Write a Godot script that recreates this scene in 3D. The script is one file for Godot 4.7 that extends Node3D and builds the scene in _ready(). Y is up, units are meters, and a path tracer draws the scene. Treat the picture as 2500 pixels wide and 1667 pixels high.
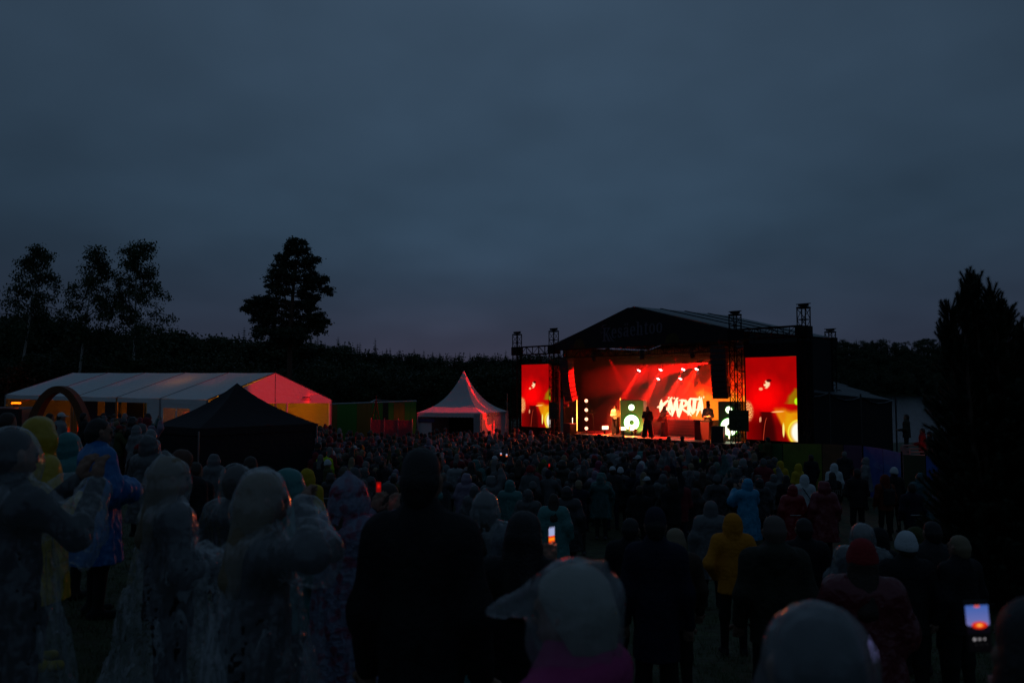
extends Node3D
# Open-air concert at dusk: stage with video screens, tents, wooded lake shore and a rain-poncho crowd.
const FOCAL := 1944.0            # focal length in pixels of a 2500 pixel wide picture
const EYE := Vector3(0, 4.4, 0)
const PITCH := 0.0570
const STAGE_ORIGIN := Vector3(0.63, 0, -52.2)
const STAGE_TURN := 0.8674       # the stage front runs along (cos, sin) in x, z
const DECK := 1.57
var rng := RandomNumberGenerator.new()
var taken := {}
var material_cache := {}
var mesh_cache := {}
var wrinkle: NoiseTexture2D
var crease: NoiseTexture2D
var cloth_noise := FastNoiseLite.new()
var film_noise := FastNoiseLite.new()
var ground_noise := FastNoiseLite.new()
var along := Vector3(cos(STAGE_TURN), 0, sin(STAGE_TURN))
var outward := Vector3(-sin(STAGE_TURN), 0, cos(STAGE_TURN))

# ---------------------------------------------------------------- where things stand
func at(px: float, py: float, depth: float) -> Vector3:
	var a := (px - 1250.0) / FOCAL
	var b := (833.5 - py) / FOCAL
	var v := Vector3(a, sin(PITCH) + b * cos(PITCH), -cos(PITCH) + b * sin(PITCH))
	return EYE + v * (depth / -v.z)

func column(p: Vector3) -> float:
	return 1250.0 + FOCAL * p.x / maxf(-p.z, 0.01)

func on_stage(s: float, e: float, y: float) -> Vector3:
	return STAGE_ORIGIN + along * s + outward * e + Vector3(0, y, 0)

func stage_basis() -> Basis:      # x along the front, y up, z out to the audience
	return Basis(along, Vector3.UP, outward)

func ramp(table: Array, x: float) -> float:
	for i in range(1, table.size()):
		if x <= table[i][0]:
			var t: float = clampf((x - table[i - 1][0]) / (table[i][0] - table[i - 1][0]), 0.0, 1.0)
			return lerpf(table[i - 1][1], table[i][1], t)
	return table[-1][1]

func ground_height(x: float, z: float) -> float:
	var far := -z
	var y := ramp([[-6, 2.6], [0, 2.42], [2, 2.36], [4, 2.12], [6, 1.74], [8, 1.45], [11, 1.02], [14, 0.84], [19, 0.55], [28, 0.24], [40, 0.05], [60, -0.1], [75, -0.2]], far)
	var left := ramp([[-6, 2.6], [0, 2.42], [5, 2.36], [8, 2.24], [15, 1.9], [25, 1.62], [40, 1.2], [65, 0.8], [90, 0.4], [120, 0.2]], far)
	var side := atan2(-x, maxf(far + 2.0, 0.5))
	y = lerpf(y, left, smoothstep(0.12, 0.4, side))
	if far > 66.0:
		var azimuth := x / far
		var wet := smoothstep(0.06, 0.12, azimuth)
		var shore := lerpf(y, -3.6, smoothstep(66.0, 80.0, far))
		var beyond := lerpf(-3.6, 30.0, smoothstep(505.0, 640.0, far))
		y = lerpf(y + 3.0 * smoothstep(140.0, 320.0, far), maxf(shore, beyond) if far > 400.0 else shore, wet)
	return y + 0.03 * ground_noise.get_noise_2d(x * 6.0, z * 6.0)

func stand(px: float, py: float, tall: float) -> Vector3:   # where somebody that tall has the top of the head on that sight line
	var depth := 70.0
	while depth > 1.5:
		var p := at(px, py, depth)
		if p.y - tall > ground_height(p.x, p.z):
			break
		depth *= 0.985
	var q := at(px, py, depth)
	return Vector3(q.x, ground_height(q.x, q.z), q.z)

func sheet(g: Geo, up: Vector3) -> Geo:      # turns every face of a grid to that side and smooths it
	for i in g.n.size(): g.n[i] = Vector3.ZERO
	for q in range(0, g.ix.size(), 3):
		var m := (g.v[g.ix[q + 2]] - g.v[g.ix[q]]).cross(g.v[g.ix[q + 1]] - g.v[g.ix[q]])
		if m.dot(up) < 0.0:
			var swap := g.ix[q + 1]
			g.ix[q + 1] = g.ix[q + 2]
			g.ix[q + 2] = swap
			m = -m
		for j in 3: g.n[g.ix[q + j]] += m
	for i in g.n.size(): g.n[i] = g.n[i].normalized()
	return g

# ---------------------------------------------------------------- meshes
class Geo:
	var v := PackedVector3Array()
	var n := PackedVector3Array()
	var c := PackedColorArray()
	var uv := PackedVector2Array()
	var ix := PackedInt32Array()
	var color := Color.WHITE

	func vert(p: Vector3, normal: Vector3, t := Vector2.ZERO) -> int:
		v.append(p); n.append(normal); c.append(color); uv.append(t)
		return v.size() - 1

	func face(a: Vector3, b: Vector3, d: Vector3) -> void:
		var m := (b - a).cross(d - a).normalized()
		var i := vert(a, m); vert(b, m); vert(d, m)
		ix.append_array([i, i + 2, i + 1])

	func quad(a: Vector3, b: Vector3, d: Vector3, e: Vector3) -> void:    # counter-clockwise seen from outside
		var m := (d - a).cross(e - b).normalized()
		var i := vert(a, m, Vector2(0, 1)); vert(b, m, Vector2(1, 1)); vert(d, m, Vector2(1, 0)); vert(e, m, Vector2(0, 0))
		ix.append_array([i, i + 2, i + 1, i, i + 3, i + 2])

	func box(mid: Vector3, size: Vector3, turn := Basis.IDENTITY, bevel := 0.0) -> void:
		var h := size / 2.0
		var b := minf(bevel, minf(h.x, minf(h.y, h.z)) * 0.9)
		for axis in 3:
			for sgn in [-1.0, 1.0]:
				var u := (axis + 1) % 3
				var w := (axis + 2) % 3
				var q := []
				for k in [[-1, -1], [1, -1], [1, 1], [-1, 1]]:
					var p := Vector3.ZERO
					p[axis] = sgn * h[axis]
					p[u] = k[0] * (h[u] - b) * sgn
					p[w] = k[1] * (h[w] - b)
					q.append(mid + turn * p)
				quad(q[0], q[1], q[2], q[3])
		if b <= 0.0:
			return
		for axis in 3:
			var u := (axis + 1) % 3
			var w := (axis + 2) % 3
			for su in [-1.0, 1.0]:
				for sw in [-1.0, 1.0]:
					var q := []
					for k in [[-1, 0], [1, 0], [1, 1], [-1, 1]]:
						var p := Vector3.ZERO
						p[axis] = k[0] * (h[axis] - b)
						p[u] = su * (h[u] - (b if k[1] else 0.0))
						p[w] = sw * (h[w] - (0.0 if k[1] else b))
						q.append(mid + turn * p)
					if su * sw > 0.0:
						quad(q[0], q[1], q[2], q[3])
					else:
						quad(q[3], q[2], q[1], q[0])
		for sx in [-1.0, 1.0]:
			for sy in [-1.0, 1.0]:
				for sz in [-1.0, 1.0]:
					var s := Vector3(sx, sy, sz)
					var q := []
					for axis in 3:
						var p := s * (h - Vector3(b, b, b))
						p[axis] = s[axis] * h[axis]
						q.append(mid + turn * p)
					if sx * sy * sz > 0.0:
						face(q[0], q[1], q[2])
					else:
						face(q[2], q[1], q[0])

	func tube(points: Array, radii: Array, sides := 6, caps := true) -> void:
		var first := -1
		var side := Vector3.ZERO
		for i in points.size():
			var t: Vector3 = (points[mini(i + 1, points.size() - 1)] - points[maxi(i - 1, 0)]).normalized()
			if side == Vector3.ZERO:
				side = t.cross(Vector3.UP if absf(t.y) < 0.9 else Vector3.RIGHT).normalized()
			side = (side - t * side.dot(t)).normalized()
			var up := t.cross(side)
			var row := v.size()
			for k in sides + 1:
				var a := TAU * k / sides
				var m := side * cos(a) + up * sin(a)
				vert(points[i] + m * float(radii[i]), m, Vector2(float(k) / sides, i))
			if first >= 0:
				for k in sides:
					ix.append_array([first + k, row + k, first + k + 1, first + k + 1, row + k, row + k + 1])
			first = row
		if caps:
			for end in [0, points.size() - 1]:
				if radii[end] > 0.004:
					var ring: int = v.size()
					var t: Vector3 = (points[0] - points[1]).normalized() if end == 0 else (points[-1] - points[-2]).normalized()
					var from: int = first if end else first - (points.size() - 1) * (sides + 1)
					var hub := vert(points[end], t)
					for k in sides + 1:
						vert(v[from + k], t)
					for k in sides:
						if end == 0:
							ix.append_array([hub, hub + 1 + k, hub + 2 + k])
						else:
							ix.append_array([hub, hub + 2 + k, hub + 1 + k])

	func lathe(profile: Array, frame: Transform3D, sides := 24) -> void:   # profile of (radius, height) turned round the frame's y
		var rows := []
		for i in profile.size():
			var a: Vector2 = profile[maxi(i - 1, 0)]
			var b: Vector2 = profile[mini(i + 1, profile.size() - 1)]
			var slope := Vector2(b.y - a.y, a.x - b.x).normalized()
			rows.append(v.size())
			for k in sides + 1:
				var g := TAU * k / sides
				var out := Vector3(cos(g), 0, sin(g))
				vert(frame * (out * float(profile[i].x) + Vector3(0, profile[i].y, 0)), (frame.basis * (out * slope.x + Vector3(0, slope.y, 0))).normalized(), Vector2(float(k) / sides, float(i)))
			if i:
				for k in sides:
					var p: int = rows[i - 1] + k
					var q: int = rows[i] + k
					ix.append_array([p, p + 1, q, p + 1, q + 1, q])

	func prism(poly: PackedVector2Array, frame: Transform3D, deep: float) -> void:    # polygon in the frame's x, y; front towards +z
		var cut := Geometry2D.triangulate_polygon(poly)
		for k in range(0, cut.size(), 3):
			var p := []
			for j in 3:
				p.append(Vector3(poly[cut[k + j]].x, poly[cut[k + j]].y, 0))
			if (p[1] - p[0]).cross(p[2] - p[0]).z < 0.0:
				p.reverse()
			var d := Vector3(0, 0, deep / 2.0)
			face(frame * (p[0] + d), frame * (p[1] + d), frame * (p[2] + d))
			face(frame * (p[2] - d), frame * (p[1] - d), frame * (p[0] - d))
		var ccw := not Geometry2D.is_polygon_clockwise(poly)
		for k in poly.size():
			var a := Vector3(poly[k].x, poly[k].y, 0)
			var b := Vector3(poly[(k + 1) % poly.size()].x, poly[(k + 1) % poly.size()].y, 0)
			var d := Vector3(0, 0, deep / 2.0)
			if not ccw:
				quad(frame * (a - d), frame * (b - d), frame * (b + d), frame * (a + d))
			else:
				quad(frame * (b - d), frame * (a - d), frame * (a + d), frame * (b + d))

	func add(o: Geo) -> void:
		var base := v.size()
		v.append_array(o.v); n.append_array(o.n); c.append_array(o.c); uv.append_array(o.uv)
		for i in o.ix:
			ix.append(base + i)

	func mesh(with_colors := false) -> ArrayMesh:
		var arrays := []
		arrays.resize(Mesh.ARRAY_MAX)
		arrays[Mesh.ARRAY_VERTEX] = v
		arrays[Mesh.ARRAY_NORMAL] = n
		arrays[Mesh.ARRAY_TEX_UV] = uv
		if with_colors:
			arrays[Mesh.ARRAY_COLOR] = c
		arrays[Mesh.ARRAY_INDEX] = ix
		var m := ArrayMesh.new()
		m.add_surface_from_arrays(Mesh.PRIMITIVE_TRIANGLES, arrays)
		return m

# A smooth figure: every bone is [from, to, radius, radius, depth scale, colour number]; distances are joined and meshed as surface nets.
func figure(bones: Array, cell: float, blend: float, colors: Array, opts := {}) -> Geo:
	var lo := Vector3(1e3, 1e3, 1e3)
	var hi := -lo
	for b in bones:
		var r := maxf(b[2], b[3])
		for k in 2:
			lo = lo.min(b[k] - Vector3(r, r, r * maxf(b[4], 1.0)))
			hi = hi.max(b[k] + Vector3(r, r, r * maxf(b[4], 1.0)))
	var fold: float = opts.get("fold", 0.0)
	var pad := cell * 2.5 + fold * 1.6
	lo -= Vector3(pad, pad, pad)
	hi += Vector3(pad, pad, pad)
	if opts.has("hem"):
		lo.y = opts.hem - cell * 2.5
	var nx := int((hi.x - lo.x) / cell) + 2
	var ny := int((hi.y - lo.y) / cell) + 2
	var nz := int((hi.z - lo.z) / cell) + 2
	var row := nx
	var slab := nx * ny
	var field := PackedFloat32Array()
	field.resize(slab * nz)
	field.fill(9.0)
	var owner_of := PackedByteArray()
	owner_of.resize(slab * nz)
	for b in bones:
		var a: Vector3 = b[0]
		var d: Vector3 = b[1] - a
		var ra: float = b[2]
		var dr: float = b[3] - ra
		var thin: float = 1.0 / b[4]
		var dd := maxf(d.x * d.x + d.y * d.y + d.z * d.z * thin * thin, 1e-8)
		var reach := maxf(ra, ra + dr) + blend * 0.5 + cell * 2.5 + fold * 1.6
		var reach_z := reach * maxf(b[4], 1.0)
		var p0: Vector3 = a.min(b[1]) - Vector3(reach, reach, reach_z) - lo
		var p1: Vector3 = a.max(b[1]) + Vector3(reach, reach, reach_z) - lo
		var x0 := maxi(int(p0.x / cell), 0)
		var x1 := mini(int(p1.x / cell) + 1, nx)
		var z0 := maxi(int(p0.z / cell), 0)
		var z1 := mini(int(p1.z / cell) + 1, nz)
		for z in range(z0, z1):
			var pz := (lo.z + z * cell - a.z) * thin
			var dz := d.z * thin
			for y in range(maxi(int(p0.y / cell), 0), mini(int(p1.y / cell) + 1, ny)):
				var py := lo.y + y * cell - a.y
				var at_row := z * slab + y * row
				var yz := py * d.y + pz * dz
				for x in range(x0, x1):
					var px := lo.x + x * cell - a.x
					var t := (px * d.x + yz) / dd
					t = 0.0 if t < 0.0 else 1.0 if t > 1.0 else t
					var qx := px - d.x * t
					var qy := py - d.y * t
					var qz := pz - dz * t
					var dist := sqrt(qx * qx + qy * qy + qz * qz) - ra - dr * t
					var i := at_row + x
					var old := field[i]
					if dist < old:
						owner_of[i] = b[5]
					var h := blend - absf(old - dist)
					if h > 0.0:
						field[i] = minf(old, dist) - h * h / blend * 0.25
					elif dist < old:
						field[i] = dist
	if fold > 0.0 or opts.has("hem") or opts.has("cut"):
		var hem: float = opts.get("hem", -9.0)
		var seed_at: float = opts.get("seed", 0.0) * 37.0
		var cut: Plane = opts.get("cut", Plane(Vector3.UP, 99.0))
		var fold_top: float = opts.get("fold_top", 1.5)
		var film: bool = opts.get("film", false)
		for z in nz:
			for y in ny:
				var py := lo.y + y * cell
				var i := z * slab + y * row
				var amp := fold * clampf((fold_top - py) * 1.4 + 0.25, 0.25, 1.0)
				for x in nx:
					var f := field[i + x]
					if f < 0.16 and f > -0.16:
						if fold > 0.0:
							if film:
								var wx := lo.x + x * cell
								var wz := lo.z + z * cell
								f += amp * (film_noise.get_noise_3d(wx * 6.5 + py * 1.1 + seed_at, py * 1.3 - wx * 0.8, wz * 6.5) - 0.35)
								f += amp * 0.14 * film_noise.get_noise_3d(wx * 15.0 - py * 6.0, py * 7.0 + wx * 4.0 + seed_at, wz * 15.0)
							else:
								f += amp * cloth_noise.get_noise_3d((lo.x + x * cell) * 9.0 + seed_at, py * 3.2, (lo.z + z * cell) * 9.0)
						field[i + x] = maxf(maxf(f, hem - py), cut.distance_to(Vector3(lo.x + x * cell, py, lo.z + z * cell)))
					elif f <= -0.16:
						field[i + x] = maxf(maxf(f, hem - py), cut.distance_to(Vector3(lo.x + x * cell, py, lo.z + z * cell)))
	var g := Geo.new()
	var slot := PackedInt32Array()
	slot.resize(slab * nz)
	slot.fill(-1)
	var far := cell * 3.2
	for z in nz - 1:
		for y in ny - 1:
			for x in nx - 1:
				var i := z * slab + y * row + x
				var f0 := field[i]
				if f0 > far or f0 < -far:
					continue
				var f1 := field[i + 1]
				var f2 := field[i + row]
				var f3 := field[i + row + 1]
				var f4 := field[i + slab]
				var f5 := field[i + slab + 1]
				var f6 := field[i + slab + row]
				var f7 := field[i + slab + row + 1]
				var s := int(f0 < 0.0) + int(f1 < 0.0) + int(f2 < 0.0) + int(f3 < 0.0) + int(f4 < 0.0) + int(f5 < 0.0) + int(f6 < 0.0) + int(f7 < 0.0)
				if s == 0 or s == 8:
					continue
				var sum := Vector3.ZERO
				var num := 0
				if (f0 < 0.0) != (f1 < 0.0): sum += Vector3(f0 / (f0 - f1), 0, 0); num += 1
				if (f2 < 0.0) != (f3 < 0.0): sum += Vector3(f2 / (f2 - f3), 1, 0); num += 1
				if (f4 < 0.0) != (f5 < 0.0): sum += Vector3(f4 / (f4 - f5), 0, 1); num += 1
				if (f6 < 0.0) != (f7 < 0.0): sum += Vector3(f6 / (f6 - f7), 1, 1); num += 1
				if (f0 < 0.0) != (f2 < 0.0): sum += Vector3(0, f0 / (f0 - f2), 0); num += 1
				if (f1 < 0.0) != (f3 < 0.0): sum += Vector3(1, f1 / (f1 - f3), 0); num += 1
				if (f4 < 0.0) != (f6 < 0.0): sum += Vector3(0, f4 / (f4 - f6), 1); num += 1
				if (f5 < 0.0) != (f7 < 0.0): sum += Vector3(1, f5 / (f5 - f7), 1); num += 1
				if (f0 < 0.0) != (f4 < 0.0): sum += Vector3(0, 0, f0 / (f0 - f4)); num += 1
				if (f1 < 0.0) != (f5 < 0.0): sum += Vector3(1, 0, f1 / (f1 - f5)); num += 1
				if (f2 < 0.0) != (f6 < 0.0): sum += Vector3(0, 1, f2 / (f2 - f6)); num += 1
				if (f3 < 0.0) != (f7 < 0.0): sum += Vector3(1, 1, f3 / (f3 - f7)); num += 1
				slot[i] = g.v.size()
				g.v.append(lo + (Vector3(x, y, z) + sum / num) * cell)
				g.n.append(Vector3(f1 - f0 + f3 - f2 + f5 - f4 + f7 - f6, f2 - f0 + f3 - f1 + f6 - f4 + f7 - f5, f4 - f0 + f5 - f1 + f6 - f2 + f7 - f3).normalized())
				g.c.append(colors[owner_of[i]])
				g.uv.append(Vector2(x * cell, y * cell))
				if x > 0 and y > 0 and (f0 < 0.0) != (f4 < 0.0):
					_net(g.ix, slot[i], slot[i - 1], slot[i - row - 1], slot[i - row], f0 < 0.0)
				if y > 0 and z > 0 and (f0 < 0.0) != (f1 < 0.0):
					_net(g.ix, slot[i], slot[i - row], slot[i - row - slab], slot[i - slab], f0 < 0.0)
				if x > 0 and z > 0 and (f0 < 0.0) != (f2 < 0.0):
					_net(g.ix, slot[i], slot[i - slab], slot[i - slab - 1], slot[i - 1], f0 < 0.0)
	return g

func _net(ix: PackedInt32Array, a: int, b: int, d: int, e: int, solid: bool) -> void:
	if b < 0 or d < 0 or e < 0:
		return
	if solid:
		ix.append_array([a, d, b, a, e, d])
	else:
		ix.append_array([a, b, d, a, d, e])

# ---------------------------------------------------------------- materials
func rgb(r: float, g: float, b: float) -> Color:     # a base colour as measured, linear
	return Color(r, g, b).linear_to_srgb()

func paint(key: String, base: Color, rough := 0.8, opts := {}) -> StandardMaterial3D:
	if material_cache.has(key):
		return material_cache[key]
	var m := StandardMaterial3D.new()
	m.resource_name = key
	m.albedo_color = base
	m.roughness = rough
	m.metallic = opts.get("metal", 0.0)
	if opts.has("spec"):
		m.metallic_specular = opts.spec
	if opts.has("clear"):
		m.transparency = BaseMaterial3D.TRANSPARENCY_ALPHA
		m.albedo_color.a = opts.clear
	if opts.has("back"):
		m.backlight_enabled = true
		m.backlight = opts.back
	if opts.get("colors", false):
		m.vertex_color_use_as_albedo = true
	if opts.has("glow"):
		m.emission_enabled = true
		m.emission = opts.glow
		m.emission_energy_multiplier = opts.get("power", 1.0)
	if opts.has("relief"):
		m.heightmap_enabled = true
		m.heightmap_texture = opts.relief
		m.heightmap_scale = opts.get("relief_cm", 1.0)
		m.uv1_triplanar = true
		m.uv1_scale = Vector3.ONE * float(opts.get("relief_scale", 1.0))
	if opts.has("rim"):
		m.rim_enabled = true
		m.rim = opts.rim
		m.rim_tint = 0.5
	material_cache[key] = m
	return m

func noise_texture(kind: int, freq: float, seed_at: int, octaves := 4, side := 256) -> NoiseTexture2D:
	var n := FastNoiseLite.new()
	n.noise_type = kind
	n.frequency = freq
	n.seed = seed_at
	n.fractal_octaves = octaves
	var t := NoiseTexture2D.new()
	t.width = side
	t.height = side
	t.seamless = true
	t.noise = n
	return t

# ---------------------------------------------------------------- objects
func numbered(called: String) -> String:
	var k: int = taken.get(called, 0)
	taken[called] = k + 1
	return called if k == 0 else "%s_%03d" % [called, k]

func tag(o: Node, label: String, category: String, group := "", kind := "") -> void:
	if label: o.set_meta("label", label)
	if category: o.set_meta("category", category)
	if group: o.set_meta("group", group)
	if kind: o.set_meta("kind", kind)

func thing(called: String, label: String, category: String, where := Vector3.ZERO, turn := Basis.IDENTITY, group := "") -> Node3D:
	var o := Node3D.new()
	o.name = numbered(called)
	add_child(o)
	o.transform = Transform3D(turn, where)
	tag(o, label, category, group)
	return o

func part(called: String, g, m: Material, parent: Node = self, colors := false) -> MeshInstance3D:
	var o := MeshInstance3D.new()
	o.name = called if parent != self else numbered(called)
	o.mesh = g.mesh(colors) if g is Geo else g
	o.material_override = m
	parent.add_child(o, true)
	return o

func boxed(called: String, mid: Vector3, size: Vector3, m: Material, parent: Node, bevel := 0.0, turn := Basis.IDENTITY) -> MeshInstance3D:
	var g := Geo.new()
	g.box(mid, size, turn, bevel)
	return part(called, g, m, parent)

func lettering(called: String, text: String, font: String, tall: float, m: Material, parent: Node, frame: Transform3D, bold := false) -> MeshInstance3D:
	var f := SystemFont.new()
	f.font_names = PackedStringArray([font])
	if bold:
		f.font_weight = 700
	var t := TextMesh.new()
	t.font = f
	t.text = text
	t.font_size = 48
	t.pixel_size = tall / 48.0
	t.depth = 0.012
	var o := MeshInstance3D.new()
	o.name = called
	o.mesh = t
	o.material_override = m
	parent.add_child(o, true)
	o.transform = frame
	return o

func spot(parent: Node, called: String, from: Vector3, to: Vector3, color: Color, energy: float, angle: float, size := 0.08, soft := 0.3) -> SpotLight3D:
	var l := SpotLight3D.new()
	l.name = called
	l.light_color = color
	l.light_energy = energy
	l.spot_angle = angle
	l.spot_angle_attenuation = soft
	l.spot_range = 90.0
	l.light_size = size
	l.shadow_enabled = true
	parent.add_child(l, true)
	l.look_at_from_position(from, to, Vector3.UP if absf((to - from).normalized().y) < 0.98 else Vector3.RIGHT)
	return l

func omni(parent: Node, called: String, where: Vector3, color: Color, energy: float, size := 0.1) -> OmniLight3D:
	var l := OmniLight3D.new()
	l.name = called
	l.light_color = color
	l.light_energy = energy
	l.omni_range = 80.0
	l.omni_attenuation = 2.0
	l.light_size = size
	l.shadow_enabled = true
	parent.add_child(l, true)
	l.position = where
	return l

# ---------------------------------------------------------------- sky, ground, water, trees
func dusk_sky() -> Image:
	var w := 1024
	var h := 512
	var im := Image.create(w, h, false, Image.FORMAT_RGBF)
	var n := FastNoiseLite.new()
	n.seed = 11
	n.frequency = 1.0
	n.fractal_octaves = 5
	var low := Color(0.0270, 0.0310, 0.0540)
	var mid := Color(0.0280, 0.0535, 0.0880)
	var high := Color(0.0370, 0.0660, 0.1060)
	for y in h:
		var el := (0.5 - (y + 0.5) / h) * PI
		var base := low.lerp(mid, smoothstep(-0.02, 0.22, el)).lerp(high, smoothstep(0.12, 0.5, el))
		for x in w:
			var az := (x + 0.5) / w * TAU
			var d := Vector3(cos(el) * sin(az), sin(el), -cos(el) * cos(az))
			var lay := 1.0 / (maxf(d.y, 0.0) + 0.22)      # a flat layer of cloud seen at a slant
			var q := n.get_noise_3d(d.x * lay * 0.9, 7.0, d.z * lay * 0.9)
			var f := n.get_noise_3d(d.x * lay * 2.6 + 40.0, 3.0, d.z * lay * 2.6)
			var open := 0.66 + 0.42 * exp(-pow(angle_difference(az, 0.05) / 0.45, 2.0))      # the thinner cloud over the lake
			var glow := exp(-pow(angle_difference(az, -0.06) / 0.25, 2.0)) * smoothstep(0.14, 0.0, el)      # last of the sunset
			im.set_pixel(x, y, base.lerp(Color(0.046, 0.035, 0.056), 0.4 * glow) * open * (1.0 + 0.28 * q + 0.10 * f))
	return im

func build_ground() -> void:
	var g := Geo.new()
	var rings := 110
	var spokes := 220
	for i in rings + 1:
		var r := 0.4 * pow(3000.0, float(i) / rings) - 0.4
		for k in spokes + 1:
			var a := TAU * k / spokes
			var x := sin(a) * r
			var z := -cos(a) * r
			var y := ground_height(x, z)
			var e := maxf(0.05, r * 0.01)
			var m := Vector3(ground_height(x - e, z) - ground_height(x + e, z), 2.0 * e, ground_height(x, z - e) - ground_height(x, z + e)).normalized()
			g.vert(Vector3(x, y, z), m, Vector2(x, z) * 0.2)
	for i in rings:
		for k in spokes:
			var p := i * (spokes + 1) + k
			var q := p + spokes + 1
			g.ix.append_array([p, q, q + 1, p, q + 1, p + 1])
	var m := paint("wet_trampled_lawn", rgb(0.060, 0.074, 0.026), 0.75)
	var n := noise_texture(FastNoiseLite.TYPE_SIMPLEX_SMOOTH, 0.02, 4, 5, 512)
	var tones := Gradient.new()
	tones.set_color(0, Color(0.62, 0.52, 0.38))
	tones.set_color(1, Color(1.0, 1.05, 0.9))
	n.color_ramp = tones
	m.albedo_texture = n
	m.uv1_triplanar = true
	m.uv1_world_triplanar = true
	m.uv1_scale = Vector3(0.23, 0.23, 0.23)
	m.heightmap_enabled = true
	m.heightmap_texture = noise_texture(FastNoiseLite.TYPE_SIMPLEX, 0.08, 9)
	m.heightmap_scale = 3.0
	tag(part("ground", g, m), "", "", "", "structure")
	# the lake behind the stage
	var w := Geo.new()
	w.quad(Vector3(-20, -1.5, -62), Vector3(420, -1.5, -62), Vector3(420, -1.5, -640), Vector3(-20, -1.5, -640))
	var water := paint("lake_water", rgb(0.01, 0.016, 0.02), 0.12, {"spec": 0.5, "relief": noise_texture(FastNoiseLite.TYPE_SIMPLEX_SMOOTH, 0.03, 21), "relief_cm": 2.0, "relief_scale": 0.25})
	tag(part("lake_water", w, water), "", "", "", "structure")
	# grass on the nearer slope
	var blade := Geo.new()
	for k in 7:
		var a := k * 2.4
		var root := Vector3(cos(a), 0, sin(a)) * (0.012 + 0.006 * k)
		var tip := root * 2.6 + Vector3(cos(a * 1.7) * 0.02, 0.05 + 0.012 * (k % 4), sin(a * 1.3) * 0.02)
		var side := Vector3(-sin(a), 0, cos(a)) * 0.004
		blade.face(root - side, root + side, tip)
	var tufts := MultiMesh.new()
	tufts.transform_format = MultiMesh.TRANSFORM_3D
	tufts.mesh = blade.mesh()
	tufts.instance_count = 26000
	for i in tufts.instance_count:
		var depth := 1.6 + 17.0 * pow(rng.randf(), 1.5)
		var x := rng.randf_range(-0.75, 0.75) * (depth + 1.0)
		var p := Vector3(x, ground_height(x, -depth) - 0.005, -depth)
		tufts.set_instance_transform(i, Transform3D(Basis(Vector3.UP, rng.randf() * TAU).scaled(Vector3.ONE * rng.randf_range(0.6, 1.3)), p))
	var grass := MultiMeshInstance3D.new()
	grass.name = "grass"
	grass.multimesh = tufts
	grass.material_override = paint("grass_blade", rgb(0.055, 0.085, 0.028), 0.6, {"back": Color(0.1, 0.16, 0.04)})
	add_child(grass)
	tag(grass, "short wet grass on the trampled slope", "grass", "", "stuff")

func leaves(g: Geo, mid: Vector3, size: Vector3, count: int, leaf: float, droop := 0.0) -> void:
	for i in count:
		var d := Vector3(rng.randfn(), rng.randfn(), rng.randfn()) * 0.5
		var p := mid + d * size
		var a := Vector3(rng.randfn(), rng.randfn() * (1.0 - droop), rng.randfn()).normalized()
		var b := a.cross(Vector3(rng.randfn(), rng.randfn(), rng.randfn())).normalized()
		if droop > 0.0:
			b = b.lerp(Vector3.DOWN, droop).normalized()
		var s := leaf * rng.randf_range(0.6, 1.3)
		var m := a.cross(b).normalized()
		var k := g.vert(p - a * s * 0.5, m); g.vert(p + b * s, m); g.vert(p + a * s * 0.5, m); g.vert(p - b * s * 0.6, m)
		g.ix.append_array([k, k + 1, k + 2, k, k + 2, k + 3])

func leafy_paint(key: String, base: Color) -> Material:
	return paint(key, base, 0.6, {"back": Color(0.12, 0.16, 0.05)})

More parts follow.
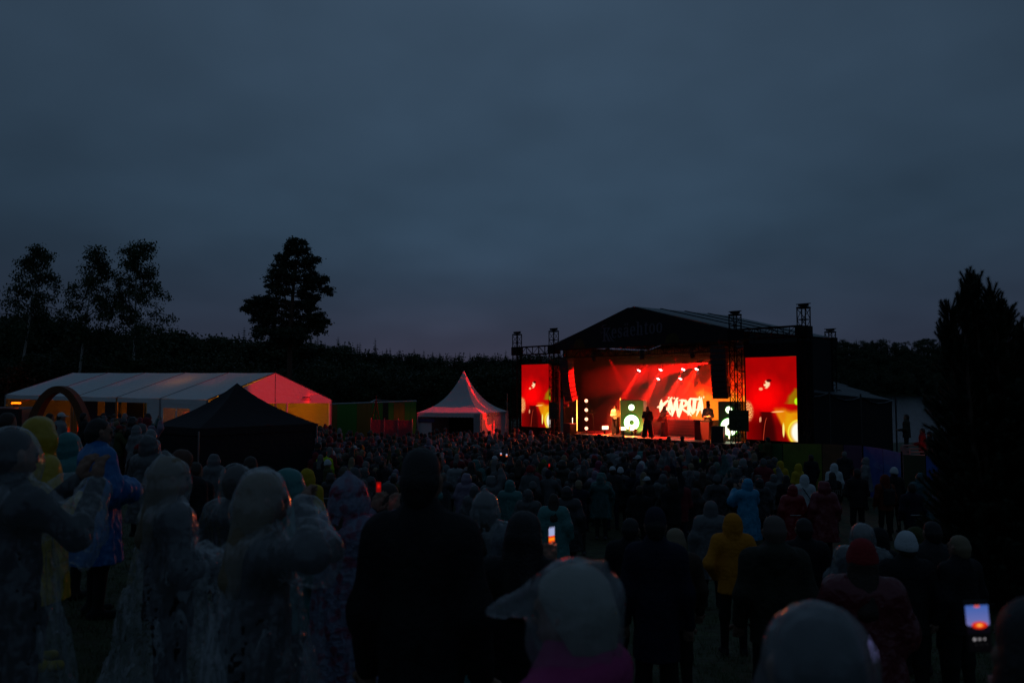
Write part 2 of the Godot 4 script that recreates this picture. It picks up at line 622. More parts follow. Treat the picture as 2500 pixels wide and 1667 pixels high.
func birch(px: float, top: float, depth: float, lean: float, wide: float, crown_from: float, label: String, dense := 1.0) -> void:
	var foot := at(px, 944, depth)
	foot.y = ground_height(foot.x, foot.z)
	var tall := at(px, top, depth).y - foot.y
	var t := thing("birch_tree", label, "tree", foot, Basis.IDENTITY, "birches behind the long white tent")
	var trunk := Geo.new()
	var spine := []
	var radii := []
	for i in 13:
		var u := i / 12.0
		spine.append(Vector3(lean * (u - 0.35) * tall * 0.1 + sin(u * 5.0 + px) * 0.16, u * tall * 0.97, cos(u * 4.0) * 0.15))
		radii.append(lerpf(0.26, 0.02, pow(u, 0.8)))
	trunk.tube(spine, radii, 8)
	var crown := Geo.new()
	var limbs := Geo.new()
	for i in int(64 * dense):
		var u := crown_from + (1.0 - crown_from) * (i + rng.randf()) / (64.0 * dense)
		var rise := (u - crown_from) / (1.0 - crown_from)
		var reach := wide * 0.78 * (0.22 + 0.78 * pow(1.0 - rise, 0.75)) * minf(1.0, 0.55 + rise * 4.0) * rng.randf_range(0.45, 1.0)
		var a := rng.randf() * TAU
		var root: Vector3 = spine[int(u * 11.9)].lerp(spine[mini(int(u * 11.9) + 1, 12)], fposmod(u * 11.9, 1.0))
		var out := Vector3(cos(a), 0, sin(a))
		var mid := root + out * reach * 0.55 + Vector3(0, reach * 0.42, 0)
		var tip := root + out * reach + Vector3(0, reach * 0.28, 0)
		limbs.tube([root, mid, tip], [0.06 * (1.2 - u), 0.035, 0.012], 4, false)
		for k in 5:
			var f := 0.42 + 0.145 * k
			var p := mid.lerp(tip, clampf(f * 1.3 - 0.4, 0, 1)) if f > 0.5 else root.lerp(mid, f * 2.0)
			if rng.randf() < 0.72:
				var hang := rng.randf_range(0.5, 1.5)
				leaves(crown, p + Vector3(rng.randfn() * 0.3, -hang * 0.45, rng.randfn() * 0.3), Vector3(0.62, hang * 0.65, 0.62), int(36 * hang), 0.2, 0.5)
	part("trunk", trunk, paint("birch_bark", rgb(0.62, 0.57, 0.52), 0.85, {"relief": wrinkle, "relief_cm": 2.0, "relief_scale": 1.0}), t)
	part("limbs", limbs, paint("birch_twig", rgb(0.09, 0.07, 0.06), 0.85), t)
	tag(part("crown", crown, leafy_paint("birch_leaf", rgb(0.045, 0.07, 0.025)), t), "", "", "", "stuff")

func tall_pine() -> void:
	var foot := at(706, 944, 80)
	foot.y = ground_height(foot.x, foot.z)
	var t := thing("pine_tree", "lone tall dark pine with an uneven crown behind the tent gable", "tree", foot)
	var px := 80.0 / FOCAL
	var tall := at(706, 590, 80).y - foot.y
	var trunk := Geo.new()
	trunk.tube([Vector3(0, 0, 0), Vector3(0, tall * 0.5, 0.1), Vector3(0.3, tall * 0.8, 0), Vector3(0.9, tall * 0.98, 0)], [0.32, 0.24, 0.14, 0.03], 8)
	var crown := Geo.new()
	var limbs := Geo.new()
	# masses of the crown: picture x, y and half sizes
	for l in [[730, 598, 20, 11], [712, 611, 20, 15], [745, 621, 18, 11], [766, 639, 18, 8], [694, 637, 15, 15], [725, 644, 28, 15], [684, 662, 20, 13], [750, 670, 20, 13], [673, 690, 15, 15], [709, 682, 30, 17], [755, 693, 28, 13], [787, 685, 17, 8], [789, 708, 15, 10], [694, 713, 25, 12], [740, 713, 25, 12], [758, 729, 15, 8], [638, 731, 22, 12], [610, 737, 13, 8], [602, 754, 12, 8], [632, 754, 28, 14], [666, 739, 28, 14], [719, 744, 34, 14], [760, 749, 15, 10], [632, 775, 22, 12], [679, 775, 30, 15], [730, 777, 34, 17], [776, 775, 22, 12], [794, 790, 12, 10], [643, 800, 25, 12], [694, 803, 36, 15], [755, 800, 38, 17], [658, 818, 30, 11], [730, 818, 46, 13], [700, 835, 40, 12]]:
		var mid := at(l[0], l[1], 80) - foot
		mid.z = rng.randf_range(-1.0, 1.0) * (0.6 + l[2] * px)
		var size := Vector3(l[2] * px * 1.1, l[3] * px * 1.3, l[2] * px * 1.1)
		var root := Vector3(0.6 * clampf(mid.y / tall - 0.5, 0, 1), mid.y - size.x * 0.4, 0)
		limbs.tube([root, root.lerp(mid, 0.6) - Vector3(0, 0.1, 0), mid], [0.08, 0.05, 0.02], 5, false)
		for j in int(7 + l[2] * l[3] * 0.055):
			var d := Vector3(rng.randf_range(-1, 1), rng.randf_range(-1, 1), rng.randf_range(-1, 1))
			if d.length() > 1.0: d = d.normalized()
			var p := mid + d * size * Vector3(0.95, 0.8, 0.95)
			limbs.tube([mid.lerp(p, -0.2), p], [0.025, 0.012], 4, false)
			leaves(crown, p, Vector3(0.42, 0.24, 0.42), 50, 0.15)
	part("trunk", trunk, paint("pine_bark", rgb(0.10, 0.065, 0.045), 0.9), t)
	part("limbs", limbs, paint("pine_bark", rgb(0.10, 0.065, 0.045), 0.9), t)
	tag(part("crown", crown, leafy_paint("pine_needle", rgb(0.022, 0.04, 0.018)), t), "", "", "", "stuff")

func young_pine() -> void:    # the close tree that fills the right edge
	var foot := at(2430, 944, 13.0)
	foot.y = ground_height(foot.x, foot.z)
	var t := thing("young_pine_tree", "close bushy dark pine with upright shoots filling the right edge", "tree", foot)
	var px := 13.0 / FOCAL
	var shoot := Geo.new()          # a bottle brush of needles round a twig
	for i in 96:
		var u := i / 96.0
		var a := i * 2.39996
		var root := Vector3(0, u * 0.22, 0)
		var out := Vector3(cos(a), 0.75 + 0.5 * u, sin(a)).normalized()
		var side := out.cross(Vector3.UP).normalized() * 0.0055
		shoot.face(root - side, root + side, root + out * (0.075 - 0.02 * u))
	var trunk := Geo.new()
	var limbs := Geo.new()
	var shoots := []
	# leaders: picture x and y of the top
	for l in [[2370, 650, 1.0], [2385, 668, 0.5], [2352, 690, 0.5], [2420, 687, 0.9], [2436, 720, 0.5], [2457, 735, 0.85], [2318, 722, 0.55], [2306, 770, 0.4], [2497, 778, 0.9], [2520, 800, 0.8], [2560, 770, 0.8], [2600, 820, 0.7]]:
		var tip: Vector3 = at(l[0], l[1] + 66, 13.0 + rng.randf_range(-0.7, 0.7)) - foot
		var knee := Vector3(tip.x * 0.75, tip.y * 0.55, tip.z * 0.7)
		trunk.tube([Vector3.ZERO, knee * 0.5, knee, tip], [0.1, 0.07, 0.04, 0.012], 6)
		for i in int(60 * l[2]) + 16:
			var u := 1.0 - pow(float(i) / (60 * l[2] + 16), 1.2) * 0.8
			var p := knee.lerp(tip, clampf((u - 0.4) / 0.6, 0, 1)) if u > 0.4 else (knee * 0.5).lerp(knee, u / 0.4)
			var a := rng.randf() * TAU
			var reach := (0.03 + 0.24 * (1.0 - u)) * rng.randf_range(0.5, 1.0)
			var end := p + Vector3(cos(a) * reach, 0.16 + reach * 0.55, sin(a) * reach)
			limbs.tube([p, p.lerp(end, 0.6) - Vector3(0, 0.04, 0), end], [0.016, 0.011, 0.006], 4, false)
			for k in 3:
				shoots.append([p.lerp(end, 0.4 + 0.3 * k), (Vector3(cos(a), 1.5 + k * 0.4, sin(a)) + Vector3(rng.randfn(), 0, rng.randfn()) * 0.25).normalized(), rng.randf_range(0.8, 1.2)])
			shoots.append([end, (Vector3.UP * 3.0 + Vector3(rng.randfn(), 0, rng.randfn()) * 0.6).normalized(), rng.randf_range(0.9, 1.5)])
	# the wide skirt of side branches, uneven on the left where the lake shows beside it
	for i in 700:
		var h := rng.randf_range(0.05, 3.3)
		var edge := ramp([[0.0, 1.05], [0.7, 1.0], [1.3, 0.98], [1.9, 0.92], [2.6, 0.88], [3.4, 0.8]], h) + 0.07 * sin(h * 9.0)
		var a := rng.randf() * TAU
		var reach := edge * (0.35 + 0.65 * sqrt(rng.randf()))
		var root := Vector3(0, maxf(h - reach * 0.35, 0.05), 0)
		var end := Vector3(cos(a) * reach * (1.0 if cos(a) < 0 else 1.9), h + 0.06, sin(a) * reach * 0.95)
		limbs.tube([root.lerp(end, 0.3), root.lerp(end, 0.7) - Vector3(0, 0.04, 0), end], [0.02, 0.014, 0.006], 4, false)
		for k in 4:
			shoots.append([root.lerp(end, 0.55 + 0.15 * k) + Vector3(rng.randfn(), rng.randfn(), rng.randfn()) * 0.03, (Vector3(cos(a), 1.1, sin(a)) + Vector3(rng.randfn(), 0, rng.randfn()) * 0.4).normalized(), rng.randf_range(1.2, 1.8)])
	part("trunk", trunk, paint("pine_bark", rgb(0.10, 0.065, 0.045), 0.9), t)
	part("limbs", limbs, paint("pine_bark", rgb(0.10, 0.065, 0.045), 0.9), t)
	var many := MultiMesh.new()
	many.transform_format = MultiMesh.TRANSFORM_3D
	many.mesh = shoot.mesh()
	many.instance_count = shoots.size()
	for i in shoots.size():
		var up: Vector3 = shoots[i][1]
		var x := up.cross(Vector3(0.3, 0.1, 1)).normalized()
		many.set_instance_transform(i, Transform3D(Basis(x, up, x.cross(up)).scaled(Vector3.ONE * float(shoots[i][2])), shoots[i][0]))
	var crown := MultiMeshInstance3D.new()
	crown.name = "crown"
	crown.multimesh = many
	crown.material_override = leafy_paint("young_needle", rgb(0.016, 0.03, 0.014))
	t.add_child(crown)
	tag(crown, "", "", "", "stuff")

func build_forest() -> void:
	var kinds := []
	var spruce := Geo.new()
	for i in 34:
		var h := 1.0 - i / 34.0
		for k in 7:
			var a := k * TAU / 9 + i * 0.7 + rng.randf() * 0.3
			var reach := (0.012 + 0.16 * pow(1.0 - h, 0.9)) * rng.randf_range(0.45, 1.2)
			var out := Vector3(cos(a), 0, sin(a))
			var side := Vector3(-sin(a), 0, cos(a)) * reach * 0.5
			var root := Vector3(0, h * 0.96 + 0.05, 0)
			spruce.face(root - side * 0.2, root + out * reach - Vector3(0, reach * 0.55, 0) - side, root + out * reach * 1.25 - Vector3(0, reach * 0.75, 0))
			spruce.face(root + side * 0.2, root + out * reach * 1.25 - Vector3(0, reach * 0.75, 0), root + out * reach - Vector3(0, reach * 0.55, 0) + side)
	spruce.tube([Vector3.ZERO, Vector3(0, 0.99, 0)], [0.014, 0.002], 5, false)
	kinds.append(spruce)
	for v in 3:
		var round_tree := Geo.new()
		round_tree.tube([Vector3.ZERO, Vector3(0.01, 0.7, 0)], [0.016, 0.008], 5, false)
		for i in 26:
			var a := rng.randf() * TAU
			var h := rng.randf_range(0.22, 0.92)
			var reach := 0.30 * sin(PI * clampf(h * 0.9, 0, 1)) * sqrt(rng.randf())
			leaves(round_tree, Vector3(cos(a) * reach, h, sin(a) * reach), Vector3(0.085, 0.075, 0.085), 44, 0.026)
		kinds.append(round_tree)
	var spots := []
	for k in kinds.size(): spots.append([])
	# wooded edges: picture column, picture height of the tree tops, distance
	var skyline := [[-260, 752, 112], [0, 772, 112], [110, 762, 115], [190, 790, 118], [300, 803, 122], [430, 806, 140], [520, 815, 150], [600, 822, 160], [760, 826, 165], [830, 838, 175], [890, 850, 185], [960, 862, 200], [1010, 860, 210], [1080, 866, 225], [1150, 872, 240], [1200, 866, 235], [1290, 862, 235], [1340, 868, 240], [1420, 866, 250]]
	for i in range(skyline.size() - 1):
		var a = skyline[i]
		var b = skyline[i + 1]
		var columns := int((b[0] - a[0]) / 5.0)
		for k in columns:
			var f := (k + rng.randf()) / columns
			for row in 3:
				var depth := lerpf(a[2], b[2], f) + row * 7.0 + rng.randf() * 5.0
				var kind := 0 if rng.randf() < 0.45 else 1 + rng.randi() % 3
				var p := at(lerpf(a[0], b[0], f), lerpf(a[1], b[1], f) + (14.0 if kind == 0 else 8.0) * rng.randfn() + 15.0 * ground_noise.get_noise_1d(lerpf(a[0], b[0], f) * 0.17) + row * 5.0 + 10.0, depth)
				var y := ground_height(p.x, p.z)
				spots[kind].append([Vector3(p.x, y, p.z), p.y - y])
	for i in 120:               # leafy fringe in front of the wood, behind the tents
		var px := rng.randf_range(560, 1330)
		var p := at(px, 905 + 14 * rng.randfn(), rng.randf_range(80, 100))
		spots[1 + i % 3].append([Vector3(p.x, ground_height(p.x, p.z), p.z), p.y - ground_height(p.x, p.z)])
	for i in 90:
		var p := at(rng.randf_range(-200, 600), 880 + 16 * rng.randfn(), rng.randf_range(92, 104))
		spots[1 + i % 3].append([Vector3(p.x, ground_height(p.x, p.z), p.z), p.y - ground_height(p.x, p.z)])
	for i in 900:               # far shore across the lake
		var px := rng.randf_range(1900, 2640)
		var depth := rng.randf_range(520, 640)
		var p := at(px, 900, depth)
		var y := ground_height(p.x, p.z)
		spots[0 if rng.randf() < 0.3 else 1 + i % 3].append([Vector3(p.x, y - 1.0, p.z), rng.randf_range(9, 15)])
	var wood := Node3D.new()
	wood.name = "forest"
	add_child(wood)
	tag(wood, "dark wooded skyline behind the tents and across the lake", "forest", "", "stuff")
	var names := ["spruce", "broadleaf", "broadleaf", "broadleaf"]
	var tones := [rgb(0.014, 0.026, 0.014), rgb(0.026, 0.042, 0.014), rgb(0.032, 0.05, 0.016), rgb(0.022, 0.036, 0.014)]
	for k in kinds.size():
		var many := MultiMesh.new()
		many.transform_format = MultiMesh.TRANSFORM_3D
		many.mesh = kinds[k].mesh()
		many.instance_count = spots[k].size()
		for i in spots[k].size():
			var tall: float = spots[k][i][1]
			var wide := tall * rng.randf_range(0.85, 1.35)
			many.set_instance_transform(i, Transform3D(Basis(Vector3.UP, rng.randf() * TAU) * Basis.from_scale(Vector3(wide, tall, wide)), spots[k][i][0]))
		var o := MultiMeshInstance3D.new()
		o.name = names[k]
		o.multimesh = many
		o.material_override = leafy_paint("forest_tone_%d" % k, tones[k])
		wood.add_child(o, true)
		tag(o, "", "", "", "stuff")

# ---------------------------------------------------------------- the stage
func truss(g: Geo, a: Vector3, b: Vector3, wide: float, pipe := 0.026, side_hint := Vector3.ZERO) -> void:
	var t := (b - a).normalized()
	var u := (side_hint if side_hint != Vector3.ZERO else t.cross(Vector3.UP if absf(t.y) < 0.9 else outward)).normalized()
	var w := t.cross(u).normalized()
	var corners := [u + w, u - w, -u - w, -u + w]
	var bays := maxi(int(a.distance_to(b) / (wide * 1.15)), 1)
	for c in corners:
		g.tube([a + c * wide / 2.0, b + c * wide / 2.0], [pipe, pipe], 5)
	for k in bays:
		var p := a.lerp(b, float(k) / bays)
		var q := a.lerp(b, float(k + 1) / bays)
		for j in 4:
			var c1: Vector3 = corners[j] * wide / 2.0
			var c2: Vector3 = corners[(j + 1) % 4] * wide / 2.0
			g.tube([p + (c1 if k % 2 else c2), q + (c2 if k % 2 else c1)], [pipe * 0.6, pipe * 0.6], 4, false)
			g.tube([p + c1, p + c2], [pipe * 0.6, pipe * 0.6], 4, false)

func slab(pts: Array, thick: Vector3) -> Geo:      # a flat polygon in space with thickness
	var g := Geo.new()
	for k in range(1, pts.size() - 1):
		g.face(pts[0] + thick, pts[k] + thick, pts[k + 1] + thick)
		g.face(pts[k + 1], pts[k], pts[0])
	for k in pts.size():
		var a: Vector3 = pts[k]
		var b: Vector3 = pts[(k + 1) % pts.size()]
		g.quad(a, b, b + thick, a + thick)
	return g

func build_stage() -> void:
	var black := paint("black_stage_cloth", rgb(0.012, 0.012, 0.014), 0.9, {"relief": wrinkle, "relief_cm": 1.5, "relief_scale": 0.7})
	var steel := paint("black_truss", rgb(0.014, 0.014, 0.015), 0.7, {"spec": 0.2})
	var pvc := paint("grey_roof_sheet", rgb(0.22, 0.235, 0.25), 0.6, {"relief": wrinkle, "relief_cm": 3.0, "relief_scale": 0.4, "back": Color(0.12, 0.12, 0.12)})
	var t := thing("stage", "open-air stage with black gabled roof, red lit deck and side towers", "stage")
	var f := Transform3D(stage_basis(), STAGE_ORIGIN)
	# deck of single boards, laid from back to front
	var boards := [paint("deck_board", rgb(0.24, 0.22, 0.20), 0.38, {"relief": crease, "relief_cm": 0.6, "relief_scale": 2.0}), paint("deck_board_worn", rgb(0.28, 0.26, 0.235), 0.45, {"relief": crease, "relief_cm": 0.6, "relief_scale": 2.0})]
	var deck := boxed("deck", on_stage(9.7, -4.1, DECK - 0.12), Vector3(12.6, 0.2, 8.6), black, t, 0.01, stage_basis())
	for i in 6:
		for k in 4:
			boxed("deck_panel", on_stage(3.45 + 1.05 + i * 2.1, 0.2 - 1.05 - k * 2.1, DECK - 0.01), Vector3(2.088, 0.02, 2.088), boards[(i * 3 + k) % 2], deck, 0.004, stage_basis())
	boxed("front_skirt", on_stage(9.7, 0.14, 0.72), Vector3(12.5, 1.45, 0.04), black, t, 0.0, stage_basis())
	# gable cover
	var shape := [Vector2(3.25, 6.72), Vector2(16.2, 6.66), Vector2(16.5, 7.16), Vector2(10.05, 8.86), Vector2(9.4, 8.88), Vector2(3.2, 7.0)]
	var cover := Geo.new()
	cover.prism(PackedVector2Array(shape), Transform3D(stage_basis(), STAGE_ORIGIN + outward * 0.18), 0.05)
	var front := part("gable_cover", cover, black, t)
	# lettering on the cover: the name rises a little to the right, each letter a piece of its own
	var ink := paint("gable_lettering", rgb(0.11, 0.10, 0.13), 0.8)
	var word := "Kesäehtoo"
	var s := 7.42
	var steps := [0.72, 0.48, 0.42, 0.52, 0.46, 0.56, 0.36, 0.50, 0.5]
	for i in word.length():
		var o := lettering("letter", word[i], "Droid Serif", 1.02 if i == 0 else 0.92, ink, front, Transform3D(stage_basis() * Basis(Vector3.BACK, -0.03), on_stage(s + steps[i] / 2, 0.235, 7.52 - (0.10 if i == 0 else 0.0) + 0.02 * i)), true)
		o.scale = Vector3(0.86, 1.12, 1.0)
		s += steps[i]
	for k in 3:                 # swashes of the first letter
		var g := Geo.new()
		var c: Array = [[Vector2(7.36, 7.72), Vector2(7.5, 7.95), Vector2(7.8, 7.98)], [Vector2(7.95, 7.5), Vector2(8.2, 7.1), Vector2(8.4, 7.0)], [Vector2(7.32, 7.6), Vector2(7.42, 7.5), Vector2(7.52, 7.6)]][k]
		g.tube(c.map(func(p): return on_stage(p.x, 0.235, p.y)), [0.02, 0.05, 0.015], 5)
		part("letter_swash", g, ink, front)
	for px in [1421.0, 1640.0]:     # faint yellow discs printed low on the cover
		var disc := Geo.new()
		var mid := on_stage(5.55 if px < 1500 else 12.55, 0.222, 6.96)
		var poly := PackedVector2Array()
		for k in 21:
			var a := PI * k / 20.0
			poly.append(Vector2(cos(a) * 0.48, sin(a) * 0.5 - 0.2))
		disc.prism(poly, Transform3D(stage_basis(), mid), 0.012)
		part("sun_print", disc, paint("dull_yellow_print", rgb(0.05, 0.042, 0.006), 0.9), front)
	# roof sheets
	var ridge_front := on_stage(9.75, 0.1, 8.9)
	var ridge_back := on_stage(9.75, -9.2, 8.9)
	part("roof_sheet", slab([ridge_front, on_stage(16.6, 0.1, 7.18), on_stage(16.6, -9.2, 7.18), ridge_back], Vector3(0, 0.04, 0)), pvc, t)
	part("roof_sheet", slab([ridge_back, on_stage(3.0, -9.2, 7.0), on_stage(3.0, 0.1, 7.0), ridge_front], Vector3(0, 0.04, 0)), pvc, t)
	for k in 3:                 # seams welted over the roof
		var seam := Geo.new()
		var e := -2.3 - 2.3 * k
		seam.tube([on_stage(16.6, e, 7.24), on_stage(9.75, e, 8.96), on_stage(3.0, e, 7.06)], [0.03, 0.03, 0.03], 5)
		part("roof_seam", seam, steel, t)
	# black walls
	boxed("back_wall", on_stage(9.8, -9.1, 3.5), Vector3(13.6, 7.0, 0.06), black, t, 0.0, stage_basis())
	boxed("side_wall", on_stage(16.55, -4.9, 3.55), Vector3(0.06, 7.1, 8.2), black, t, 0.0, stage_basis())
	boxed("side_wall", on_stage(3.1, -4.9, 3.45), Vector3(0.06, 6.9, 8.2), black, t, 0.0, stage_basis())
	part("back_gable", slab([on_stage(3.0, -9.15, 6.9), on_stage(16.6, -9.15, 7.1), on_stage(9.75, -9.15, 8.86)], outward * 0.03), black, t)
	# drapes closing the wings behind the screens
	boxed("wing_drape", on_stage(18.3, -0.55, 3.1), Vector3(3.7, 6.9, 0.05), black, t, 0.0, stage_basis())
	boxed("wing_drape", on_stage(1.35, -0.55, 2.7), Vector3(3.4, 5.4, 0.05), black, t, 0.0, stage_basis())
	# towers with their heads, and the trusses that carry the screens
	for tw in [[-0.45, 0.0, 8.05], [3.08, 0.0, 8.08], [16.32, 0.0, 8.2], [20.03, 0.0, 8.28], [16.4, -9.3, 7.75]]:
		var tower := Geo.new()
		truss(tower, on_stage(tw[0], tw[1], 0.0), on_stage(tw[0], tw[1], tw[2] - 0.25), 0.42, 0.03)
		tower.box(on_stage(tw[0], tw[1], tw[2] - 0.2), Vector3(0.5, 0.08, 0.46), stage_basis(), 0.01)
		tower.box(on_stage(tw[0], tw[1], tw[2] - 0.07), Vector3(0.36, 0.12, 0.34), stage_basis(), 0.01)
		tower.tube([on_stage(tw[0] - 0.36, tw[1], tw[2] - 0.02), on_stage(tw[0] + 0.36, tw[1], tw[2] - 0.02)], [0.025, 0.025], 5)
		var o := part("tower", tower, steel, t)
		boxed("sleeve_block", on_stage(tw[0], tw[1], 6.75 if tw[0] < 10 else 6.95), Vector3(0.6, 0.55, 0.55), steel, o, 0.02, stage_basis())
		boxed("base_plate", on_stage(tw[0], tw[1], 0.12), Vector3(1.1, 0.1, 1.1), steel, o, 0.01, stage_basis())
	for b in [[-0.45, 3.08, 6.75], [16.32, 20.03, 7.0], [3.3, 16.2, 6.45]]:
		var beam := Geo.new()
		truss(beam, on_stage(b[0], -0.05, b[2]), on_stage(b[1], -0.05, b[2]), 0.5, 0.03)
		part("truss_beam", beam, steel, t)
	for e in [-3.6, -5.4, -7.0]:
		var beam := Geo.new()
		truss(beam, on_stage(3.6, e, 6.35), on_stage(16.0, e, 6.35), 0.34, 0.024)
		part("lighting_truss", beam, steel, t)
	for h in [[0.9, 0.0], [1.85, 0.0], [17.4, 0.0], [18.6, 0.0]]:     # chain hoists for the screens
		var g := Geo.new()
		var y := 6.5 if h[0] < 10 else 6.75
		g.tube([on_stage(h[0], 0.0, y), on_stage(h[0], 0.0, y - 0.34)], [0.012, 0.012], 5)
		g.box(on_stage(h[0], 0.0, y - 0.42), Vector3(0.16, 0.24, 0.16), stage_basis(), 0.02)
		g.tube([on_stage(h[0], 0.0, y - 0.5), on_stage(h[0], 0.0, 5.9)], [0.012, 0.012], 5)
		part("chain_hoist", g, steel, t)

func screen_picture() -> ImageTexture:     # what the camera sends to the screens: a singer in red light
	var w := 192
	var h := 280
	var im := Image.create(w, h, false, Image.FORMAT_RGB8)
	var n := FastNoiseLite.new()
	n.seed = 5
	n.frequency = 1.0
	var spot_of := func(u: float, v: float, cu: float, cv: float, ru: float, rv: float) -> float:
		return clampf((1.0 - Vector2((u - cu) / ru, (v - cv) / rv).length()) * 3.0, 0.0, 1.0)
	for y in h:
		for x in w:
			var u := (x + 0.5) / w
			var v := (y + 0.5) / h
			var q := n.get_noise_2d(u * 3.0, v * 3.0)
			var c := Color(0.66 + 0.06 * q, 0.0, 0.0)
			c = c.lerp(Color(1.0, 0.0, 0.0), clampf(1.25 - Vector2((u - 0.36) / 0.5, (v - 0.5) / 0.26).length() + 0.15 * q, 0, 1))
			var legs := clampf((v - 0.63 + 0.06 * q) * 5.0, 0, 1) * clampf(1.2 - absf(u - 0.38) * 2.0, 0, 1)
			c = c.lerp(Color(0.36, 0.0, 0.0), legs)
			c = c.lerp(Color(0.22, 0.02, 0.0), clampf((v - 0.74) * 6.0, 0, 1) * clampf(1.0 - absf(u - 0.44 - (v - 0.75) * 0.1) * 9.0, 0, 1))
			var leg := clampf((0.15 - absf(u - lerpf(0.40, 0.46, (v - 0.64) / 0.36)) + 0.06 * (v - 0.64)) * 14.0, 0, 1) * float(v > 0.66)
			c = c.lerp(Color(0.20, 0.005, 0.0), leg * 0.85)
			var smoke := clampf((u - 0.98 + 0.33 * sin(clampf((v - 0.36) * 5.2, 0, PI)) * (1.0 if v < 0.56 else 0.0)) * 8.0 + q, 0, 1) * float(v > 0.37 and v < 0.57)
			c = c.lerp(Color(0.62, 0.42, 0.0), smoke)
			var stage_side := clampf((u - lerpf(0.52, 0.82, clampf((v - 0.62) / 0.38, 0, 1))) * 16.0, 0, 1) * clampf((v - 0.60 - 0.04 * q) * 14.0, 0, 1)
			c = c.lerp(Color(0.90, 0.58 + 0.12 * q, 0.02), stage_side)
			c = c.lerp(Color(1.0, 1.0, 0.3), clampf((1.0 - absf(Vector2((u - 1.04) / 0.25, (v - 0.89) / 0.17).length() - 0.85) * 9.0), 0, 1) * 0.9)
			c = c.lerp(Color(1.0, 1.0, 0.94), spot_of.call(u, v, 1.04, 0.89, 0.20, 0.15))
			c = c.lerp(Color(0.75, 1.0, 0.1), spot_of.call(u, v, 1.0, 0.53, 0.06, 0.05))
			# leopard jacket at the left edge
			var jacket: float = spot_of.call(u, v, 0.02, 0.66, 0.15, 0.15)
			var fur := n.get_noise_2d(u * 40.0, v * 52.0)
			c = c.lerp(Color(1.0, 0.75, 0.45) if fur > -0.05 else Color(0.75, 0.1, 0.0), jacket)
			# face, cap of hair, hand with microphone
			c = c.lerp(Color(1.0, 0.80, 0.62), spot_of.call(u, v, 0.412, 0.355, 0.05, 0.03))
			c = c.lerp(Color(1.0, 0.84, 0.66), spot_of.call(u, v, 0.432, 0.322, 0.068, 0.05))
			c = c.lerp(Color(1.0, 0.84, 0.64), spot_of.call(u, v, 0.385, 0.335, 0.03, 0.014))
			c = c.lerp(Color(0.30, 0.0, 0.0), spot_of.call(u, v, 0.468, 0.284, 0.06, 0.022))
			c = c.lerp(Color(0.85, 0.1, 0.02), spot_of.call(u, v, 0.38, 0.312, 0.03, 0.016))
			c = c.lerp(Color(0.8, 0.12, 0.02), spot_of.call(u, v, 0.385, 0.360, 0.022, 0.010))
			c = c.lerp(Color(1.0, 0.66, 0.46), spot_of.call(u, v, 0.305, 0.385, 0.05, 0.022))
			c = c.lerp(Color(1.0, 0.70, 0.5), spot_of.call(u, v, 0.285 + (v - 0.75) * -0.2, 0.755, 0.03, 0.04) * float(sin(u * 260.0) > -0.3))
			c = c.lerp(Color(1.0, 0.72, 0.42), spot_of.call(u, v, 0.63, 0.655 - (u - 0.63) * 0.05, 0.15, 0.012))
			c = c.lerp(Color(1.0, 0.35, 0.2), clampf(1.0 - absf(u - (0.42 - 0.14 * sqrt(clampf((v - 0.73) / 0.27, 0, 1)) * 0.6)) * 120.0, 0, 1) * float(v > 0.73))
			c = c.lerp(Color(1.0, 0.95, 0.5), spot_of.call(u, v, 0.735, 0.87, 0.025, 0.10))
			im.set_pixel(x, y, c)
	return ImageTexture.create_from_image(im)

func painted_smoke_glow() -> ImageTexture:      # glow of orange lit smoke put into the colour, brighter to the right
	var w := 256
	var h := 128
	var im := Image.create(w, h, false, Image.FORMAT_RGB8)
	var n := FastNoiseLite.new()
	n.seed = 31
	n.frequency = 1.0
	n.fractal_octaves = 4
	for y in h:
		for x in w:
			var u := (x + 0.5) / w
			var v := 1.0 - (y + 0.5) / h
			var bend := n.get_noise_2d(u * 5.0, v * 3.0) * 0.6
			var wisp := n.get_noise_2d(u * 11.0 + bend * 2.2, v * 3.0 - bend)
			var glow_level := smoothstep(0.02, 0.42, u + 0.08 * bend) * (1.14 - 1.45 * maxf(v - 0.30, 0.0)) + 0.42 * wisp * smoothstep(0.1, 0.35, u)
			glow_level = clampf(glow_level, 0, 1.1)
			var c := Color(0.03, 0.0, 0.0).lerp(Color(0.50, 0.02, 0.0), smoothstep(0.0, 0.4, glow_level)).lerp(Color(0.95, 0.15, 0.0), smoothstep(0.38, 0.72, glow_level)).lerp(Color(1.0, 0.52, 0.08), smoothstep(0.72, 1.0, glow_level))
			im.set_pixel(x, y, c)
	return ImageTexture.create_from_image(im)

func glowing(key: String, picture: Texture2D, power: float) -> StandardMaterial3D:
	var m := StandardMaterial3D.new()
	m.resource_name = key
	m.albedo_color = Color(0.01, 0.01, 0.01)
	m.roughness = 0.5
	m.emission_enabled = true
	m.emission = Color.BLACK
	m.emission_texture = picture
	m.emission_energy_multiplier = power
	return m

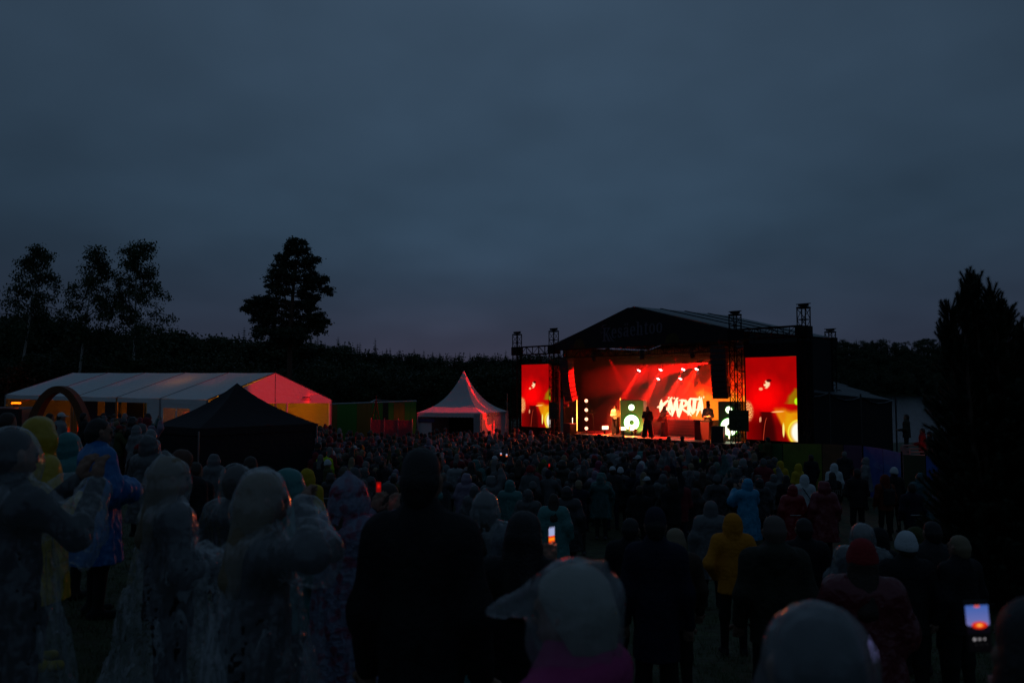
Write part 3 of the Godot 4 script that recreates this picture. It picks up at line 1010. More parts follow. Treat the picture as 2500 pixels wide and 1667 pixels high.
func build_screens() -> void:
	var picture := screen_picture()
	var black := paint("black_casing", rgb(0.014, 0.014, 0.015), 0.6)
	for k in 2:
		var s: float = [0.0, 16.877][k]
		var t := thing("video_screen", ["tall red video screen on the far wing, partly behind the small sign", "large tall red video screen on the near wing beside the banner fence"][k], "screen", on_stage(s + 1.365, 0.0, 1.84), stage_basis(), "video screens beside the stage")
		var cols := 4
		var rows := 6
		for i in cols:              # cabinets of the wall
			for j in rows:
				boxed("cabinet", Vector3(-1.365 + 2.73 * (i + 0.5) / cols, 4.0 * (j + 0.5) / rows, -0.07), Vector3(2.73 / cols - 0.006, 4.0 / rows - 0.006, 0.11), black, t, 0.008)
		var g := Geo.new()
		g.quad(Vector3(-1.365, 0, 0), Vector3(1.365, 0, 0), Vector3(1.365, 4.0, 0), Vector3(-1.365, 4.0, 0))
		part("display", g, glowing("video_picture", picture, 1.0), t)
		boxed("support_frame", Vector3(0, 2.0, -0.2), Vector3(2.6, 3.9, 0.08), paint("black_truss", rgb(0.02, 0.02, 0.022), 0.5), t, 0.01)
		var l := AreaLight3D.new()
		l.name = "screen_light"
		l.area_size = Vector2(2.7, 3.96)
		l.light_color = Color(1.0, 0.12, 0.03)
		l.light_energy = 1.0
		l.shadow_enabled = true
		t.add_child(l, true)
		l.transform = Transform3D(Basis(Vector3.UP, PI), Vector3(0, 2.0, 0.02))
		l.transform.basis = Basis.looking_at(Vector3(0, 0, 1))
	var b := thing("added_glow_panel", "wide added panel painted with the glow of orange lit smoke behind the performers", "screen", on_stage(9.9, -7.7, 1.7), stage_basis())  # added emissive panel, stands in for smoke lit orange
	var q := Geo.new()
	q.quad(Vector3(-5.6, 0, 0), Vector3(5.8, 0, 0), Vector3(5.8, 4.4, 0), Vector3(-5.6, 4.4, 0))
	part("display", q, glowing("painted_glow", painted_smoke_glow(), 1.7), b)
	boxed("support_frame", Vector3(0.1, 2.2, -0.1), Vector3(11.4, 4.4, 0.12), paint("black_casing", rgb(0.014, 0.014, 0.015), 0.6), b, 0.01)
	var fire := AreaLight3D.new()  # added area light that spreads the painted smoke glow
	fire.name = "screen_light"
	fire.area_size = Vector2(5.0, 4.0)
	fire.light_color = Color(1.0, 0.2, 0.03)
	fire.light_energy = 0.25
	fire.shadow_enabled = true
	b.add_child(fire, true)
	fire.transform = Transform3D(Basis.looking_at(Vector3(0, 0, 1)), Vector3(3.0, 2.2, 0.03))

func build_name_sign() -> void:
	var glow := paint("white_letter_light", rgb(0.8, 0.78, 0.72), 0.5, {"glow": Color(1.0, 0.9, 0.72), "power": 1.6})
	var t := thing("letter_sign", "glowing white dripping letters reading KÄÄRIJÄ on the dark riser", "sign", on_stage(10.12, -3.6, 2.58), stage_basis())
	var letters := [
		[[[400, 350, 8], [388, 480, 95], [372, 700, 95], [335, 850, 14]], [[235, 670, 30], [290, 650, 70], [340, 655, 60]], [[660, 378, 50], [500, 520, 85], [430, 620, 60]], [[430, 620, 70], [560, 720, 80], [690, 850, 70], [760, 950, 8]]],
		[[[748, 290, 8], [705, 480, 85], [665, 720, 70], [625, 830, 8]], [[748, 290, 8], [762, 500, 85], [800, 770, 80], [802, 1015, 8]], [[590, 650, 8], [700, 732, 60], [860, 742, 60]], [[672, 315, 10], [680, 285, 42], [700, 240, 8]], [[800, 315, 10], [800, 285, 40], [808, 240, 8]]],
		[[[966, 288, 8], [910, 500, 85], [868, 760, 62], [800, 1000, 8]], [[966, 288, 8], [978, 500, 80], [1000, 800, 62], [1015, 1015, 8]], [[850, 738, 56], [960, 735, 56], [1050, 728, 40]], [[880, 330, 10], [887, 300, 40], [900, 255, 8]], [[1012, 330, 10], [1014, 300, 40], [1026, 255, 8]]],
		[[[1170, 400, 60], [1135, 560, 100], [1100, 800, 95], [1050, 1060, 8]], [[1010, 390, 8], [1170, 358, 66], [1290, 385, 92], [1345, 470, 90], [1290, 570, 80], [1110, 650, 70]], [[1110, 650, 80], [1330, 805, 70], [1430, 880, 56], [1508, 965, 8]]],
		[[[1470, 275, 8], [1428, 420, 100], [1410, 700, 92], [1412, 850, 66], [1378, 955, 8]]],
		[[[1475, 300, 60], [1640, 322, 90], [1800, 310, 60]], [[1630, 330, 110], [1605, 600, 100], [1580, 800, 96], [1530, 890, 40]], [[1575, 850, 80], [1495, 800, 56], [1488, 560, 8]]],
		[[[1868, 240, 8], [1800, 480, 95], [1745, 750, 70], [1680, 965, 8]], [[1868, 240, 8], [1868, 480, 85], [1890, 760, 70], [1912, 985, 8]], [[1640, 722, 44], [1780, 715, 62], [2015, 688, 8]], [[1790, 265, 10], [1802, 235, 36], [1812, 205, 8]], [[1955, 270, 10], [1950, 240, 36], [1958, 205, 8]]],
	]
	for l in letters:
		var g := Geo.new()
		var lift := 0.0
		for p in l:
			lift += 0.006        # strokes of one letter lie a little before each other
			var left := []
			var right := []
			for q in p.size():
				var a = p[maxi(q - 1, 0)]
				var b = p[mini(q + 1, p.size() - 1)]
				var d := Vector2(b[0] - a[0], b[1] - a[1]).normalized()
				var m := Vector2(-d.y, d.x) * float(p[q][2]) / 2.0
				for side in [1.0, -1.0]:
					var e: Vector2 = Vector2(p[q][0], p[q][1]) + m * float(side)
					(left if side > 0 else right).append(Vector3((e.x - 1125.0) * 0.00198, (1060.0 - e.y) * 0.0015, 0.04 + lift))
			var back := Vector3(0, 0, -0.05)
			for q in p.size() - 1:
				g.quad(left[q], left[q + 1], right[q + 1], right[q])
				g.quad(right[q] + back, right[q + 1] + back, left[q + 1] + back, left[q] + back)
				g.quad(left[q + 1], left[q], left[q] + back, left[q + 1] + back)
				g.quad(right[q], right[q + 1], right[q + 1] + back, right[q] + back)
		part("letter", g, glow, t)
	var frame := Geo.new()
	for x in [-1.5, -0.5, 0.5, 1.5]:
		frame.tube([Vector3(x, -0.12, -0.06), Vector3(x, 1.0, -0.06)], [0.02, 0.02], 5)
	frame.tube([Vector3(-1.8, 0.5, -0.06), Vector3(1.8, 0.5, -0.06)], [0.02, 0.02], 5)
	part("frame", frame, paint("black_truss", rgb(0.02, 0.02, 0.022), 0.5), t)
	var l := AreaLight3D.new()
	l.name = "letter_light"
	l.area_size = Vector2(3.6, 1.1)
	l.light_color = Color(1.0, 0.6, 0.35)
	l.light_energy = 0.12
	l.shadow_enabled = true
	t.add_child(l)
	l.transform = Transform3D(Basis.looking_at(Vector3(0, 0, 1)), Vector3(0, 0.6, 0.16))

func stage_lamp(label: String, group: String, where: Vector3, aim: Vector3, color: Color, energy: float, angle: float, glare: float, size := 1.0) -> void:
	var t := thing("stage_lamp", label, "lamp", where, Basis.IDENTITY, group)
	var body := paint("black_lamp_body", rgb(0.02, 0.02, 0.02), 0.4)
	var look := Basis.looking_at(aim, Vector3.UP if absf(aim.normalized().y) < 0.98 else Vector3.RIGHT)
	var head := Geo.new()
	var tip := Transform3D(look * Basis(Vector3.RIGHT, -PI / 2), Vector3.ZERO)
	head.lathe([Vector2(0.02, -0.2), Vector2(0.1, -0.19), Vector2(0.125, -0.05), Vector2(0.135, 0.14), Vector2(0.135, 0.17), Vector2(0.118, 0.17)].map(func(p): return p * size), tip, 16)
	part("head", head, body, t)
	var lens := Geo.new()
	lens.lathe([Vector2(0.118, 0.150), Vector2(0.08, 0.158), Vector2(0.0, 0.160)].map(func(p): return p * size), tip, 16)
	part("lens", lens, paint("lamp_glare_%.1f_%s" % [glare, color.to_html()], rgb(0.6, 0.6, 0.6), 0.3, {"glow": Color(1, 1, 1).lerp(color, 0.14), "power": glare}), t)
	var yoke := Geo.new()
	yoke.tube([Vector3(0.17, 0, 0) * size, Vector3(0.17, 0.22, 0) * size, Vector3(-0.17, 0.22, 0) * size, Vector3(-0.17, 0, 0) * size], [0.02, 0.02, 0.02, 0.02], 5)
	yoke.box(Vector3(0, 0.29, 0) * size, Vector3(0.26, 0.12, 0.2) * size, Basis.IDENTITY, 0.01)
	yoke.tube([Vector3(0, 0.3, 0) * size, Vector3(0, 0.46, 0) * size], [0.025, 0.025], 5)
	part("yoke", yoke, body, t)
	spot(t, "beam", where + aim.normalized() * 0.19 * size, where + aim.normalized() * 4.0, color, energy, angle, 0.02, 0.25)

func build_stage_lights() -> void:
	var group := "moving lamps over the stage"
	var down_out := outward * 0.62 + Vector3(0, -0.8, 0) - along * 0.06
	var warm := Color(1.0, 0.10, 0.05)
	var names := ["leftmost bright lamp of the upper row above the stage", "second bright lamp of the upper row above the stage", "third bright lamp of the upper row above the stage", "rightmost bright lamp of the upper row above the letters"]
	var ups := [[6.68, 5.54], [8.39, 5.56], [10.08, 5.55], [11.05, 5.55]]
	for k in 4:
		stage_lamp(names[k], group, on_stage(ups[k][0], -4.0, ups[k][1]), down_out, warm, 420.0, 6.5, 9.0)
	for k in 2:
		stage_lamp(["bright lamp of the lower row above the green speaker side", "bright lamp of the lower row above the glowing letters"][k], group, on_stage([6.56, 8.31][k], -6.0, 5.03), down_out, warm, 420.0, 6.5, 9.0)
	var red := Color(1.0, 0.03, 0.02)
	var dim := [[1394.0, 868.0, "faint red lamp near the far line array"], [1428.0, 866.0, "dim red lamp high on the dark side of the stage"], [1482.0, 864.0, "red lamp with a short beam at the roof edge"], [1640.0, 858.0, "dim red lamp under the roof middle"], [1708.0, 854.0, "red lamp with a beam near the hanging speaker column"]]
	for k in dim.size():
		var p := at(dim[k][0], dim[k][1], [54.0, 52.8, 51.5, 49.0, 48.0][k])
		stage_lamp(dim[k][2], "red lamps along the middle truss", p, Vector3(0, -1, 0) + along * 0.35 - outward * 0.35, red, [12.0, 16.0, 90.0, 30.0, 80.0][k], 8.0, 0.0)
	# red washes from the rear trusses down on the deck
	for k in 6:
		var p := on_stage(4.9 + 2.1 * k, -6.9, 5.95)
		stage_lamp("red wash lamp on the rear truss above the deck, number %s from the dark side" % ["one", "two", "three", "four", "five", "six"][k], "wash lamps on the rear truss", p, outward * (0.70 + 0.06 * (k % 2)) + Vector3(0, -0.72, 0), Color(1.0, 0.02 + 0.028 * k, 0.008), [60.0, 130.0, 330.0, 480.0, 560.0, 620.0][k], 15.0, 0.0)
	# front light on the performers
	for k in 3:
		stage_lamp(["warm front lamp hung above the performer in pale jacket", "warm front lamp hung above the singer", "warm front lamp hung above the player in the top hat"][k], "warm front lamps on the front truss", on_stage([6.6, 10.3, 13.7][k], 0.05, 6.1), -outward * [0.42, 0.06, 0.36][k] + Vector3(0, -1, 0), Color(1.0, 0.5, 0.26), [210.0, 50.0, 200.0][k], 7.0, 0.0)
	# the red flood on the far tower that colours the pagoda tent
	var flood := on_stage(4.0, -0.2, 3.25)
	stage_lamp("small red flood lamp on the far tower, shining on the pagoda tent", "", flood, on_stage(-3.0, 2.4, 3.3) - flood, Color(1.0, 0.06, 0.04), 2.0, 40.0, 6.0, 0.8)
	stage_lamp("red side lamp behind the hanging speaker column, shining out past the far tower", "", on_stage(12.3, -3.6, 5.8), on_stage(-2.6, 2.1, 3.3) - on_stage(12.3, -3.6, 5.8), Color(1.0, 0.04, 0.03), 800.0, 9.0, 0.0, 0.8)
	stage_lamp("red flood lamp on the near tower, shining across to the long tent", "", on_stage(17.3, 1.1, 6.3), at(745, 955, 54) - on_stage(17.3, 1.1, 6.3), Color(1.0, 0.04, 0.03), 330.0, 8.5, 0.0, 0.8)
	# a post of four round blinders
	var post := thing("blinder_post", "upright post of four round white lamps at the dark stage side", "lamp", on_stage(5.0, -0.95, DECK), stage_basis())
	var stand_pole := Geo.new()
	stand_pole.tube([Vector3(0, 0, 0), Vector3(0, 2.1, 0)], [0.03, 0.03], 6)
	stand_pole.box(Vector3(0, 0.02, 0), Vector3(0.5, 0.04, 0.5))
	part("pole", stand_pole, paint("black_lamp_body", rgb(0.02, 0.02, 0.02), 0.4), post)
	var facing := Basis(Vector3.UP, 0.55)
	for k in 4:
		var mid := Vector3(0, 0.30 + 0.56 * k, 0)
		var can := Geo.new()
		can.lathe([Vector2(0.05, -0.12), Vector2(0.11, -0.1), Vector2(0.125, 0.05), Vector2(0.108, 0.05)], Transform3D(facing * Basis(Vector3.RIGHT, PI / 2), mid + facing * Vector3(0, 0, 0.08)), 18)
		var lamp := part("blinder", can, paint("black_lamp_body", rgb(0.02, 0.02, 0.02), 0.4), post)
		var bulb := Geo.new()
		bulb.lathe([Vector2(0.106, 0.03), Vector2(0.07, 0.045), Vector2(0.0, 0.05)], Transform3D(facing * Basis(Vector3.RIGHT, PI / 2), mid + facing * Vector3(0, 0, 0.08)), 18)
		part("bulb", bulb, paint("blinder_bulb", rgb(0.8, 0.75, 0.7), 0.3, {"glow": Color(1.0, 0.72, 0.58), "power": 2.5}), lamp)
	spot(post, "blinder_light", on_stage(5.0, -0.95, 2.7) + outward * 0.3, on_stage(5.0, -0.95, 2.7) + outward * 6.0 - along * 3.0, Color(1.0, 0.25, 0.16), 9.0, 70.0, 0.25)
	# glowing tubes
	var tubes := [[1409.0, 1052.0, 975.0, 49.2, "tall glowing tube by the post of round lamps"], [1515.5, 1046.0, 972.0, 47.4, "tall glowing tube against the green speaker box"], [1781.0, 1071.0, 1046.0, 40.6, "short glowing tube beside the black subwoofer"], [1398.0, 1050.0, 1020.0, 49.4, "thin dim tube at the dark end of the stage"]]
	for k in tubes.size():
		var a := at(tubes[k][0], tubes[k][1], tubes[k][3])
		a.y = maxf(a.y, DECK + 0.03)
		var b := Vector3(a.x, at(tubes[k][0], tubes[k][2], tubes[k][3]).y, a.z)
		var t := thing("light_tube", tubes[k][4], "lamp", a, Basis.IDENTITY, "glowing tubes on the stage")
		var g := Geo.new()
		g.tube([Vector3.ZERO, (b - a) * 0.25, (b - a) * 0.75, b - a], [0.022, 0.028, 0.028, 0.022] if k < 3 else [0.012, 0.012, 0.012, 0.012], 10)
		part("tube", g, paint("tube_light_%d" % mini(k, 2), rgb(0.8, 0.7, 0.5), 0.4, {"glow": Color(1.0, 0.66, 0.26) if k < 2 else Color(1.0, 0.92, 0.7), "power": 4.0 if k < 3 else 0.8}), t)
		boxed("foot", Vector3(0, -0.012, 0), Vector3(0.16, 0.03, 0.16), paint("black_lamp_body", rgb(0.02, 0.02, 0.02), 0.4), t, 0.005)
		if k < 2:
			omni(t, "tube_glow", (b - a) * 0.5 + outward * 0.12, Color(1.0, 0.5, 0.16), 0.35, 0.1)
	# square blinders lying on the deck
	var square := [[1478.0, 1044.0, 17.0, 47.9, "square white lamp on the deck beside the legs of the performer in pale jacket"], [1523.5, 1046.0, 16.5, 47.0, "square white lamp under the green speaker box, beside the pale jacket performer"], [1545.5, 1046.5, 16.5, 46.7, "square white lamp under the middle of the green speaker box"], [1743.0, 1058.0, 9.0, 41.4, "square white lamp at the near end of the deck"]]
	for k in square.size():
		var p := at(square[k][0], square[k][1], square[k][3])
		var t := thing("floor_blinder", square[k][4], "lamp", Vector3(p.x, DECK, p.z), Basis(Vector3.UP, 0.35 if k < 3 else 0.0), "square lamps on the deck")
		var wide: float = square[k][2] * square[k][3] / FOCAL
		boxed("housing", Vector3(0, p.y - DECK, -0.07), Vector3(wide + 0.05, 0.26, 0.12), paint("black_lamp_body", rgb(0.02, 0.02, 0.02), 0.4), t, 0.01)
		boxed("bracket", Vector3(0, (p.y - DECK) / 2, -0.1), Vector3(0.1, maxf(p.y - DECK, 0.04), 0.06), paint("black_lamp_body", rgb(0.02, 0.02, 0.02), 0.4), t)
		for j in 2:
			boxed("cell", Vector3((j - 0.5) * wide / 2, p.y - DECK, 0.0), Vector3(wide / 2 - 0.012, 0.2, 0.02), paint("cell_light", rgb(0.8, 0.75, 0.7), 0.4, {"glow": Color(1.0, 0.82, 0.66), "power": 3.0}), t, 0.004)
		spot(t, "blinder_light", Vector3(p.x, p.y, p.z) + Vector3(0, 0, 0.05), Vector3(p.x - 1.0, p.y, p.z + 4.0), Color(1.0, 0.42, 0.16), 2.2, 65.0, 0.12)

func build_stage_gear() -> void:
	var black := paint("black_casing", rgb(0.014, 0.014, 0.015), 0.6)
	# two giant mock loudspeakers with glowing cones
	var boxes := [[1543.0, 1058.0, 46.9, 1.42, 2.06, 0.45, "giant grey-green mock loudspeaker with glowing white cone, fully in view"], [1782.0, 1066.0, 41.9, 1.2, 2.06, 0.3, "giant mock loudspeaker with glowing cone, half behind the no smoking sign"]]
	for k in 2:
		var p := at(boxes[k][0], boxes[k][1], boxes[k][2])
		var t := thing("mock_speaker", boxes[k][6], "loudspeaker", Vector3(p.x, DECK, p.z), stage_basis() * Basis(Vector3.UP, boxes[k][5]), "giant mock loudspeakers on the stage")
		var w: float = boxes[k][3]
		var h: float = boxes[k][4]
		boxed("cabinet", Vector3(0, h / 2, -0.4), Vector3(w, h, 0.8), paint("mock_speaker_panel", rgb(0.26, 0.28, 0.15), 0.35), t, 0.03)
		for c in [[0.98, 0.48, 0.02], [1.58, 0.19, 0.01]]:
			c[0] = h * [0.36, 0.79][int(c[1] < 0.3)]
			var frame := Transform3D(Basis(Vector3.RIGHT, PI / 2), Vector3(0, c[0], 0.0))
			var r: float = c[1]
			var ring := Geo.new()
			ring.lathe([Vector2(r * 1.04, 0.0), Vector2(r * 1.04, 0.05), Vector2(r * 0.98, 0.06), Vector2(r * 0.94, 0.045)], frame, 36)
			var rim := part("surround", ring, paint("green_ring_light", rgb(0.05, 0.25, 0.03), 0.4, {"glow": Color(0.16, 0.62, 0.05), "power": 0.8}), t)
			var cone := Geo.new()
			cone.lathe([Vector2(r * 0.94, 0.045), Vector2(r * 0.86, 0.05), Vector2(r * 0.55, 0.02), Vector2(r * 0.25, 0.008)], frame, 36)
			part("cone", cone, paint("white_cone_light", rgb(0.8, 0.8, 0.75), 0.5, {"glow": Color(0.95, 1.0, 0.86), "power": 2.4}), rim)
			var dome := Geo.new()
			dome.lathe([Vector2(r * 0.30, 0.012), Vector2(r * 0.24, 0.06), Vector2(r * 0.13, 0.09), Vector2(0.0, 0.10)], frame, 24)
			part("dome", dome, paint("green_dome", rgb(0.16, 0.30, 0.08), 0.3) if c[1] > 0.3 else paint("white_cone_light", Color.WHITE), rim)
		var l := AreaLight3D.new()
		l.name = "cone_light"
		l.area_size = Vector2(0.8, 0.8)
		l.light_color = Color(0.95, 1.0, 0.7)
		l.light_energy = 0.06
		l.shadow_enabled = true
		t.add_child(l)
		l.transform = Transform3D(Basis.looking_at(Vector3(0, 0, 1)), Vector3(0, h * 0.36, 0.13))
		if k == 0:  # added lamp, only there to brighten the cabinet front
			stage_lamp("small green floor lamp added to brighten the giant mock loudspeaker", "", t.transform * Vector3(0.5, 0.2, 1.1), t.transform.basis * Vector3(-0.35, 0.9, -1.1), Color(0.85, 1.0, 0.45), 1.5, 48.0, 0.0, 0.6)
	# riser of steps under the letters
	var r := thing("riser", "dark stepped riser with ribbed front under the glowing letters", "riser", on_stage(10.1, -3.3, DECK), stage_basis())
	boxed("body", Vector3(0, 0.46, -0.7), Vector3(4.0, 0.92, 1.5), paint("riser_black", rgb(0.03, 0.02, 0.02), 0.5), r, 0.01)
	for k in 5:
		boxed("slat", Vector3(0, 0.12 + 0.18 * k, 0.07), Vector3(4.0, 0.13, 0.03), paint("riser_slat", rgb(0.07, 0.05, 0.05), 0.4), r, 0.006)
	# hanging line arrays
	for k in 2:
		var s: float = [4.35, 15.72][k]
		var e: float = [0.1, 0.55][k]
		var t := thing("line_array", ["red lit column of hanging loudspeakers at the far stage side", "black column of hanging loudspeakers in front of the near stage side"][k], "loudspeaker", on_stage(s, e, 6.35 if k else 6.05), stage_basis() * Basis(Vector3.UP, -0.15 + 0.5 * k), "hanging line arrays")
		var y := 0.0
		var z := 0.0
		boxed("bumper", Vector3(0, 0.08, 0), Vector3(0.72, 0.1, 0.6), black, t, 0.01)
		var chain := Geo.new()
		chain.tube([Vector3(0, 0.1, 0), Vector3(0, 0.5, 0)], [0.02, 0.02], 5)
		part("hoist_chain", chain, black, t)
		for j in 9:
			var tilt := 0.02 + 0.018 * j * (1.0 + j * 0.12)
			var b := Basis(Vector3.RIGHT, tilt)
			var mid := Vector3(0, y, z) + b * Vector3(0, -0.14, 0)
			var cab := boxed("cabinet", mid, Vector3(0.78, 0.265, 0.46), paint("array_cabinet", rgb(0.02, 0.02, 0.021), 0.5), t, 0.012, b)
			boxed("grille", mid + b * Vector3(0, 0, 0.235), Vector3(0.72, 0.22, 0.012), paint("array_grille", rgb(0.03, 0.03, 0.03), 0.7), cab, 0.004, b)
			var edge := Vector3(0, y, z) + b * Vector3(0, -0.28, 0)
			y = edge.y
			z = edge.z
	# subwoofers at either end of the deck
	boxed("cabinet", Vector3(0, 0.42, -0.3), Vector3(0.62, 0.84, 0.6), black, thing("subwoofer", "black subwoofer box before the half hidden mock loudspeaker", "loudspeaker", on_stage(15.25, 0.15, DECK), stage_basis() * Basis(Vector3.UP, 0.4)), 0.02)
	boxed("cabinet", Vector3(0, 0.5, -0.3), Vector3(0.6, 1.0, 0.6), paint("array_cabinet", rgb(0.02, 0.02, 0.021), 0.5), thing("subwoofer", "red lit subwoofer box beside the far tower", "loudspeaker", at(1383, 1068, 48.2) * Vector3(1, 0, 1) + Vector3(0, 1.2, 0), stage_basis()), 0.02)
	# signs
	var green := paint("dark_green_banner", rgb(0.030, 0.055, 0.012), 0.8)
	var pale := paint("faint_banner_print", rgb(0.085, 0.10, 0.07), 0.8)
	var a := thing("no_smoking_sign", "dark green NO SMOKING banner on the near tower", "sign", on_stage(16.85, 0.62, 2.26), stage_basis())
	boxed("panel", Vector3(0, 0.5, 0), Vector3(1.12, 1.02, 0.03), green, a, 0.004)
	lettering("lettering", "NO", "Droid Sans", 0.2, pale, a, Transform3D(Basis.IDENTITY, Vector3(0, 0.84, 0.022)))
	lettering("lettering", "SMOKING", "Droid Sans", 0.2, pale, a, Transform3D(Basis.IDENTITY, Vector3(0, 0.65, 0.022)))
	_no_smoking_mark(a, Vector3(0, 0.3, 0.02), 0.2)
	var b2 := thing("no_smoking_sign", "small dark NO SMOKING banner beside the far video screen", "sign", at(1353, 1023, 48.6), stage_basis())
	boxed("panel", Vector3(0, 0.5, 0), Vector3(0.92, 1.0, 0.03), paint("dark_olive_banner", rgb(0.028, 0.04, 0.016), 0.8), b2, 0.004)
	boxed("band", Vector3(0, 0.66, 0.018), Vector3(0.9, 0.14, 0.008), paint("faint_brown_band", rgb(0.06, 0.045, 0.045), 0.8), b2)
	lettering("lettering", "NO", "Droid Sans", 0.17, pale, b2, Transform3D(Basis.IDENTITY, Vector3(0, 0.86, 0.022)))
	_no_smoking_mark(b2, Vector3(0, 0.3, 0.02), 0.19)
	var ms := thing("microphone_stand", "bent microphone stand on the dark side of the deck", "stand", on_stage(5.55, -0.9, DECK))
	var g := Geo.new()
	g.tube([Vector3(0.1, 0, 0), Vector3(0.02, 1.1, 0), Vector3(-0.06, 1.25, 0), Vector3(-0.2, 1.22, 0)], [0.014, 0.014, 0.014, 0.014], 5)
	for k in 3:
		g.tube([Vector3(0.09, 0.1, 0), Vector3(0.1 + 0.28 * cos(k * 2.1), 0.01, 0.28 * sin(k * 2.1))], [0.012, 0.012], 5)
	part("stand", g, paint("dull_steel", rgb(0.2, 0.2, 0.2), 0.4, {"metal": 0.8}), ms)

func _no_smoking_mark(parent: Node, mid: Vector3, r: float) -> void:
	var dark := paint("mark_black", rgb(0.006, 0.008, 0.005), 0.8)
	var ring := Geo.new()
	for k in 28:
		var a := TAU * k / 28
		var b := TAU * (k + 1) / 28
		ring.quad(mid + Vector3(cos(a), sin(a), 0) * r * 0.82, mid + Vector3(cos(a), sin(a), 0) * r, mid + Vector3(cos(b), sin(b), 0) * r, mid + Vector3(cos(b), sin(b), 0) * r * 0.82)
	part("ring_mark", ring, dark, parent)
	boxed("cigarette_mark", mid + Vector3(0, 0, 0.004), Vector3(r * 1.3, r * 0.22, 0.006), paint("faint_banner_print", Color.WHITE), parent, 0.0, Basis(Vector3.BACK, 0.7))
	boxed("bar_mark", mid + Vector3(0, 0, 0.010), Vector3(r * 1.7, r * 0.18, 0.006), dark, parent, 0.0, Basis(Vector3.BACK, -0.7))

func build_haze() -> void:
	var fog := FogVolume.new()
	fog.name = "stage_haze"
	fog.size = Vector3(11.6, 5.0, 6.1)
	fog.shape = RenderingServer.FOG_VOLUME_SHAPE_BOX
	var m := FogMaterial.new()
	m.density = 0.062
	m.albedo = Color(0.95, 0.95, 0.95)
	fog.material = m
	add_child(fog)
	fog.transform = Transform3D(stage_basis(), on_stage(9.8, -4.5, 4.1))
	tag(fog, "thin smoke drifting over the lit stage", "smoke", "", "stuff")

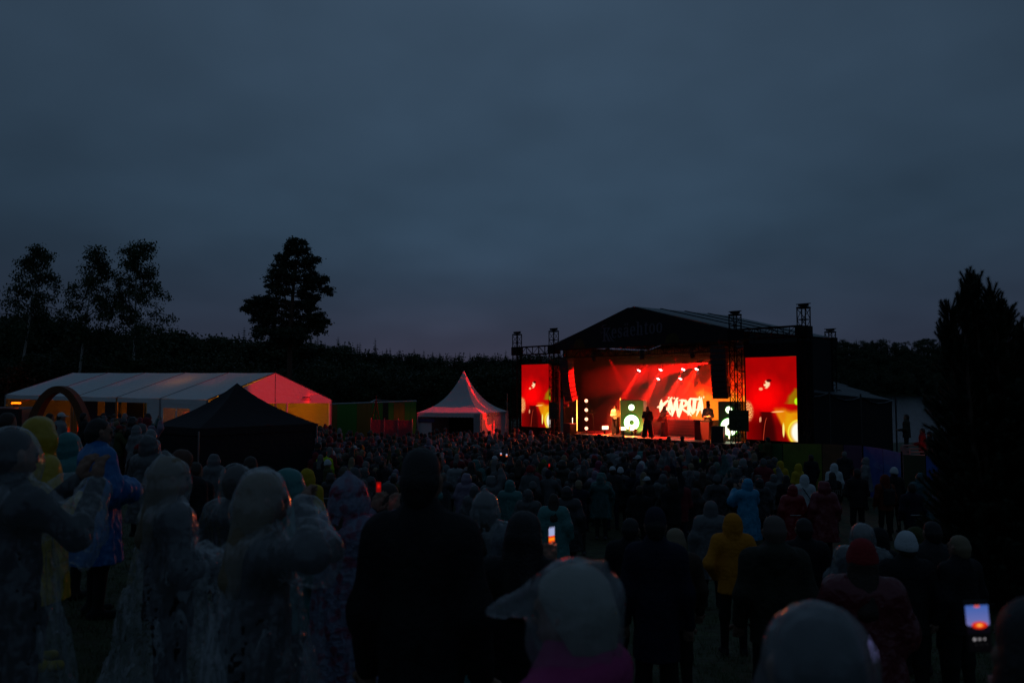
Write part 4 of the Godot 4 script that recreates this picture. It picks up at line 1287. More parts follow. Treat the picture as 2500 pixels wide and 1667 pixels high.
# ---------------------------------------------------------------- tents, fences, small structures
func build_long_tent() -> void:
	var white := paint("white_tent_sheet", rgb(0.80, 0.82, 0.83), 0.55, {"relief": wrinkle, "relief_cm": 4.0, "relief_scale": 0.35, "back": Color(0.3, 0.3, 0.3)})
	var alloy := paint("tent_alloy", rgb(0.35, 0.35, 0.36), 0.4, {"metal": 0.6})
	var near := at(506, 976.5, 48.0)            # eave corners: nearest, right of the gable, far left
	var right := at(808, 976.5, 57.46)
	var far := at(13, 964, 58.6)
	var ridge_near := at(671, 911, 52.73)
	var ridge_far := at(177, 911, 63.2)
	var far_back := right + (far - near)
	var foot := Vector3(near.x, ground_height(near.x, near.z), near.z)
	var t := thing("long_tent", "long white event tent with red lit gable and warm light inside", "tent", foot)
	var lift := Vector3(0, 0.03, 0)
	for k in 5:                    # roof sheets of the bays, each sagging a little between the frames
		for side in 2:
			var g := Geo.new()
			var a: Vector3 = (near if side == 0 else right)
			var b: Vector3 = (far if side == 0 else far_back)
			var cols := 6
			var rows := 6
			for i in cols + 1:
				for j in rows + 1:
					var u := (k + i / float(cols)) / 5.0
					var v := j / float(rows)
					var p := a.lerp(b, u).lerp(ridge_near.lerp(ridge_far, u), v)
					p.y -= 0.10 * sin(PI * i / cols) * sin(PI * v) + 0.03 * sin(PI * i / cols)
					g.vert(p + lift - foot, Vector3.UP, Vector2(u * 5, v))
			for i in cols:
				for j in rows:
					var q := i * (rows + 1) + j
					if side == 0:
						g.ix.append_array([q, q + 1, q + rows + 2, q, q + rows + 2, q + rows + 1])
					else:
						g.ix.append_array([q, q + rows + 2, q + 1, q, q + rows + 1, q + rows + 2])
			sheet(g, Vector3.UP)
			part("roof_sheet", g, white, t)
	for k in 6:                    # frames: rafters and legs
		var u := k / 5.0
		var a := near.lerp(far, u) - foot
		var b := ridge_near.lerp(ridge_far, u) - foot
		var c := right.lerp(far_back, u) - foot
		var rafter := Geo.new()
		rafter.tube([a + lift * 0.9, b + lift * 0.9, c + lift * 0.9], [0.035, 0.035, 0.035], 5)
		part("rafter", rafter, paint("grey_tent_seam", rgb(0.16, 0.17, 0.18), 0.9, {"spec": 0.1}), t)
		for q in [a, c]:
			var w: Vector3 = q + foot
			var leg := Geo.new()
			leg.box(Vector3(q.x, (q.y + ground_height(w.x, w.z) - foot.y) / 2, q.z), Vector3(0.12, q.y - ground_height(w.x, w.z) + foot.y, 0.12), Basis.IDENTITY, 0.01)
			part("leg", leg, paint("orange_post", rgb(0.42, 0.16, 0.05), 0.6) if (q == a and k in [2, 3, 4]) else alloy, t)
	var ux := (far - near) / near.distance_to(far)
	var vx := (right - near) / near.distance_to(right)
	# valance along the eave
	var val := Geo.new()
	val.add(slab([near - foot, far - foot, far - foot - Vector3(0, 0.28, 0), near - foot - Vector3(0, 0.28, 0)], -vx * 0.02))
	part("valance", val, white, t)
	# gable triangle in two halves with a seam, and the sponsor line low on the right half
	var low := Vector3(0, -0.22, 0)
	var mid := near.lerp(right, 0.5)
	part("gable_sheet", slab([near - foot + low, mid - foot + low, ridge_near - foot], -ux * 0.02), white, t)
	var half := part("gable_sheet", slab([mid - foot + low, right - foot + low, right - foot, ridge_near - foot], -ux * 0.024), white, t)
	var seam := Geo.new()
	seam.tube([mid - foot + low, ridge_near - foot], [0.035, 0.035], 5)
	part("gable_seam", seam, paint("dark_seam", rgb(0.06, 0.05, 0.05), 0.8), t)
	var mark := Geo.new()          # unreadable small print: a row of strokes over two rules
	var fx := Basis(vx, Vector3.UP, vx.cross(Vector3.UP))
	var corner := near.lerp(right, 0.735) - foot - ux * 0.05 + Vector3(0, 0.18, 0)
	for k in 6:
		mark.box(corner + vx * (0.12 * k), Vector3(0.05 + 0.03 * (k % 2), 0.10, 0.006), fx)
	mark.box(corner + vx * 0.3 - Vector3(0, 0.13, 0), Vector3(0.95, 0.025, 0.006), fx)
	mark.box(corner + vx * 0.3 - Vector3(0, 0.19, 0), Vector3(0.95, 0.018, 0.006), fx)
	part("printed_mark", mark, paint("dark_seam", Color.BLACK), half)
	# gable posts
	for u in [0.505, 0.60, 0.985]:
		var p := near.lerp(right, u)
		var leg := Geo.new()
		leg.box(Vector3(p.x, (p.y + ground_height(p.x, p.z)) / 2 - 0.1, p.z) - foot, Vector3(0.11, p.y - ground_height(p.x, p.z) - 0.2, 0.11), fx, 0.01)
		part("gable_post", leg, alloy if u < 0.59 else white, t)
	# walls: rear side, far end, the closed bay with windows, and inner partitions
	var cream := paint("cream_tent_wall", rgb(0.55, 0.45, 0.22), 0.8, {"relief": wrinkle, "relief_cm": 4.0, "relief_scale": 0.5})
	var down := func(p: Vector3) -> Vector3: return Vector3(p.x, ground_height(p.x, p.z) + 0.02, p.z)
	for k in 5:
		var a := right.lerp(far_back, k / 5.0)
		var b := right.lerp(far_back, (k + 1) / 5.0)
		part("wall_sheet", slab([a - foot, b - foot, down.call(b) - foot, down.call(a) - foot], vx * 0.02), cream, t)
	part("end_wall", slab([far - foot, far_back - foot, down.call(far_back) - foot, down.call(far) - foot], ux * 0.02), cream, t)
	part("end_gable", slab([far - foot, far_back - foot, ridge_far - foot], ux * 0.02), white, t)
	# a closed bay at the near corner: white wall with two windows
	var a0 := near
	var b0 := near.lerp(far, 0.26)
	var wall_bits := [[0.0, 0.28, 0.0, 1.0], [0.72, 1.0, 0.0, 1.0], [0.28, 0.72, 0.0, 0.22], [0.28, 0.72, 0.72, 1.0], [0.49, 0.51, 0.22, 0.72]]
	for wb in wall_bits:
		var pts := []
		for c in [[wb[0], wb[2]], [wb[1], wb[2]], [wb[1], wb[3]], [wb[0], wb[3]]]:
			var top := a0.lerp(b0, c[0])
			pts.append(top.lerp(down.call(top), c[1]) - foot)
		part("front_panel", slab(pts, vx * 0.03), white, t)
	for wnd in [[0.285, 0.485], [0.515, 0.715]]:
		var pts := []
		for c in [[wnd[0], 0.23], [wnd[1], 0.23], [wnd[1], 0.71], [wnd[0], 0.71]]:
			var top := a0.lerp(b0, c[0])
			pts.append(top.lerp(down.call(top), c[1]) - foot + vx * 0.012)
		part("window_pane", slab(pts, vx * 0.006), paint("clear_tent_window", rgb(0.6, 0.6, 0.6), 0.1, {"clear": 0.25}), t)
	var c0 := near.lerp(far, 0.26)
	part("partition", slab([c0 - foot, c0 + vx * 5.0 - foot, down.call(c0 + vx * 5.0) - foot, down.call(c0) - foot], ux * 0.02), cream, t)
	# back banners in blue at the far bays
	for k in 3:
		var p := near.lerp(far, 0.56 + 0.13 * k) + vx * 4.0
		boxed("blue_banner", p - foot - Vector3(0, 1.2, 0), Vector3(1.9, 2.2, 0.04), paint("blue_banner_%d" % k, [rgb(0.02, 0.07, 0.22), rgb(0.02, 0.11, 0.26), rgb(0.03, 0.06, 0.16)][k], 0.7), t, 0.0, Basis(ux, Vector3.UP, ux.cross(Vector3.UP)))
	boxed("yellow_spot", near.lerp(far, 0.66) + vx * 3.96 - foot - Vector3(0, 1.0, 0), Vector3(0.7, 0.9, 0.02), paint("yellow_print", rgb(0.35, 0.25, 0.03), 0.7), t, 0.0, Basis(ux, Vector3.UP, ux.cross(Vector3.UP)))
	boxed("dark_panel", near.lerp(far, 0.455) + vx * 2.2 - foot - Vector3(0, 1.35, 0), Vector3(1.8, 2.0, 0.05), paint("dark_tent_panel", rgb(0.02, 0.02, 0.02), 0.8), t, 0.0, Basis(ux, Vector3.UP, ux.cross(Vector3.UP)))
	# warm lamps under the roof
	for k in 4:
		var p: Vector3 = [near.lerp(far, 0.12) + vx * 7.6, near.lerp(far, 0.34) + vx * 4.2, near.lerp(far, 0.52) + vx * 7.0, near.lerp(far, 0.14) + vx * 3.4][k] + Vector3(0, 0.1, 0)
		var o := thing("tent_lamp", ["warm lamp hanging inside the tent behind the red gable", "warm lamp hanging in the open middle bay of the tent", "weak lamp hanging among the blue banners in the tent", "warm lamp behind the tent windows"][k], "lamp", p, Basis.IDENTITY, "warm lamps in the long tent")
		var bulb := Geo.new()
		bulb.lathe([Vector2(0.0, -0.12), Vector2(0.07, -0.10), Vector2(0.1, -0.02), Vector2(0.06, 0.07), Vector2(0.03, 0.1)], Transform3D.IDENTITY, 14)
		part("bulb", bulb, paint("warm_bulb", rgb(0.8, 0.7, 0.5), 0.4, {"glow": Color(1.0, 0.62, 0.14), "power": 2.0}), o)
		var cord := Geo.new()
		cord.tube([Vector3(0, 0.1, 0), Vector3(0, 0.7, 0)], [0.01, 0.01], 4)
		part("cord", cord, paint("dark_seam", Color.BLACK), o)
		omni(o, "bulb_light", Vector3(0, -0.02, 0), Color(1.0, 0.6, 0.1), [1.8, 3.2, 0.6, 0.16][k], 0.12)

func build_gazebo() -> void:
	var black := paint("black_gazebo_cloth", rgb(0.010, 0.011, 0.015), 0.85, {"relief": wrinkle, "relief_cm": 2.0, "relief_scale": 0.8})
	var n := at(486, 1046, 27.6)                 # nearest corner of the roof
	var along_front := Vector3(0.643, 0, -0.766)
	var along_side := Vector3(-0.766, 0, -0.643)
	var foot := Vector3(n.x, ground_height(n.x, n.z), n.z)
	var t := thing("black_gazebo", "black peaked pop-up tent standing in the crowd", "tent", foot)
	var eave := n.y - foot.y
	var c := [Vector3(0, eave, 0), along_front * 4.85 + Vector3(0, eave, 0), along_front * 4.85 + along_side * 3.2 + Vector3(0, eave, 0), along_side * 3.2 + Vector3(0, eave, 0)]
	var peak := at(578, 935, 30.5) - foot
	for k in 4:                                  # hanging curve of the roof, steeper to the top
		var g := Geo.new()
		var a: Vector3 = c[k]
		var b: Vector3 = c[(k + 1) % 4]
		var rows := 8
		for j in rows + 1:
			var v := j / float(rows)
			for i in 9:
				var p := a.lerp(b, i / 8.0).lerp(Vector3(peak.x, a.y, peak.z), v)
				p.y = lerpf(a.y, peak.y, 0.72 * v + 0.28 * v * v * v) - 0.06 * sin(PI * i / 8.0) * sin(PI * v)
				g.vert(p, Vector3.UP)
		for j in rows:
			for i in 8:
				var q := j * 9 + i
				g.ix.append_array([q, q + 10, q + 1, q, q + 9, q + 10])
		sheet(g, Vector3.UP)
		part("roof_panel", g, black, t)
		part("valance", slab([a, b, b - Vector3(0, 0.26, 0), a - Vector3(0, 0.26, 0)], (b - a).cross(Vector3.UP).normalized() * 0.01), black, t)
		var inset: Vector3 = (c[0] + c[2]) / 2.0
		var wa := a.lerp(inset, 0.02)
		var wb := b.lerp(inset, 0.02)
		part("wall_cloth", slab([wa, wb, Vector3(wb.x, ground_height(wb.x + foot.x, wb.z + foot.z) - foot.y, wb.z), Vector3(wa.x, ground_height(wa.x + foot.x, wa.z + foot.z) - foot.y, wa.z)], (b - a).cross(Vector3.UP).normalized() * 0.01), black, t)
		var pole := Geo.new()
		var q: Vector3 = a + (a - inset).normalized() * 0.03
		pole.box(Vector3(q.x, eave / 2 - 0.15, q.z), Vector3(0.05, eave + 0.1, 0.05), Basis.IDENTITY, 0.006)
		part("pole", pole, paint("tent_alloy", rgb(0.35, 0.35, 0.36), 0.4), t)

func build_pagoda() -> void:
	var white := paint("white_pagoda_sheet", rgb(0.66, 0.67, 0.68), 0.55, {"relief": wrinkle, "relief_cm": 2.0, "relief_scale": 0.4, "back": Color(0.25, 0.25, 0.25)})
	var n := at(1175, 1009, 50.0)
	var left := Vector3(-0.93, 0, -0.366)
	var back := Vector3(0.366, 0, -0.93)
	var foot := Vector3(n.x, ground_height(n.x, n.z), n.z)
	var t := thing("pagoda_tent", "white pointed pagoda tent streaked with red stage light", "tent", foot)
	var eave := n.y - foot.y
	var c := [Vector3(0, eave, 0), back * 4.5 + Vector3(0, eave, 0), (back + left) * 4.5 + Vector3(0, eave, 0), left * 4.5 + Vector3(0, eave, 0)]
	var mid: Vector3 = (c[0] + c[2]) / 2.0
	var peak := at(1135, 904, 52.9).y - foot.y
	for k in 4:
		var a: Vector3 = c[k]
		var b: Vector3 = c[(k + 1) % 4]
		var g := Geo.new()
		var rows := 14
		for j in rows + 1:
			var v := j / float(rows)
			for i in 11:
				var p := a.lerp(b, i / 10.0).lerp(mid, v)
				p.y = lerpf(eave, peak, 0.36 * v + 0.64 * v * v * v) - 0.05 * sin(PI * i / 10.0) * sin(PI * v)
				g.vert(p, Vector3.UP)
		for j in rows:
			for i in 10:
				var q := j * 11 + i
				g.ix.append_array([q, q + 12, q + 1, q, q + 11, q + 12])
		sheet(g, Vector3.UP)
		part("roof_panel", g, white, t)
		var val := Geo.new()       # scalloped valance
		var m2 := (b - a).cross(Vector3.UP).normalized()
		for i in 36:
			var p := a.lerp(b, i / 36.0)
			var q := a.lerp(b, (i + 1) / 36.0)
			var h1 := 0.25 + 0.04 * absf(sin(PI * i * 0.5))
			var h2 := 0.25 + 0.04 * absf(sin(PI * (i + 1) * 0.5))
			val.quad(p - Vector3(0, h1, 0), q - Vector3(0, h2, 0), q, p)
		part("valance", val, white, t)
		var leg := Geo.new()
		leg.box(Vector3(a.x, eave / 2, a.z), Vector3(0.09, eave, 0.09), Basis.IDENTITY, 0.01)
		part("leg", leg, paint("tent_alloy", rgb(0.35, 0.35, 0.36), 0.4), t)
	# gathered curtain at the near corner, walls at the right and back
	var curtain := Geo.new()
	for i in 20:
		var u := i / 20.0
		var p: Vector3 = c[0] + left * (0.5 * u - 0.05) + back * (0.06 * sin(i * 2.1) - 0.12)
		var q: Vector3 = c[0] + left * (0.5 * (u + 0.05) - 0.05) + back * (0.06 * sin((i + 1) * 2.1) - 0.12)
		curtain.quad(Vector3(p.x, 0.05, p.z), Vector3(q.x, 0.05, q.z), q, p)
	part("gathered_curtain", curtain, white, t)
	part("wall_sheet", slab([c[0] + back * 0.1, c[1], Vector3(c[1].x, 0.05, c[1].z), Vector3(c[0].x, 0.05, c[0].z) + back * 0.1], left * 0.01), white, t)
	part("wall_sheet", slab([c[1], c[2], Vector3(c[2].x, 0.05, c[2].z), Vector3(c[1].x, 0.05, c[1].z)], -back * 0.01), paint("dark_tent_panel", rgb(0.03, 0.025, 0.02), 0.8), t)
	part("wall_sheet", slab([c[2], c[3] , Vector3(c[3].x, 0.05, c[3].z), Vector3(c[2].x, 0.05, c[2].z)], -left * 0.01), white, t)
	boxed("counter", c[3].lerp(c[0], 0.5) * Vector3(1, 0, 1) + Vector3(0, 0.5, 0) + back * 0.5, Vector3(3.8, 1.0, 0.5), paint("dark_tent_panel", rgb(0.03, 0.025, 0.02), 0.8), t, 0.01, Basis(left, Vector3.UP, left.cross(Vector3.UP)))
	boxed("price_board", c[3].lerp(c[0], 0.13) + back * 0.08 - Vector3(0, 0.5, 0), Vector3(1.2, 0.22, 0.03), paint("violet_board", rgb(0.06, 0.05, 0.14), 0.7), t, 0.004, Basis(left, Vector3.UP, left.cross(Vector3.UP)))
	boxed("side_panel", c[3].lerp(c[0], 0.10) + back * 0.2 - Vector3(0, 1.25, 0), Vector3(0.95, 1.2, 0.03), white, t, 0.004, Basis(left, Vector3.UP, left.cross(Vector3.UP)))
	var mast := Geo.new()
	var base := at(1238, 1050, 47.8)
	var m := thing("mast", "thin pole standing between the pagoda tent and the far screen", "pole", Vector3(base.x, ground_height(base.x, base.z), base.z))
	mast.tube([Vector3.ZERO, Vector3(0.0, at(1238, 960, 47.8).y - m.position.y, 0)], [0.03, 0.02], 6)
	part("shaft", mast, paint("tent_alloy", rgb(0.35, 0.35, 0.36), 0.4), m)

func build_enclosure() -> void:
	# striped board enclosure between the two white tents
	var a := at(800, 990, 63.0)
	var b := at(1016, 980, 57.0)
	a.y = 3.0
	b.y = 3.35
	var foot := Vector3(a.x, ground_height(a.x, a.z), a.z)
	var t := thing("striped_enclosure", "tall board enclosure with green and orange stripes between the white tents", "fence", foot)
	var dir := (b - a) * Vector3(1, 0, 1)
	var long := dir.length()
	dir = dir.normalized()
	var face := Basis(dir, Vector3.UP, dir.cross(Vector3.UP))
	var tones := {"g": rgb(0.06, 0.24, 0.025), "o": rgb(0.30, 0.14, 0.014), "d": rgb(0.015, 0.02, 0.012), "y": rgb(0.09, 0.10, 0.01)}
	var stripes := "ooggggoooggdgoogg"
	var wide := long / stripes.length()
	for i in stripes.length():
		var u := (i + 0.5) / stripes.length()
		var p := a.lerp(b, u)
		var top := p.y
		var low := ground_height(p.x, p.z)
		boxed("panel", Vector3(p.x, (top + low) / 2, p.z) - foot, Vector3(wide - 0.02, top - low, 0.04), paint("stripe_" + stripes[i], tones[stripes[i]], 0.7), t, 0.005, face)
	var rail := Geo.new()
	rail.tube([a - foot + Vector3(0, 0.05, 0), b - foot + Vector3(0, 0.05, 0)], [0.06, 0.06], 6)
	part("top_rail", rail, paint("pale_rail", rgb(0.45, 0.47, 0.5), 0.5), t)
	var back_rail := Geo.new()
	var r0 := at(917, 976, 66) - foot
	back_rail.tube([b - foot + Vector3(0, 0.05, 0), at(1016, 981, 66) - foot, r0, a.lerp(b, 0.5) - foot + Vector3(0, 0.05, 0)], [0.05, 0.05, 0.05, 0.05], 6)
	part("top_rail", back_rail, paint("pale_rail", Color.WHITE), t)
	# red banner fence in front
	var c := at(905, 1024, 50.0)
	var e := at(1006, 1022, 48.5)
	var low_y := ground_height(c.x, c.z)
	var f := thing("red_banner_fence", "low red banner fence before the striped enclosure", "fence", Vector3(c.x, low_y, c.z))
	var d2 := ((e - c) * Vector3(1, 0, 1)).normalized()
	var span := c.distance_to(e)
	for k in 3:
		boxed("banner", d2 * span * (k + 0.5) / 3.0 + Vector3(0, (c.y - low_y) / 2 + 0.1, 0), Vector3(span / 3.0 - 0.02, c.y - low_y - 0.2, 0.03), paint("red_banner", rgb(0.55, 0.05, 0.07), 0.7, {"relief": wrinkle, "relief_cm": 1.0, "relief_scale": 0.8}), f, 0.004, Basis(d2, Vector3.UP, d2.cross(Vector3.UP)))
	for k in 4:
		var g := Geo.new()
		g.tube([d2 * span * k / 3.0, d2 * span * k / 3.0 + Vector3(0, c.y - low_y + 0.1, 0)], [0.03, 0.03], 6)
		part("post", g, paint("tent_alloy", rgb(0.35, 0.35, 0.36), 0.4), f)
	var tri := at(917, 1040, 53.0)
	var ty := ground_height(tri.x, tri.z)
	var tp := thing("tripod_mast", "dark tripod mast before the striped enclosure", "tripod", Vector3(tri.x, ty, tri.z))
	var top_y := at(917, 966, 53.0).y - ty
	for k in 3:
		var g := Geo.new()
		var ang := k * TAU / 3 + 0.4
		g.tube([Vector3(cos(ang) * 0.75, 0, sin(ang) * 0.75), Vector3(0, top_y - 0.3, 0)], [0.03, 0.03], 5)
		part("leg", g, paint("black_truss", rgb(0.02, 0.02, 0.022), 0.5), tp)
	var g2 := Geo.new()
	g2.tube([Vector3(0, 0.4, 0), Vector3(0, top_y, 0)], [0.035, 0.025], 5)
	part("column", g2, paint("black_truss", rgb(0.02, 0.02, 0.022), 0.5), tp)

func build_arch() -> void:
	var l := at(58, 1020, 30.0)
	var r := at(229, 1020, 30.0)
	var top := at(141, 942, 30.0)
	var foot := Vector3((l.x + r.x) / 2, ground_height(top.x, top.z), top.z)
	var t := thing("wooden_arch", "brown rounded arch before the long white tent", "arch", foot)
	var half := (r.x - l.x) / 2.0
	var h := top.y - foot.y
	var g := Geo.new()
	var n := 34
	var pts := []
	for i in n + 1:
		var a := PI * i / n
		pts.append([Vector2(-cos(a) * half, sin(a) * h), Vector2(-cos(a) * (half - 0.32), sin(a) * (h - 0.25))])
	for i in n:
		var p: Vector2 = pts[i][0]
		var q: Vector2 = pts[i + 1][0]
		var u: Vector2 = pts[i][1]
		var w: Vector2 = pts[i + 1][1]
		var f := Vector3(0, 0, 0.2)
		var v3 := func(k: Vector2) -> Vector3: return Vector3(k.x, k.y, 0)
		g.quad(v3.call(u) + f, v3.call(w) + f, v3.call(q) + f, v3.call(p) + f)
		g.quad(v3.call(p) - f, v3.call(q) - f, v3.call(w) - f, v3.call(u) - f)
		g.quad(v3.call(p) + f, v3.call(q) + f, v3.call(q) - f, v3.call(p) - f)
		g.quad(v3.call(w) + f, v3.call(u) + f, v3.call(u) - f, v3.call(w) - f)
	part("arch_band", g, paint("brown_arch_board", rgb(0.16, 0.05, 0.015), 0.7, {"relief": crease, "relief_cm": 1.0, "relief_scale": 0.8}), t)
	# a dark service truck with an amber beacon at the left edge
	var q := at(18, 993, 34.0)
	var gy := ground_height(q.x, q.z)
	var v := thing("truck", "dark box truck with an amber beacon at the left edge", "truck", Vector3(q.x - 1.2, gy, q.z), Basis(Vector3.UP, 0.15))
	var top_y := q.y - gy
	var dark := paint("truck_dark", rgb(0.02, 0.02, 0.023), 0.4)
	boxed("box_body", Vector3(0, top_y / 2 + 0.35, 0), Vector3(4.0, top_y - 0.75, 2.0), dark, v, 0.04)
	boxed("cab", Vector3(-2.75, 1.05, 0), Vector3(1.4, 1.3, 1.9), dark, v, 0.12)
	boxed("rear_frame", Vector3(2.02, top_y / 2 + 0.35, 0), Vector3(0.06, top_y - 0.9, 1.8), paint("truck_trim", rgb(0.05, 0.05, 0.055), 0.4), v, 0.01)
	for x in [-2.6, 1.2]:
		for z in [-0.85, 0.85]:
			var w := Geo.new()
			w.lathe([Vector2(0.0, -0.11), Vector2(0.3, -0.11), Vector2(0.36, -0.06), Vector2(0.36, 0.06), Vector2(0.3, 0.11), Vector2(0.0, 0.11)], Transform3D(Basis(Vector3.RIGHT, PI / 2), Vector3(x, 0.36, z)), 20)
			part("wheel", w, paint("tyre", rgb(0.012, 0.012, 0.012), 0.8), v)
	var lamp := Geo.new()
	var lp := at(38, 984, 33.6) - v.position
	lp = v.basis.inverse() * lp
	lamp.box(lp, Vector3(0.36, 0.08, 0.14), Basis.IDENTITY, 0.03)
	part("beacon", lamp, paint("amber_light", rgb(0.6, 0.25, 0.03), 0.4, {"glow": Color(1.0, 0.42, 0.03), "power": 3.0}), v)
	boxed("beacon_mount", lp - Vector3(0, 0.10, 0), Vector3(0.2, 0.14, 0.1), dark, v)
	omni(v, "beacon_light", lp + Vector3(0, 0.15, 0.12), Color(1.0, 0.4, 0.04), 0.25, 0.08)
	# two feather flags beside the arch
	for k in 2:
		var p := at([172.0, 178.0][k], 1010, 31.5 + k)
		var base := Vector3(p.x, ground_height(p.x, p.z), p.z)
		var fl := thing("feather_flag", ["short orange feather flag under the arch", "tall orange feather flag under the arch"][k], "flag", base, Basis.IDENTITY, "orange flags under the arch")
		var tall: float = at(180, [985.0, 971.0][k], 31.5 + k).y - base.y
		var pole := Geo.new()
		pole.tube([Vector3.ZERO, Vector3(0, tall, 0)], [0.015, 0.01], 5)
		part("pole", pole, paint("tent_alloy", rgb(0.35, 0.35, 0.36), 0.4), fl)
		var cloth := Geo.new()
		cloth.prism(PackedVector2Array([Vector2(0.01, tall), Vector2(0.10, tall * 0.75), Vector2(0.12, tall * 0.45), Vector2(0.01, tall * 0.4)]), Transform3D.IDENTITY, 0.008)
		part("cloth", cloth, paint("orange_flag", rgb(0.55, 0.17, 0.03), 0.7), fl)

func build_right_side() -> void:
	# backstage canopy with grey sheets over black walls
	var black := paint("black_stage_cloth", Color.BLACK)
	var grey := paint("dark_grey_sheet", rgb(0.10, 0.11, 0.12), 0.6, {"relief": wrinkle, "relief_cm": 3.0, "relief_scale": 0.5})
	var p0 := at(1945, 952, 42.0)
	var p1 := at(2190, 977, 46.0)
	var foot := Vector3(p0.x, 0.1, p0.z)
	var t := thing("backstage_canopy", "low canopy of grey sheets over black walls beside the lake", "tent", foot)
	var dir := ((p1 - p0) * Vector3(1, 0, 1)).normalized()
	var span := ((p1 - p0) * Vector3(1, 0, 1)).length()
	var depth_dir := Vector3(dir.z, 0, -dir.x)
	if depth_dir.z > 0: depth_dir = -depth_dir
	for k in 3:
		var g := Geo.new()
		var rise := 1.35 - 0.38 * k
		for i in 13:
			for j in 7:
				var u := i / 12.0
				var v := j / 6.0
				var p := p0.lerp(p1, u) - foot + depth_dir * (0.2 + 1.5 * (k + v)) + Vector3(0, 0.35 * v + 0.42 * k - 0.35 * sin(PI * fposmod(u * 3.0, 1.0)) * (1.0 - v) * 0.8, 0)
				g.vert(p, Vector3(0, 1, 0.2).normalized(), Vector2(u, v))
		for i in 12:
			for j in 6:
				var q := i * 7 + j
				g.ix.append_array([q, q + 1, q + 8, q, q + 8, q + 7])
		part("roof_sheet", sheet(g, Vector3.UP), grey, t)
	part("front_wall", slab([p0 - foot + depth_dir * 0.3, p1 - foot + depth_dir * 0.3, Vector3(p1.x - foot.x, -0.3, p1.z - foot.z) + depth_dir * 0.3, Vector3(0, -0.1, 0) + depth_dir * 0.3], depth_dir * 0.03), black, t)
	part("end_wall", slab([p1 - foot + depth_dir * 0.3, p1 - foot + depth_dir * 4.8 + Vector3(0, 0.9, 0), Vector3(p1.x - foot.x, -0.4, p1.z - foot.z) + depth_dir * 4.8, Vector3(p1.x - foot.x, -0.3, p1.z - foot.z) + depth_dir * 0.3], -dir * 0.03), black, t)
	for k in 4:
		var q := p0.lerp(p1, [0.06, 0.31, 0.62, 0.99][k]) - foot
		var g := Geo.new()
		g.box(Vector3(q.x, q.y / 2, q.z), Vector3(0.07, q.y + 0.3, 0.07))
		part("post", g, paint("dark_canopy_post", rgb(0.05, 0.05, 0.05), 0.7), t)
	# painted banner fences
	var runs := [
		["banner_fence", "green and brown painted banner fence below the near video screen", [[1852, 1082, 34.0], [1912, 1082.5, 33.2], [2008, 1084, 32.2], [2060, 1086, 31.6], [2107, 1088, 31.0]], [rgb(0.03, 0.14, 0.03), rgb(0.18, 0.24, 0.02), rgb(0.19, 0.095, 0.035), rgb(0.16, 0.07, 0.13)]],
		["banner_fence", "blue painted banner fence with faint pale writing, turned to the camera", [[2110, 1089, 30.9], [2158, 1096, 29.0], [2202, 1106, 27.4]], [rgb(0.07, 0.15, 0.5), rgb(0.05, 0.2, 0.55)]],
		["banner_fence", "blue and olive banner fence half hidden by the close pine", [[2206, 1110, 27.0], [2262, 1112, 26.4], [2340, 1118, 25.4]], [rgb(0.06, 0.075, 0.03), rgb(0.025, 0.15, 0.55)]],
	]
	var splash := noise_texture(FastNoiseLite.TYPE_SIMPLEX_SMOOTH, 0.012, 77, 3)
	var tones := Gradient.new()
	tones.set_color(0, Color(0.75, 0.8, 0.9))
	tones.set_color(1, Color(1.25, 1.05, 1.0))
	splash.color_ramp = tones
	for run in runs:
		var pts: Array = run[2].map(func(q): return at(q[0], q[1], q[2]))
		var base := Vector3(pts[0].x, ground_height(pts[0].x, pts[0].z), pts[0].z)
		var o := thing(run[0], run[1], "fence", base, Basis.IDENTITY, "painted banner fences")
		for k in pts.size() - 1:
			var a: Vector3 = pts[k]
			var b: Vector3 = pts[k + 1]
			var ga := ground_height(a.x, a.z)
			var gb := ground_height(b.x, b.z)
			var m := paint("fence_paint_%d_%d" % [runs.find(run), k], run[3][k], 0.7)
			m.albedo_texture = splash
			m.uv1_triplanar = true
			m.uv1_scale = Vector3.ONE * 0.4
			var gap := (b - a).normalized() * 0.015
			part("banner", slab([a - base + gap, b - base - gap, Vector3(b.x, gb + 0.06, b.z) - base - gap, Vector3(a.x, ga + 0.06, a.z) - base + gap], (b - a).cross(Vector3.UP).normalized() * 0.025), m, o)
			var post := Geo.new()
			post.tube([Vector3(b.x, gb, b.z) - base, b - base + Vector3(0, 0.06, 0)], [0.03, 0.03], 6)
			part("post", post, paint("black_truss", rgb(0.02, 0.02, 0.022), 0.5), o)
		if runs.find(run) == 1:      # faint cursive tail of a word
			var d: Vector3 = ((pts[2] - pts[0]) * Vector3(1, 0, 1)).normalized()
			var word := lettering("lettering", "aikei", "Droid Serif", 0.34, paint("faint_fence_print", rgb(0.16, 0.24, 0.52), 0.8), o, Transform3D(Basis(d, Vector3.UP, d.cross(Vector3.UP)), at(2150, 1136, 29.2) - base + d.cross(Vector3.UP) * 0.06))
			word.rotate_object_local(Vector3.BACK, -0.05)
	# wooden steps beside the fence, with a rail
	var sp := at(2240, 1098, 31.0)
	var sy := ground_height(sp.x, sp.z)
	var st := thing("wooden_steps", "pale wooden slatted steps behind the banner fence", "steps", Vector3(sp.x, sy, sp.z))
	for k in 4:
		boxed("tread", Vector3(0, sp.y - sy + 0.16 - 0.11 * k, -0.2 + 0.22 * k), Vector3(0.95, 0.05, 0.18), paint("weathered_board", rgb(0.22, 0.21, 0.20), 0.7, {"relief": crease, "relief_cm": 0.6, "relief_scale": 1.5}), st, 0.006)
	for x in [-0.45, 0.45]:
		boxed("stringer", Vector3(x, (sp.y - sy) / 2, 0.0), Vector3(0.05, sp.y - sy + 0.2, 0.7), paint("weathered_board", Color.WHITE), st)
